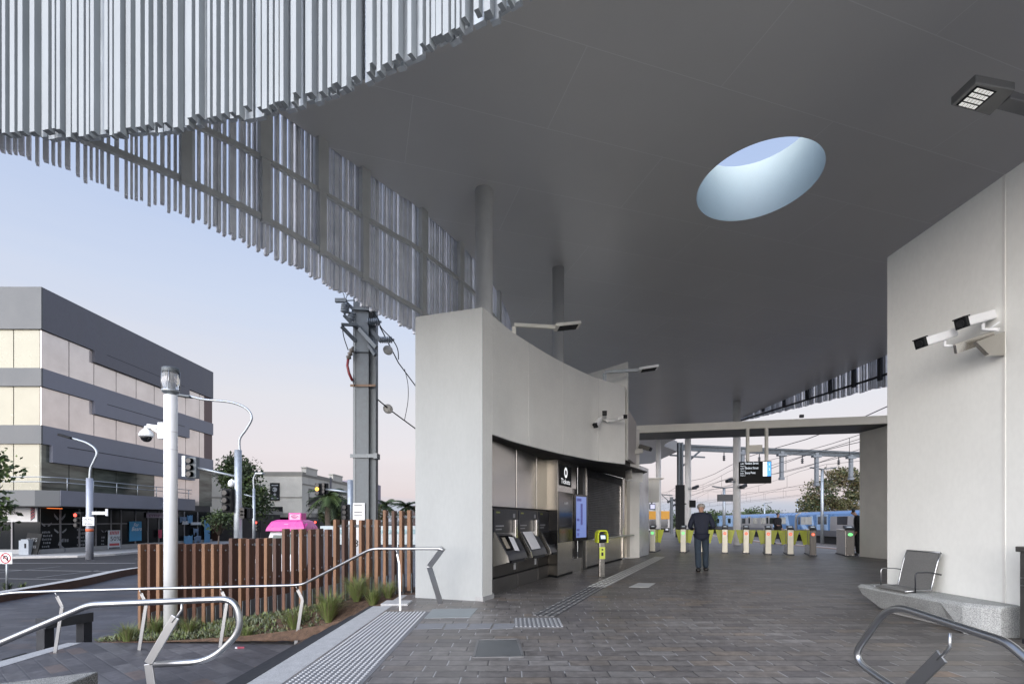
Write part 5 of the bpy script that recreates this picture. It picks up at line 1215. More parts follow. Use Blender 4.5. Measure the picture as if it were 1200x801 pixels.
# ------------------------------------------------------------------ cream corner building further up the street
cb2 = thing('corner_building', 'cream two storey corner building with stepped parapet beyond the tree', 'building', (-35,70,ZS))
cw = mat('cream_render', (.52,.50,.44), .8, 0, .1, .8, fine=.05); cwd = mat('cream_trim', (.24,.23,.20), .8, 0, .1, 1)
GX, GY = -26.3, 62
b = MB(); b.prism([(-48,GY),(GX,GY),(GX,90),(-48,90)], 2.3, 7.2); b.build('upper_wall', cw, cb2)
b = MB(); b.box((-48,GY+.2,ZS),(GX-.2,90,2.3)); b.build('shopfront', glass_dark, cb2)
b = MB(); b.box((-48.0,GY-.06,6.95),(GX+.06,90,7.45)); b.build('cornice', cwd, cb2)
for y0, y1, z in ((63.0,66.6,8.05),(72.5,76.5,8.05),(82,86,8.05)):
    b = MB(); b.box((GX-.5,y0,7.2),(GX+.10,y1,z)); b.box((GX-.55,y0-.1,z),(GX+.16,y1+.1,z+.15)); b.build('parapet_step', cw, cb2)
b = MB(); b.box((-48,GY-.05,4.2),(GX+.03,GY+.0,4.32)); b.box((GX,GY,5.9),(GX+.06,90,6.02)); b.build('string_course', cwd, cb2)
for y in (71.6,81.2): b = MB(); b.box((GX,y-.25,2.3),(GX+.12,y+.25,7.6)); b.build('pilaster', mat('pilaster_grey', (.13,.13,.15), .7, 0, .1, 2), cb2)
for y in (65.6,77,86):
    b = MB(); b.box((GX+.002,y-1.6,3.4),(GX+.05,y+1.6,5.4)); wn = b.build('window', mat('old_window', (.022,.022,.026), .5, 0, .2, 2), cb2)
    b = MB(); b.box((GX+.05,y-1.75,3.25),(GX+.2,y+1.75,3.4)); b.box((GX+.05,y-1.7,5.4),(GX+.14,y+1.7,5.5)); b.build('sill', cwd, wn)
    b = MB(); b.box((GX+.05,y-1.5,4.4),(GX+.06,y+1.4,5.3)); b.build('blind', cw, wn)
b = MB(); b.prism([(-48,59.4),(GX+2.2,59.4),(GX+2.2,90),(GX,90),(GX,GY),(-48,GY)], 1.75, 2.25); b.build('veranda', cwd, cb2)
b = MB(); p, q = at(293,603,59.3), at(331,609,59.3); b.box((p.x,59.25,2.28),(q.x,59.4,3.0)); sb = b.build('sign_board', black_paint, cb2)
b = MB(); text_mesh(b, 'BUSCETTA', (p.x+.5,59.25,2.42), (1,0,0), (0,0,1), .5, .012, width=q.x-p.x-.9); b.build('lettering', mat('letter_dim', (.17,.16,.13), .6, 0, .1, 4), sb)
b = MB(); p, q = at(317,565.5,GY), at(328,586,GY); b.box((p.x,GY-.12,q.z),(q.x,GY-.02,p.z)); sb = b.build('wall_sign', black_paint, cb2)
b = MB(); w_ = q.x-p.x; 
for v, u in ((.86,.7),(.12,.8)):
    b.box((p.x+w_*(1-u)/2,GY-.125,lerp(q.z,p.z,v)-.06),(p.x+w_*(1+u)/2,GY-.121,lerp(q.z,p.z,v)+.06))
b.lathe((p.x+w_*.5,GY-.121,lerp(q.z,p.z,.34)),[(.16,0),(.16,.01)],16,axis=(0,-1,0)); b.lathe((p.x+w_*.5,GY-.121,lerp(q.z,p.z,.62)),[(.3,0),(.3,.006)],16,axis=(0,-1,0)); b.build('emblem', mat('emblem_grey', (.25,.26,.27), .6, 0, .3, 6), sb)
b = MB(); b.box((-45,100,ZS),(-30.5,115,9.5)); b.cur = 1
for k in range(4): b.box((-44.5+3.6*k,99.96,7.2),(-42+3.6*k,100,8.6))
tag(b.build('distant_building', [mat('far_mauve', (.28,.25,.30), .8, 0, .1, 1), MATS['old_window']], org=(-38,107,ZS)), 'plain mauve grey building rising behind the cream corner building', 'building')
b = MB(); b.box((-60,54,ZS),(-31.5,56,2.0)); b.cur = 1; b.box((-31.5,53,2.0),(-26.8,58,2.4)); b.cur = 2; b.box((-31.5,53.2,ZS),(-27,57.6,2.0))
tag(b.build('shop_row', [corten, cwd, sf], org=(-40,55,ZS)), 'low shop with cream awning between the office block and the cream corner building', 'building')
b = MB(); b.prism([(-24,120),(-5,130),(-5,140),(-24,140)], ZS, 5.0); b.cur = 1
for k in range(8): b.box((-22+2*k,119.5+1.05*k,1.2),(-20.6+2*k,120.5+1.05*k,2.4))
tag(b.build('distant_building', [mat('far_brick', (.16,.11,.10), .8, 0, .15, 1), mat('old_window', (.05,.05,.055))], org=(-15,130,ZS)), 'low brick building far down the street behind the palms', 'building')
b = MB(); b.box((-15.5,40,ZS+.4),(-7.2,41,.9)); b.cur = 1; b.box((-15.4,39.96,.25),(-7.3,40,.62)); b.cur = 2
for k in range(5): b.box((-15.3+2*k,39.98,ZS+.02),(-15.2+2*k,40.2,.4))
tag(b.build('bus_shelter', [mat('shelter_grey', (.35,.40,.42), .4, .2, .1, 3), mat('shelter_glass', (.3,.42,.45), .1, .3, .1, 2), galv], org=(-11,40.5,ZS)), 'long glazed tram style shelter glimpsed through the tall fence blades', 'shelter')
# ------------------------------------------------------------------ white lamp pole on the garden
lp = thing('lamp_pole', 'thick white lamp pole with clear lantern standing in the garden in front of the fence', 'lamp pole', (-6.05,8.75,-.73))
PX, PY = at(200,610,8.75).x, 8.75
zt = at(0,463,PY).z
b = MB(); b.lathe((PX,PY,0), [(.106,-.80),(.106,zt-.01),(.10,zt)], 28); b.build('pole', post_white, lp)
for z in (2.55,2.86): b = MB(); b.lathe((PX,PY,0), [(.1085,z),(.1085,z+.008)], 28); b.build('joint_ring', mat('ring_grey', (.5,.5,.5), .5, 0, 0, 1), lp)
b = MB(); b.lathe((PX,PY,0), [(.21,-.79),(.21,-.735),(.14,-.72)], 24); b.build('base_plate', mat('base_white', (.6,.6,.58), .6, 0, .05, 4), lp)
z0, z1 = at(0,463,PY).z, at(0,437,PY).z
b = MB(); b.lathe((PX,PY,0), [(.066,zt-.005),(.066,at(0,447,PY).z)], 18); b.build('neck', galv, lp)
zl0, zl1 = at(0,461,PY).z+.28, at(0,431,PY).z
zl0 = at(0,460,PY).z
b = MB(); b.lathe((PX,PY,0), [(.125,zl0),(.138,zl0+.02),(.138,zl0+.05),(.06,zl0+.06)], 20); b.build('lantern_base', galv, lp)
b = MB(); b.lathe((PX,PY,0), [(.13,zl1-.10),(.138,zl1-.09),(.138,zl1-.015),(.125,zl1)], 20); b.build('lantern_cap', dark_galv, lp)
gl = bpy.data.materials.new('lantern_glass'); N, L = nodes_of(gl); p_ = N['Principled BSDF']; p_.inputs['Base Color'].default_value = (.95,.96,.97,1); p_.inputs['Roughness'].default_value = .08; p_.inputs['Transmission Weight'].default_value = .75; p_.inputs['IOR'].default_value = 1.12
b = MB(); b.lathe((PX,PY,0), [(.133,zl0+.05),(.133,zl1-.10)], 20); b.build('lantern_glass', gl, lp)
b = MB(); b.lathe((PX,PY,0), [(.055,zl0+.055),(.045,zl0+.30),(.07,zl1-.11)], 14); b.build('lamp_tube', post_white, lp)
for k in range(4): a = k*pi/2+.4; b = MB(); b.tube([(PX+.137*cos(a),PY+.137*sin(a),zl0+.04),(PX+.137*cos(a),PY+.137*sin(a),zl1-.06)], .006, 6); b.build('lantern_rod', steel, lp)
dc = thing('dome_camera', 'white dome security camera on a bracket fixed to the white lamp pole', 'camera', (PX-.13,PY,2.6))
b = MB(); za = at(0,499.5,PY).z; b.box((PX-.20,PY-.05,at(0,514,PY).z),(PX-.104,PY+.05,at(0,495,PY).z)); b.bar((PX-.19,PY,za-.02),(at(173,0,PY).x,PY,za+.01), .06, .07); b.bar((PX-.2,PY,at(0,507,PY).z),(at(176,0,PY).x,PY,za), .05, .04); b.build('bracket', post_white, dc, bevel=.006)
cxm = at(171.5,0,PY).x; zd = at(0,509,PY).z
b = MB(); b.lathe((cxm,PY,zd), [(.03,.15),(.04,.10),(.085,.06),(.115,.01),(.118,-.02),(.10,-.04)], 20); hs = b.build('housing', post_white, dc)
b = MB(); b.lathe((cxm,PY,zd), [(.09,-.04),(.088,-.06),(.07,-.10),(.035,-.125),(.005,-.13)], 20); b.build('dome', black_gloss, hs)

# ------------------------------------------------------------------ galvanised signal pole with lamp arm
def arm_path(pts, Y): return smooth_path([at(x,y,Y) for x,y in pts], 6)
SY = 20.0
sp_ = thing('signal_pole', 'galvanised signal pole with a tall curved lamp arm and a mast arm to the left', 'signal pole', at(279,690,SY))
SXp = at(279,0,SY).x; b = MB(); b.lathe((SXp,SY,0), [(.15,ZS),(.15,at(0,592,SY).z),(.135,at(0,590,SY).z),(.135,at(0,527,SY).z)], 18); b.build('pole', galv, sp_)
b = MB(); b.tube(arm_path([(281,528),(281,514),(289,502),(295,489),(288,478),(270,471),(240,468),(222,464)],SY), [.055]*30+[.045]*13 if 0 else .048, 8); la = b.build('lamp_arm', galv, sp_)
b = MB(); p, q = at(224,465,SY), at(207,462.5,SY); b.bar(p, q, .26, .09); b.build('lamp_head', dark_galv, la, bevel=.03)
b = MB(); b.tube([at(277,558,SY), at(250,552,SY), at(232,548,SY)], .045, 8); ma_ = b.build('mast_arm', galv, sp_)
def signal_head(par, x, y, Y, w_, h_, lit=None, face=-1, m=black_paint):
    c = at(x,y,Y); b = MB(); b.box((c.x-w_/2,c.y-.12,c.z-h_/2),(c.x+w_/2,c.y+.12,c.z+h_/2)); o = b.build('signal_head', m, par, bevel=.03)
    for i in range(3):
        z = c.z + h_*(.31-.31*i); b = MB(); b.lathe((c.x,c.y-.12,z), [(.115,0),(.115,.16)], 14, axis=(0,face,0)); b.build('visor', m, o)
        b = MB(); b.lathe((c.x,c.y-.285,z), [(.10,0),(.10,.012)], 14, axis=(0,-1,0)); lm = mat('signal_red', (.4,.02,.01), .4, 0, 0, 1, emit=(1,.06,.03), estr=1.3) if lit == i == 0 else mat('signal_amber', (.4,.2,.02), .4, 0, 0, 1, emit=(1,.42,.04), estr=1.4) if lit == i == 1 else lens_black; b.build('signal_lens', lm, o)
    return o
signal_head(ma_, 226,548,SY, .42, .86, None, 1, dark_galv); b = MB(); c = at(220.5,547,SY); b.box((c.x-.06,c.y-.3,c.z-.40),(c.x+.07,c.y+.1,c.z+.42)); b.build('backing_board', galv, ma_)
signal_head(sp_, 267.5,586,SY-.2, .40, .95); signal_head(sp_, 288,601,SY+.1, .5, .42, None, 1)
b = MB(); c = at(271,566,SY); b.lathe(c+Vector((0,0,-.1)), [(.02,.26),(.10,.2),(.13,.08),(.11,-.02),(.02,-.06)], 14); b.bar(c+Vector((0,0,.15)), at(278,566,SY), .06, .06); b.build('dome_camera', post_white, sp_)
# street lamp by the shops
LY = 29.6; lx = at(105,0,LY).x
sl1 = thing('street_lamp', 'grey street lamp with swan neck arm in front of the shops', 'street lamp', (lx,LY,ZS))
b = MB(); b.lathe((lx,LY,0), [(.19,ZS),(.19,at(0,603,LY).z),(.17,at(0,602,LY).z),(.17,at(0,560,LY).z)], 16); b.build('pole', mat('pole_bluegrey', (.36,.38,.43), .5, .5, .1, 5), sl1)
b = MB(); b.tube(arm_path([(105,561),(106,549),(110,540),(113.5,531),(110,524),(100,518),(84,513)],LY), .06, 8); la = b.build('lamp_arm', galv, sl1)
b = MB(); b.bar(at(85,513.5,LY), at(70,509,LY), .36, .13); b.build('lamp_head', black_paint, la, bevel=.04)
b = MB(); b.lathe((lx,LY,0), [(.195,at(0,622.5,LY).z),(.195,at(0,619,LY).z)], 16); b.build('orange_band', mat('orange_tape', (.6,.13,.05), .5, 0, .1, 5), sl1)
b = MB(); p, q = at(97,605.5,LY-.22), at(110.5,615.5,LY-.22); b.box((p.x,p.y-.02,q.z),(q.x,p.y+.02,p.z)); sn = b.build('sign_plate', sign_white, sl1)
b = MB()
for s_, v in (('USE FULL','.62'),('TO','.38'),('CROSSING','.1')):
    wdt = (q.x-p.x)*(.8 if s_ != 'TO' else .2); text_mesh(b, s_, (p.x+(q.x-p.x-wdt)/2,p.y-.02,lerp(q.z,p.z,float(v))), (1,0,0), (0,0,1), .16, .006, width=wdt)
b.build('lettering', letter_black, sn)
b = MB(); p, q = at(108,599,LY-.1), at(124,602.5,LY-.1); b.box((p.x,p.y-.02,q.z),(q.x,p.y+.02,p.z)); b.box((q.x,p.y-.03,at(0,604,LY).z),(q.x+.12,p.y+.03,at(0,596,LY).z)); b.build('street_sign', sign_white, sl1)
signal_head(sl1, 93,609,LY-.1, .40, .95, 0)
ct = at(92,0,LY).x; b = MB(); b.tube([(ct+.2,LY,1.2),(lx,LY,1.2)], .03, 6); b.build('signal_bracket', black_paint, sl1)
# slim lamp and amber signal further on
Y3 = 34; x3 = at(297.5,0,Y3).x
s3 = thing('street_lamp', 'slim pale street lamp pole between the signal pole and the cream building', 'street lamp', (x3,Y3,ZS))
b = MB(); b.lathe((x3,Y3,0), [(.11,ZS),(.085,at(0,572,Y3).z)], 12); b.build('pole', galv, s3)
b = MB(); b.tube(arm_path([(297.5,573),(297,562),(299,556),(303,554)],Y3), .05, 8); la = b.build('lamp_arm', galv, s3)
b = MB(); b.bar(at(300,554.5,Y3), at(309,554.5,Y3), .35, .12); b.build('lamp_head', galv, la, bevel=.03)
b = MB(); b.tube([at(297.5,582,Y3), at(286,579,Y3)], .04, 6); b.build('side_arm', galv, s3)
Y4 = 26; s4 = thing('signal_pole', 'grey signal mast with amber light above the palm, behind the railway mast', 'signal pole', (at(410,0,Y4).x,Y4,ZS))
x4 = at(410.5,0,Y4).x; b = MB(); b.lathe((x4,Y4,0), [(.16,ZS),(.15,at(0,562,Y4).z)], 14); b.build('pole', galv, s4)
b = MB(); b.tube([at(410,577,Y4), at(395,574.5,Y4), at(380,573,Y4)], .06, 8); ma2 = b.build('mast_arm', galv, s4)
signal_head(ma2, 374,573,Y4-.1, .38, .62, 1); signal_head(ma2, 380.5,572,Y4+.1, .34, .56, None, 1); signal_head(s4, 405.5,600,Y4-.1, .45, .85, None, 1)
for (x,y,lab) in ((302,613.5,'red signal light in front of the cream building shopfront, left of the pink roofed van'),(371,613,'red signal light right of the pink roofed van')):
    Yq = 42; t = thing('traffic_signal', lab, 'traffic light', (at(x,0,Yq).x,Yq,ZS)); xq = at(x,0,Yq).x
    b = MB(); b.lathe((xq,Yq+.2,0), [(.06,ZS),(.06,at(0,y-4,Yq).z)], 8); b.build('post', black_paint, t); signal_head(t, x, y+2.5, Yq, .42, .95, 0)
# no u-turn sign
Yn = 16.2; xn = at(7,0,Yn).x
nu = thing('road_sign', 'square white no U turn road sign on a short post at the left edge', 'road sign', (xn,Yn,ZS))
zc = at(0,653.5,Yn).z
b = MB(); b.tube([(xn,Yn+.03,ZS),(xn,Yn+.03,zc+.15)], .03, 8); b.build('post', galv, nu)
b = MB(); b.box((xn-.21,Yn-.01,zc-.19),(xn+.21,Yn+.01,zc+.19)); bd = b.build('board', sign_white, nu, bevel=.008)
b = MB(); n = 24
P = [Vector((xn+rr_*cos(2*pi*i/n),Yn-.013,zc+rr_*sin(2*pi*i/n))) for rr_ in (.175,.14) for i in range(n)]; b.add(P,[(i,(i+1)%n,n+(i+1)%n,n+i) for i in range(n)]); b.bar((xn-.1,Yn-.017,zc+.1),(xn+.1,Yn-.017,zc-.1), .035, .004, up=(0,1,0)); b.build('red_ring', mat('sign_red', (.4,.02,.03), .5, 0, 0, 1), bd)
b = MB(); b.tube([(xn+.06,Yn-.016,zc-.09),(xn+.06,Yn-.016,zc+.03),(xn+.03,Yn-.016,zc+.07),(xn-.03,Yn-.016,zc+.07),(xn-.06,Yn-.016,zc+.03),(xn-.06,Yn-.016,zc-.03)], .014, 6); b.build('arrow', letter_black, bd)
b = MB(); blades(b, Vector((xn-.1,Yn+.15,ZS)), 110, .34, .3, .008, random.Random(3)); blades(b, Vector((xn+.35,Yn+.2,ZS)), 80, .3, .26, .008, random.Random(4)); tag(b.build('roadside_grass', [leaf_b, grass_a], org=(xn,Yn,ZS)), 'dark grass clump round the foot of the no U turn sign', 'grass')

# ------------------------------------------------------------------ railway mast behind the fence
MY = 11.0
mx_ = at(427,0,MY).x
om = thing('railway_mast', 'grey steel H section railway mast with insulators behind the timber fence', 'mast', (mx_,MY,ZS))
zt = at(0,347,MY).z; zl = 2.75
b = MB(); x0, x1 = at(414,0,MY).x, at(432,0,MY).x
# H section: one flange faces the viewer
def hsec(b, z0, z1, k=1.0):
    b.box((x0,MY,z0),(x1,MY+.022,z1)); b.box((x0,MY+.30,z0),(x1,MY+.322,z1)); b.box((x1-.10,MY+.023,z0),(x1-.075,MY+.299,z1))
    b.box((x1-.012,MY+.10,z0),(x1+.13,MY+.30,z1-.05))
hsec(b, ZS, zt); b.build('post', dark_galv, om)
b = MB(); b.box((x0-.002,MY-.012,ZS),(x0+.05,MY-.001,zt-.3)); b.build('edge_strip', mat('mast_edge', (.22,.24,.25), .6, .3, .1, 8), om)
for yy in (534,):
    z = at(0,yy,MY).z; b = MB(); b.box((x0-.06,MY-.04,z-.04),(x1+.2,MY-.013,z+.04)); b.box((x1+.12,MY-.05,z-.06),(x1+.2,MY+.2,z+.06)); b.build('clamp', MATS['mast_edge'], om)
z = at(0,452,MY).z; b = MB(); b.box((x0-.06,MY-.03,z-.02),(x1+.16,MY-.013,z+.03)); b.build('clamp', mat('clamp_rust', (.2,.14,.10), .7, .4, .2, 8), om)
z = at(0,413,MY).z; b = MB(); b.box((x0-.02,MY-.02,z-.01),(x1+.14,MY-.013,z+.01)); b.build('clamp', black_paint, om)
def pt(x, y, dy=0): return at(x,y,MY+dy)
def insulator(p, q, r=.085, n=6, m=mat('insulator_grey', (.22,.25,.28), .3, .1, .1, 6)):
    p, q = Vector(p), Vector(q); b = MB(); prof = [(.02,-.04)]; L_ = (q-p).length
    for i in range(n):
        h = L_*i/n; prof += [(.035,h),(r,h+L_/n*.25),(r*.9,h+L_/n*.6),(.035,h+L_/n*.8)]
    prof += [(.02,L_+.04)]; b.lathe(p, prof, 14, axis=q-p); return b.build('insulator', m, om)
b = MB(); b.bar(pt(393,352,-.1), pt(406,352,-.1), .07, .08); b.bar(pt(404,353,-.05), pt(414,362,0), .05, .06); b.bar(pt(400,380,-.2), pt(420,381,-.05), .06, .05); b.bar(pt(400,382,-.2), pt(417,400,0), .05, .07); b.bar(pt(403,369,-.1), pt(418,385,0), .06, .06); b.bar(pt(421,385,-.05), pt(441,407,-.25), .06, .08); b.bar(pt(432,404,-.05), pt(440,416,-.2), .06, .07); b.bar(pt(433,385,.1), pt(446,399,.1), .07, .09); b.bar(pt(412,362,-.03),pt(433,363,-.03), .05, .03); b.build('bracket', dark_galv, om)
b = MB(); b.box((pt(433.5,0).x,MY-.05,pt(0,374).z),(pt(437,0).x,MY+.1,pt(0,352).z)); b.build('end_box', black_paint, om)
insulator(pt(404,366,-.1), pt(405,356,-.1), .095, 4); insulator(pt(411,375,-.02), pt(413,366,0), .09, 3); insulator(pt(431,377,.0), pt(445,377,0), .085, 6); insulator(pt(445,398,.1), pt(460,398,.1), .075, 7); insulator(pt(408,420,-.1), pt(413,408,-.1), .06, 3, mat('insulator_brown', (.16,.14,.12), .4, .1, .1, 6)); 
b = MB(); b.tube([pt(408,421,-.1),pt(407,428,-.1),pt(409,437,-.1),pt(413,446,-.05)], .03, 8); b.build('red_fuse', mat('fuse_red', (.22,.03,.035), .4, 0, .1, 8), om)
b = MB()
for P in ([(394,352),(400,352.5),(418,352),(430,356),(436,363),(443,374),(447,384),(460,398),(466,409),(467,421)],[(401,382),(403,395),(408,410)],[(413,446),(416,452)]):
    b.tube(smooth_path([pt(x,y,-.08) for x,y in P],4), .011, 6)
b.tube(smooth_path([pt(404,355),(pt(403,345)),pt(399,339)],3), .008, 5); b.tube([pt(404,352),pt(407,346),pt(404,341)], .008, 5); b.build('cable', black_paint, om)
# twin feeder wires running off behind the white wall
we = lambda x, y, Y: at(x,y,Y)
b = MB(); b.tube([pt(445,382,.1), we(467,425,11.6), we(487,452,12.2), we(520,500,13.5)], .014, 6); b.tube([pt(437,463,.2), we(457,480,11.5), we(487,502,12.4), we(530,535,13.6)], .014, 6)
b.tube(smooth_path([we(474,432,11.8),we(478,450,11.9),we(478,470,12.0),we(474,492,12)],4), .008, 5); wr = b.build('feeder_wire', black_paint, org=we(470,430,11.7)); tag(wr, 'pair of dark feeder wires running from the railway mast to behind the white wall', 'wires')
for p in (we(456,410.5,11.35), we(456,479,11.5)):
    b = MB(); b.lathe(p-Vector((.02,.02,0)), [(.02,-.03),(.105,-.022),(.115,0),(.105,.022),(.02,.03)], 18, axis=(.45,-.85,.1)); b.build('wire_disc', mat('disc_pale', (.48,.47,.43), .4, 0, .1, 6), wr)
b = MB(); p, q = at(413.5,589,MY-.03), at(427.5,640,MY-.03); b.box((p.x,MY-.035,q.z-.2),(q.x,MY-.02,p.z)); ms = b.build('mast_number_plate', sign_white, om)
b = MB(); text_mesh(b, '3', (p.x+.03,MY-.036,at(0,640,MY).z), (1,0,0), (0,0,1), .22, .004); 
for yy in (592,600,604): b.box((p.x+.03,MY-.0365,at(0,yy,MY).z),(q.x-.06,MY-.0355,at(0,yy,MY).z+.014))
b.build('lettering', letter_black, ms)

# ------------------------------------------------------------------ van with pink roof
VY = 19.0
vx0, vx1 = at(306,0,VY).x, at(352,0,VY).x
van = thing('delivery_van', 'white van with pink domed roof and pink box sign behind the fence', 'van', ((vx0+vx1)/2,VY+2,ZS))
b = MB(); zr = at(0,622,VY).z; body = [(VY,ZS+.35),(VY-.04,ZS+.9),(VY+.55,zr-.02),(VY+4.4,zr),(VY+4.45,ZS+.35)]
V = [(vx0+.08*(i==2 or i==3),y,z) for i,(y,z) in enumerate(body)] + [(vx1-.08*(i==2 or i==3),y,z) for i,(y,z) in enumerate(body)]; n = 5
b.add(V,[tuple(range(n)),tuple(range(n,2*n))[::-1]]+[(i,n+i,n+(i+1)%n,(i+1)%n) for i in range(n)]); bdv = b.build('body', mat('van_white', (.75,.76,.77), .25, 0, .03, 2), van, bevel=.06, seg=3)
b = MB(); b.add([(vx0+.22,VY+.02,ZS+1.02),(vx1-.22,VY+.02,ZS+1.02),(vx1-.26,VY+.44,zr-.16),(vx0+.26,VY+.44,zr-.16)],[(0,1,2,3)]); b.build('windscreen', mat('van_glass', (.12,.13,.10), .06, .3, .1, 3), van)
pink = mat('hot_pink', (.62,.055,.30), .3, 0, .06, 2); pinkd = mat('deep_pink', (.38,.02,.20), .3, 0, .1, 2)
b = MB(); S = []
for i, (gx, gz) in enumerate(((0,0),(.03,.14),(.14,.36),(.30,.44))): S.append((gx,gz))
rings = []
for gx, gz in S: rings.append([(vx0-.02+gx*1.1,VY+.35+gx,zr+gz),(vx1+.02-gx*1.0,VY+.35+gx,zr+gz),(vx1+.02-gx*1.0,VY+1.75-gx,zr+gz),(vx0-.02+gx*1.1,VY+1.75-gx,zr+gz)])
b.smooth = False; b.add([p for r_ in rings for p in r_], [(i*4+j,i*4+(j+1)%4,i*4+4+(j+1)%4,i*4+4+j) for i in range(3) for j in range(4)]+[(12,13,14,15)]); b.build('roof_dome', pink, van, bevel=.03)
b = MB()
for k in range(3):
    x = lerp(vx0,vx1,.58+.14*k); b.add([(x,VY+.40,zr+.06),(x+.20,VY+.40,zr+.06),(x+.26,VY+.60,zr+.30),(x+.06,VY+.60,zr+.30)],[(0,1,2,3)])
b.build('roof_pattern', pinkd, van)
b = MB(); m_ = at(333,615.5,VY+.42); b.box((m_.x-.02,VY+.445,m_.z+.02),(m_.x+.14,VY+.455,m_.z+.07)); b.bar((m_.x+.11,VY+.40,m_.z-.09),(m_.x+.13,VY+.45,m_.z+.05), .06, .01, up=(0,1,0)); b.build('roof_mark', sign_white, van)
bx0, bx1 = at(338,0,VY+.8).x, at(353,0,VY+.8).x; zb0, zb1 = at(0,610.5,VY+.8).z, at(0,600.5,VY+.8).z
b = MB(); b.box((bx0,VY+.8,zb0-.06),(bx1,VY+1.3,zb1)); bs_ = b.build('roof_sign', pink, van, bevel=.02)
b = MB(); b.box((bx0+.05,VY+.79,zb0+.0),(bx1-.05,VY+.802,zb1-.06)); b.build('sign_face', mat('pale_pink', (.72,.42,.55), .5, 0, .03, 3), bs_)
b = MB(); c = Vector(((bx0+bx1)/2,VY+.785,zb0+.08))
for r_ in (.06,.11,.165): b.tube([c+Vector((r_*1.1*cos(a),0,r_*sin(a))) for a in [R(35+11*i) for i in range(11)]], .012, 5)
b.build('wifi_symbol', pinkd, bs_)
for x, y in ((vx0+.1,VY+.9),(vx1-.1,VY+.9),(vx0+.1,VY+3.5),(vx1-.1,VY+3.5)):
    b = MB(); b.lathe((x-.1,y,ZS+.35), [(.05,0),(.33,0),(.34,.03),(.34,.17),(.33,.2),(.05,.2)], 18, axis=(1,0,0)); b.build('wheel', rubber, van)
b = MB(); b.box((vx0+.1,VY-.05,ZS+.6),(vx0+.35,VY-.02,ZS+.75)); b.build('headlight', sign_white, van); b = MB(); b.box((vx1-.35,VY-.05,ZS+.6),(vx1-.1,VY-.02,ZS+.75)); b.build('headlight', sign_white, van)
# ------------------------------------------------------------------ blue train beyond the platform
TD = Vector((8.5,54,0)).normalized(); TN = Vector((TD.y,-TD.x,0))          # along the track, away from the platform
TO = Vector((31.0,45.0,0))
def tp(s, o, z): return TO + TD*s + TN*o + Vector((0,0,z))
t_blue = mat('train_blue', (.075,.20,.42), .3, 0, .12, .8); t_pale = mat('train_pale_blue', (.36,.52,.74), .3, 0, .18, 1.2); t_grey = mat('train_silver', (.40,.39,.39), .35, .5, .08, 1); t_low = mat('train_skirt', (.20,.20,.215), .4, .4, .1, 1)
t_glass = mat('train_glass', (.02,.022,.028), .08, 0, 0, 1, spec=.8); t_dark = mat('train_under', (.012,.012,.013), .8, 0, .3, 4); t_roof = mat('train_roof', (.12,.13,.15), .6, 0, .1, 1); t_bright = mat('window_interior', (.5,.48,.42), .15, 0, .3, 1.5)
def car(label, s0, s1, cab_far=False):
    t = thing('train_carriage', label, 'train', tp((s0+s1)/2,1.4,-1.1), 'carriages of the blue train')
    prof = [(.12,-.25),(.0,.35),(0,.9),(.02,1.75),(.10,2.02),(.45,2.26),(1.4,2.36),(2.4,2.26),(2.75,2.0),(2.8,-.25)]
    def strip(name, i0, i1, m, sa, sb, out=0, close=False):
        b = MB(); V = []
        for s_ in (sa, sb): V += [tp(s_,o-out,z) for o,z in prof[i0:i1+1]]
        n = i1-i0+1; b.smooth = name == 'roof'; b.add(V,[(j,n+j,n+j+1,j+1) for j in range(n-1)]); return b.build(name, m, t)
    b = MB(); V = [tp(s0,o,z) for o,z in prof]+[tp(s1,o,z) for o,z in prof]; n = len(prof)
    b.add(V,[tuple(range(n))[::-1],tuple(range(n,2*n))]+[(j,n+j,n+(j+1)%n,(j+1)%n) for j in range(n)]); b.build('body', t_grey, t)
    strip('skirt', 0, 1, t_low, s0, s1, .012); strip('cantrail', 3, 5, t_blue, s0, s1, .01); strip('roof', 5, 7, t_roof, s0, s1, .0)
    def q(name, sa, sb, za, zb, m, out=.02, par=t, slant=0):
        b = MB(); V = [tp(sa,-out,za),tp(sb,-out,za),tp(sb+slant,-out,zb),tp(sa+slant,-out,zb)]; W = [v+TN*.06 for v in V]
        b.add(V+W,[(3,2,1,0),(4,5,6,7),(0,1,5,4),(1,2,6,5),(2,3,7,6),(3,0,4,7)]); return b.build(name, m, par)
    Lc = s1-s0
    return t, q
# near carriage: from behind the rear wall to the gap at s = 12.4
c1, q1 = car('nearer carriage of the blue train, its windows beside the rear wall', -14, 12.2)
for (a,c_) in ((-9.5,-8.3),(-6.9,-5.7),(-2.6,-1.4),(1.0,2.9)): q1('window',a,c_,.95,1.72,t_glass,.024)
q1('door_pocket',4.4,7.6,.35,1.98,t_blue,.014)
for a in (4.75,6.1): d_ = q1('door',a,a+1.15,.36,1.95,t_pale,.022); q1('window',a+.25,a+.9,.95,1.75,t_glass,.03,d_)
q1('blue_panel',7.6,12.2,.35,1.9,t_blue,.013); q1('window',8.4,11.2,.9,1.75,t_bright,.024,slant=.0); q1('window',11.35,12.0,.9,1.75,t_glass,.024)
q1('pale_flash',9.2,10.4,.36,.92,t_pale,.019,slant=1.0); q1('pale_flash',7.7,8.2,.36,1.88,t_pale,.019,slant=.5)
q1('door_pocket',-5.4,-2.9,.35,1.98,t_blue,.014)
for a in (-5.2,-4.05): d_ = q1('door',a,a+1.05,.36,1.95,t_grey,.022); q1('window',a+.2,a+.85,.95,1.75,t_glass,.03,d_)
c2, q2 = car('middle carriage of the blue train, seen behind the walking passenger', 12.9, 37)
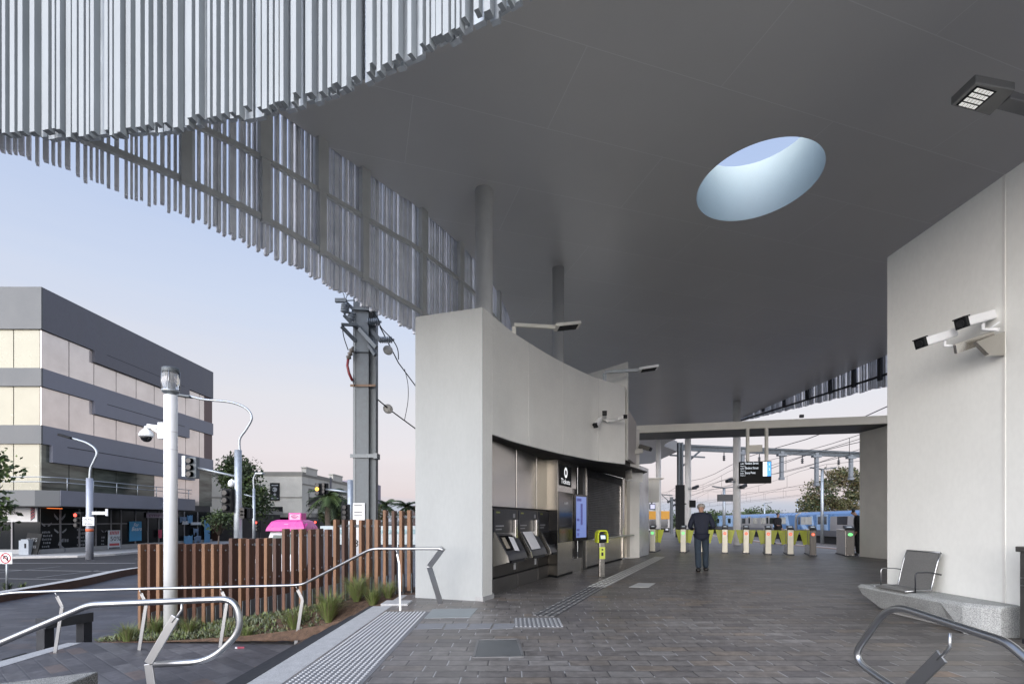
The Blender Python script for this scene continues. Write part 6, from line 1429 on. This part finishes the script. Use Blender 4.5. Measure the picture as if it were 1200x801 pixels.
q2('blue_panel',13,18.5,.35,1.95,t_blue,.013); q2('pale_flash',14.2,15.2,.36,1.93,t_pale,.018,slant=.8); q2('window',15.6,17.4,.92,1.75,t_bright,.024); q2('pale_flash',18.5,20,.36,1.93,t_pale,.016,slant=-.6)
for a in (19.4,22.8,26.2,31.5,34.4): q2('window',a,a+1.7,.92,1.72,t_bright if a in (22.8,26.2) else t_glass,.024)
for a in (21.3,29.0): d_ = q2('door',a,a+1.2,.36,1.95,t_grey,.02); q2('window',a+.25,a+.95,.95,1.75,t_glass,.03,d_)
c3, q3 = car('farthest carriage of the blue train, pale blue beyond the man in navy', 37.7, 62)
q3('blue_panel',37.7,62,.35,1.95,t_pale,.013)
for a in (39.5,43,47,51.5,55.5,59): q3('window',a,a+1.7,.92,1.72,t_glass,.024)
for cc, (sa,sb) in ((c1,(-14,12.2)),(c2,(12.9,37)),(c3,(37.7,62))):
    b = MB(); V = [tp(sa+.4,.35,-1.0),tp(sb-.4,.35,-1.0),tp(sb-.4,2.5,-1.0),tp(sa+.4,2.5,-1.0)]; b.add(V+[v+Vector((0,0,.76)) for v in V],[(3,2,1,0),(4,5,6,7),(0,1,5,4),(1,2,6,5),(2,3,7,6),(3,0,4,7)]); b.build('underframe', t_dark, cc)
    for s_ in (sa+3,sa+5.4,sb-5.4,sb-3):
        b = MB(); b.lathe(tp(s_,.3,-.62), [(.42,0),(.45,.03),(.45,.12),(.1,.14)], 18, axis=TN); b.build('wheel', t_dark, cc)
b = MB()
for s0, s1 in ((12.2,12.9),(37.0,37.7)):
    V = [tp(s0,.4,-.1),tp(s1,.4,-.1),tp(s1,2.4,-.1),tp(s0,2.4,-.1)]; b.add(V+[v+Vector((0,0,2.0)) for v in V],[(3,2,1,0),(4,5,6,7),(0,1,5,4),(1,2,6,5),(2,3,7,6),(3,0,4,7)])
b.build('gangway', t_dark, c2)
# train with yellow front on the platform track
yt = thing('yellow_front_train', 'train with a yellow front at the far left beyond the gates', 'train', (17,58,-1.1))
yel = mat('train_yellow', (.62,.30,.03), .4, 0, .06, 2)
D2 = Vector((5.25,32,0)).normalized(); N2 = Vector((D2.y,-D2.x,0)); O2 = at(757,610,58); O2.z = 0
def yp(s, o, z): return O2 + D2*s + N2*o + Vector((0,0,z))
def ybox(name, s0,s1,o0,o1,z0,z1,m):
    b = MB(); V = [yp(s0,o0,z0),yp(s1,o0,z0),yp(s1,o1,z0),yp(s0,o1,z0)]; W = [yp(s0,o0,z1),yp(s1,o0,z1),yp(s1,o1,z1),yp(s0,o1,z1)]
    b.add(V+W,[(0,1,2,3),(7,6,5,4),(4,5,1,0),(5,6,2,1),(6,7,3,2),(7,4,0,3)]); return b.build(name, m, yt, bevel=.05)
ybox('body',0,24,0,2.7,-.3,2.55,t_grey); ybox('front',-.08,-.01,.05,2.65,1.5,2.45,yel); ybox('windscreen',-.09,-.02,.25,2.45,.55,1.45,t_glass); ybox('lower_front',-.08,-.01,.05,2.65,-.3,.5,t_dark); ybox('underframe',.5,23.5,.3,2.4,-1.05,-.31,t_dark)
ybox('headlight',-.1,-.03,.2,.5,.2,.4,sign_white); ybox('headlight',-.1,-.03,2.2,2.5,.2,.4,sign_white)

# ------------------------------------------------------------------ overhead line portal and wires
ovh = thing('overhead_portal', 'steel overhead line portal with hanging droppers across the tracks', 'portal', (13.6,40,0))
pa, pb = at(797,523.5,40), at(1010,529.5,44.5)
dirp = (pb-pa); dirp.z = 0; Lp = dirp.length; dirp.normalize(); zb = pa.z
b = MB(); b.box((pa.x-.2,39.8,0),(pa.x-.05,40.2,zb+.35)); b.box((pa.x+.05,39.8,0),(pa.x+.2,40.2,zb+.35)); b.box((pa.x-.05,39.95,0),(pa.x+.05,40.05,zb+.35)); b.build('mast', dark_galv, ovh)
b = MB(); b.box((pa.x-.30,39.75,0),(pa.x+.30,40.25,4.2)); b.build('mast_casing', black_paint, ovh)
b = MB(); e = pa+dirp*26; b.bar(pa+Vector((0,0,.15)), Vector((e.x,e.y,zb+.15)), .22, .14); b.bar(pa-Vector((0,0,.22)), Vector((e.x,e.y,zb-.22)), .22, .12); b.bar(pa-Vector((0,0,.03)), Vector((e.x,e.y,zb-.03)), .03, .30)
b.build('beam', dark_galv, ovh)
b = MB()
for k in range(52): p = pa+dirp*(.5*k); q = p+dirp*.5; b.bar(p+Vector((0,0,(.12 if k%2 else -.2))), q+Vector((0,0,(-.2 if k%2 else .12))), .06, .06)
b.build('lattice', dark_galv, ovh)
b = MB(); p = at(803,548,40); b.bar(at(801,545,40), at(824,525,40.5), .12, .12); b.bar(at(785,533,40), at(826,535.5,40), .12, .12); b.build('brace', dark_galv, ovh)
for (x, yb) in ((870.5,556),(916,559),(957,566),(997,559)):
    s_ = min((abs(CX+F*(pa+dirp*k*.05).x/(pa+dirp*k*.05).y-x),k*.05) for k in range(600))[1]; p = pa+dirp*s_; b = MB(); zz = EYE+(HY-yb)/F*p.y
    b.box((p.x-.13,p.y-.13,zz),(p.x+.13,p.y+.13,zb)); b.box((p.x-.18,p.y-.16,zz-.22),(p.x+.18,p.y+.16,zz)); b.box((p.x-.36,p.y-.2,zb-.42),(p.x+.36,p.y+.2,zb-.24)); b.build('dropper', mat('dropper_grey', (.17,.185,.20), .6, .1, .1, 5), ovh)
for x in (848.5,890,940,983):
    s_ = min((abs(CX+F*(pa+dirp*k*.05).x/(pa+dirp*k*.05).y-x),k*.05) for k in range(600))[1]; p = pa+dirp*s_; b = MB(); b.lathe((p.x,p.y,zb-1.0), [(.04,0),(.12,.06),(.05,.14),(.13,.2),(.05,.3),(.13,.36),(.04,.45),(.03,.8)], 10); b.build('insulator', charcoal, ovh)
def wire_set(label, o, zs, s0=-30, s1=110):
    b = MB()
    for z, sag in zs:
        pts = []
        for k in range(29):
            s_ = lerp(s0,s1,k/28); ph = ((s_-(-3))/38)%1; pts.append(tp(s_,o,z-sag*4*ph*(1-ph)))
        b.tube(pts, .015, 5)
    for k in range(18):
        s_ = lerp(s0,s1,k/17); ph = ((s_+3)/38)%1; z1 = zs[0][0]-zs[0][1]*4*ph*(1-ph); z0 = zs[1][0]; b.tube([tp(s_,o,z0),tp(s_,o,z1)], .012, 4)
    return tag(b.build('overhead_wire', mat('copper_wire', (.06,.055,.055), .6, .3, 0, 1), org=tp(20,o,5)), label, 'wires')
wire_set('overhead contact wires above the blue train', 1.4, [(5.9,.75),(4.5,.05)])
wire_set('overhead contact wires above the middle track', -4.5, [(6.1,.8),(4.6,.05)])
wire_set('overhead contact wires above the platform track', -10.6, [(6.2,.7),(4.7,.05),(5.4,.1)])
wire_set('overhead contact wires above the farthest track', 7.0, [(6.6,.7),(5.0,.05)])
b = MB()
for o, z in ((-7.5,7.9),(-1.5,8.1),(3.5,8.6)): b.tube([tp(lerp(-30,110,k/20),o,z-.5*sin(k*pi/5)**2) for k in range(21)], .03, 5)
tag(b.build('feeder_line', MATS['copper_wire'], org=tp(20,0,8)), 'three high feeder lines above the tracks', 'wires')
# lights and signs on the platform
def lamp_post(label, x, Y, ytop, zb=0, double=True):
    p = at(x,610,Y); zt = EYE+(HY-ytop)/F*Y; t = thing('platform_lamp', label, 'lamp post', (p.x,Y,zb)); b = MB(); b.lathe((p.x,Y,0),[(.17,zb),(.13,zt)],12); b.build('pole', galv, t)
    b = MB(); 
    for s in ((-1,1) if double else (1,)): b.bar((p.x,Y,zt-.05),(p.x+s*1.3,Y-.2,zt+.12), .3, .10)
    b.build('lamp_head', dark_galv, t, bevel=.02); return t
lamp_post('tall twin headed lamp post in front of the big eucalyptus tree', 963.5, 50, 549, -1.0)
lamp_post('thin twin headed lamp post behind the hanging platform sign', 848.5, 52, 571)
lamp_post('far slim lamp post left of the big eucalyptus tree', 934.5, 90, 584, -1.0, False)
lamp_post('thin far post above the rounded trees behind the train', 896, 95, 589, -1.0, False)
ps = thing('platform_sign', 'dark hanging platform sign between the man in navy and the column', 'sign', at(851,583,36)); b = MB(); p, q = at(841,579,36), at(864,587,36); b.box((p.x,35.95,q.z),(q.x,36.1,p.z)); b.build('board', mat('sign_grey_dark', (.075,.075,.075), .5, 0, .1, 4), ps, bevel=.01)
b = MB(); b.tube([(p.x+.3,36.02,p.z),(p.x+.3,36.02,p.z+.05)], .03, 6); b.bar(at(862,583,36.05), at(866,583,36.05), .06, .06); b.build('bracket', galv, ps)
def small_cam(label, x, y, Y, xb):
    t = thing('security_camera', label, 'camera', at(xb,y,Y)); b = MB(); b.bar(at(x-3.0,y+1.3,Y-.3), at(x+3.0,y-1.3,Y), .19, .17); b.build('camera_body', charcoal, t, bevel=.03)
    b = MB(); b.tube([at(x+1,y+.5,Y), at(x+1,y+2.2,Y), at(xb,y+1.8,Y)], .045, 6); b.build('arm', galv, t); return t
small_cam('small security camera on the column left of the departure board', 854.5, 562.5, 26.8, 861)
small_cam('small security camera under the left end of the departure board', 871, 569.5, 26.6, 865)
small_cam('small security camera on the slim column behind the man in navy', 815, 570.5, 33, 806.5)
b = MB(); c = at(811,590,33.1); b.box((c.x-.24,c.y-.1,c.z-.24),(c.x+.22,c.y+.1,c.z+.24)); b.box((c.x-.5,c.y-.03,c.z-.04),(c.x-.2,c.y+.03,c.z+.04)); tag(b.build('loudspeaker', black_paint, org=c, bevel=.02), 'small black loudspeaker box on the slim column by the head of the man in navy', 'loudspeaker')
ws = thing('wall_cabinet', 'pale cabinet panel beyond the glazed office panel', 'cabinet', (6.6,24,2)); p, q = at(756,561,24.0), at(772.5,588,24.0); b = MB(); b.box((p.x,24,q.z),(q.x,24.3,p.z)); b.build('body', cream_paint, ws, bevel=.01)
b = MB(); b.box((p.x,23.9,p.z),(q.x+.2,24.35,p.z+.05)); b.build('cap', beam_paint, ws); b = MB(); b.box((p.x+.1,24.05,0),(p.x+.2,24.2,q.z)); b.build('leg', galv, ws)
b = MB(); p, q = at(761.5,590,30), at(768,596.5,30); b.box((p.x,30,q.z),(q.x,30.1,p.z)); b.cur = 1; b.box((p.x+.04,29.98,q.z+.04),(q.x-.04,29.999,p.z-.04)); b.cur = 0; b.box((p.x+.1,30.02,p.z),(p.x+.16,30.06,p.z+.4)); tag(b.build('small_screen', [black_paint, mat('screen_violet', (.1,.1,.2), .3, 0, 0, 1, emit=(.6,.6,.85), estr=.7)], org=p), 'small lit screen below the pale cabinet panel', 'screen')
# small mast with bracket arms at left
sm_ = thing('cantilever_mast', 'thin cantilever mast far left beyond the first slim column', 'mast', (11.5,52,0)); pM = at(787,610,52); b = MB(); b.box((pM.x-.14,51.9,-1),(pM.x+.14,52.1,EYE+28/F*52)); b.build('post', dark_galv, sm_)
b = MB(); b.bar(at(774,579,52), at(788,580,52), .1,.1); b.bar(at(776,580,52), at(786,589,52), .07,.07); b.bar(at(788,584,52), at(794,590,52), .07,.07); b.build('arm', dark_galv, sm_)
b = MB()
for x, y in ((791,586),(790,592),(784,588)): b.lathe(at(x,y,52)-Vector((.2,0,0)), [(.05,0),(.16,.1),(.06,.2),(.16,.3),(.05,.4)], 8, axis=(1,0,.3))
b.build('insulator', charcoal, sm_)
# trees beyond the tracks
leaf_tree('eucalyptus_tree', 'big open crowned eucalyptus tree rising behind the train at right', (44,68,ZS), 12, [((-1.2,0,6.0),(2.2,1.8,1.9)),((1.4,.4,8.3),(2.2,1.6,1.1)),((3.6,0,5.2),(1.9,1.6,2.4)),((-2.8,0,4.4),(1.6,1.4,1.6)),((4.6,0,7.6),(1.5,1.4,1.0)),((1.2,0,4.0),(1.6,1.4,1.3))], 210, .36, [leaf_c,leaf_b,leaf_c,mat('leaf_rust', (.10,.075,.035), .6, 0, .3, 3)], .20, 14, per=46, flat=.6)
for k, (x, Y, hh, r, lab) in enumerate(((890,105,4.6,5.2,'rounded tree behind the train, left of the big eucalyptus'),(872,100,3.4,3.4,'lower rounded tree at the left end of the tree line behind the train'),(922,110,3.0,4.2,'low dark tree between the rounded tree and the big eucalyptus'),(843,100,3.2,3.0,'small tree right of the man in navy behind the train'),(830,95,3.6,3.0,'small dark tree just right of the head of the man in navy'),(775,100,3.2,4.0,'dark tree far left beyond the gates'))):
    p = at(x,610,Y); leaf_tree('rounded_tree', lab, (p.x,Y,ZS), hh*1.2, [((0,0,hh*.70),(r*.8,r*.6,hh*.32))], 60, .55, [leaf_b,leaf_a] if k%2 else [leaf_a,leaf_a,leaf_b], .25, 20+k, per=26, group='trees beyond the railway')
b = MB(); b.box((40,130,ZS),(44,140,2.4)); b.cur = 1; b.prism([(39.7,129.7),(44.3,129.7),(44.3,140),(39.7,140)], 2.4, 2.6); b.box((41,129.9,.8),(43,130,1.8)); tag(b.build('distant_shed', [cwd, t_roof], org=(42,135,ZS)), 'small distant roof behind the train left of the eucalyptus', 'building')

# ------------------------------------------------------------------ people
skin_m = mat('skin', (.42,.25,.18), .55, 0, .05, 10); navy = mat('navy_jacket', (.008,.012,.028), .8, 0, .2, 8, bump=.3); jeans = mat('dark_jeans', (.022,.036,.055), .85, 0, .25, 10, bump=.3); shoe = mat('shoe_leather', (.012,.011,.011), .4, 0, .1, 8); grey_hair = mat('grey_hair', (.30,.28,.26), .8, 0, .3, 30); dark_hair = mat('dark_hair', (.012,.010,.009), .6, 0, .2, 30); black_cloth = mat('black_cloth', (.010,.010,.012), .85, 0, .2, 8)
def skin_mesh(name, m, verts, edges, root, parent=None, levels=2):
    me = bpy.data.meshes.new(name+'_skeleton'); me.from_pydata([v[0] for v in verts], edges, []); ob = bpy.data.objects.new(name+'_skeleton', me); COL.objects.link(ob)
    sk = ob.modifiers.new('Skin','SKIN'); sk.use_smooth_shade = True; sv = me.skin_vertices[0].data
    for i, v in enumerate(verts): r = v[1]; sv[i].radius = r if isinstance(r, tuple) else (r, r); sv[i].use_root = i == root
    sb = ob.modifiers.new('Sub','SUBSURF'); sb.levels = sb.render_levels = levels
    me2 = bpy.data.meshes.new_from_object(ob.evaluated_get(bpy.context.evaluated_depsgraph_get())); bpy.data.objects.remove(ob)
    for p in me2.polygons: p.use_smooth = True
    me2.materials.clear(); me2.materials.append(m); me2.name = name
    o = bpy.data.objects.new(name, me2); COL.objects.link(o)
    if parent: o.parent = parent
    return o
def person(label, pose, cloth, trous, hair_m, loc, rotz, shirt=None, shoes=shoe, coat_len=.80):
    """pose: dict of joints for a figure facing +y, feet on z 0"""
    J = pose; t = thing('person', label, 'person', loc)
    V = [(J['pelvis'],(.105,.085)),(J['waist'],(.105,.08)),(J['chest'],(.115,.075)),(J['collar'],(.058,.052)),(J['neck'],.052),(J['head'],(.078,.088)),(J['crown'],(.066,.08))]
    E = [(0,1),(1,2),(2,3),(3,4),(4,5),(5,6)]
    for s in ('L','R'):
        b0 = len(V); V += [(J['sh'+s],.052),(J['el'+s],.040),(J['wr'+s],.030),(J['ha'+s],(.038,.022))]; E += [(2,b0),(b0,b0+1),(b0+1,b0+2),(b0+2,b0+3)]
        hb = Vector(J['ha'+s]); fd = (hb-Vector(J['wr'+s])).normalized(); sd_ = fd.cross(Vector((0,0,1))); sd_ = sd_.normalized() if sd_.length > .1 else Vector((1,0,0))
        b1 = len(V); V += [(J['hi'+s],.088),(J['kn'+s],.058),(J['an'+s],.040),(J['to'+s],(.042,.03))]; E += [(0,b1),(b1,b1+1),(b1+1,b1+2),(b1+2,b1+3)]
        for k in range(4): fi = len(V); V += [(tuple(hb+fd*.06+sd_*(.024*(k-1.5))),.0085),(tuple(hb+fd*(.085+.012*(k in (1,2)))+sd_*(.024*(k-1.5))-Vector((0,0,.012))),.0075)]; E += [(b0+3,fi),(fi,fi+1)]
    body = skin_mesh('body', skin_m, V, E, 0, t)
    for mm in (trous, shoes, cloth): body.data.materials.append(mm)
    for p in body.data.polygons:
        c = p.center
        if c.z < .11: p.material_index = 2
        elif c.z < .99 and abs(c.x) < .185 and c.y < .12: p.material_index = 1
        elif .99 <= c.z < 1.50 and abs(c.x) < .21 and c.y < .14: p.material_index = 3
    # jacket
    V = [(tuple(Vector(J['hem'])-Vector((0,0,.03))),(.215,.165)),(tuple(Vector(J['pelvis'])+Vector((0,0,.02))),(.20,.155)),(J['waist'],(.185,.14)),(J['chest'],(.200,.150)),(J['collar'],(.105,.095))]; E = [(0,1),(1,2),(2,3),(3,4)]
    for s in ('L','R'): b0 = len(V); V += [(J['sh'+s],.095),(J['el'+s],.066),(tuple(Vector(J['el'+s]).lerp(Vector(J['wr'+s]),.93)),.050)]; E += [(3,b0),(b0,b0+1),(b0+1,b0+2)]
    skin_mesh('jacket', cloth, V, E, 2, t)
    V = [(J['pelvis'],(.118,.10))]; E = []
    for s in ('L','R'): b0 = len(V); V += [(J['hi'+s],.108),(J['kn'+s],.086),(tuple(Vector(J['an'+s])+Vector((0,0,-.02))),.080)]; E += [(0,b0),(b0,b0+1),(b0+1,b0+2)]
    skin_mesh('trousers', trous, V, E, 0, t)
    for s in ('L','R'):
        a, to = Vector(J['an'+s]), Vector(J['to'+s]); d_ = (to-a); 
        skin_mesh('shoe', shoes, [((a.x,a.y,a.z)[:2]+(max(.045,a.z-.035),),(.072,.066)),(tuple(to),(.072,.052)),(tuple(to+Vector((d_.x,d_.y,0)).normalized()*.08),(.062,.042))], [(0,1),(1,2)], 0, t)
    h, c = Vector(J['head']), Vector(J['crown']); up = (c-h).normalized(); f = Vector(J.get('face',(0,1,0))).normalized()
    # face: nose, brow shadowed eyes, ears
    b = MB(); ce = h+up*.03
    for s in (-1,1):
        sd_ = f.cross(up).normalized()*s; b.lathe(ce+sd_*.085-f*.005-up*.02, [(.012,-.012),(.03,0),(.012,.012)], 8, axis=sd_)
    b.lathe(ce+f*.085-up*.025, [(.018,0),(.012,.03),(.004,.04)], 8, axis=f); b.build('face_feature', skin_m, t)
    V = [(tuple(ce-f*.030-up*.02),(.112,.112)),(tuple(c-f*.015+up*.005),(.112,.112)),(tuple(c+f*.03+up*.01),(.098,.085))]; skin_mesh('hair', hair_m, V, [(0,1),(1,2)], 0, t)
    if shirt:
        b = MB(); ch = Vector(J['chest'])+f*.14; b.add([tuple(ch+Vector((-.045,0,.10))),tuple(ch+Vector((.045,0,.10))),tuple(ch+Vector((.05,.03,-.30))),tuple(ch+Vector((-.05,.03,-.30)))],[(0,1,2,3)]); b.build('shirt', shirt[0], t)
        b = MB(); b.bar(tuple(ch+f*.02+Vector((0,0,.09))),tuple(ch+f*.05+Vector((0,0,-.22))), .05, .012, up=f); b.build('tie', shirt[1], t)
    t.location = loc; t.rotation_euler.z = rotz; return t
walk_back = dict(pelvis=(0,0,.95),hem=(0,-.01,.80),waist=(0,.01,1.10),chest=(0,.05,1.36),collar=(0,.08,1.52),neck=(0,.11,1.545),head=(0,.165,1.60),crown=(0,.185,1.675),
  shL=(-.19,.05,1.42),elL=(-.29,.02,1.14),wrL=(-.20,.22,1.08),haL=(-.15,.29,1.10),shR=(.19,.05,1.42),elR=(.30,.03,1.14),wrR=(.20,.24,1.10),haR=(.15,.31,1.12),
  hiL=(-.09,0,.90),knL=(-.085,-.02,.49),anL=(-.075,-.20,.10),toL=(-.085,-.08,.035),hiR=(.09,0,.90),knR=(.105,.10,.50),anR=(.11,.17,.085),toR=(.13,.30,.04),face=(0,1,-.6))
mp_ = gd(822,669); person('man seen from behind in navy jacket and dark jeans walking to the gates', walk_back, navy, jeans, grey_hair, (mp_.x,mp_.y,0), R(-18))
walk_fr = dict(pelvis=(0,0,.93),hem=(0,0,.76),waist=(0,.0,1.08),chest=(0,.01,1.34),collar=(0,.02,1.49),neck=(0,.03,1.54),head=(0,.05,1.62),crown=(0,.05,1.69),
  shL=(-.19,0,1.40),elL=(-.27,-.08,1.12),wrL=(-.25,.06,.90),haL=(-.24,.10,.82),shR=(.19,0,1.40),elR=(.27,.05,1.12),wrR=(.20,.22,1.05),haR=(.16,.28,1.05),
  hiL=(-.10,0,.88),knL=(-.10,.10,.49),anL=(-.10,.22,.10),toL=(-.11,.35,.05),hiR=(.10,0,.88),knR=(.10,-.02,.48),anR=(.10,-.22,.12),toR=(.11,-.11,.04),face=(0,1,0))
wp_ = gd(911,637); person('walking passenger on the platform in a black coat with white shirt and red tie', walk_fr, black_cloth, black_cloth, dark_hair, (wp_.x,wp_.y,0), R(195), (sign_white, mat('tie_red', (.5,.03,.06), .6, 0, 0, 1)))
st_fr = dict(walk_back); st_fr.update(anL=(-.12,.0,.085),knL=(-.12,.02,.49),toL=(-.13,.12,.035),anR=(.12,.0,.085),knR=(.12,.02,.5),toR=(.13,.12,.035),elL=(-.28,.0,1.12),wrL=(-.27,.10,.88),haL=(-.26,.13,.80),elR=(.28,.0,1.12),wrR=(.27,.10,.88),haR=(.26,.13,.80),hem=(0,0,.62))
dp = at(1006,610,18.75); person('figure in a long black coat half hidden behind the pale rear wall', st_fr, black_cloth, black_cloth, dark_hair, (dp.x,18.75,0), R(60))
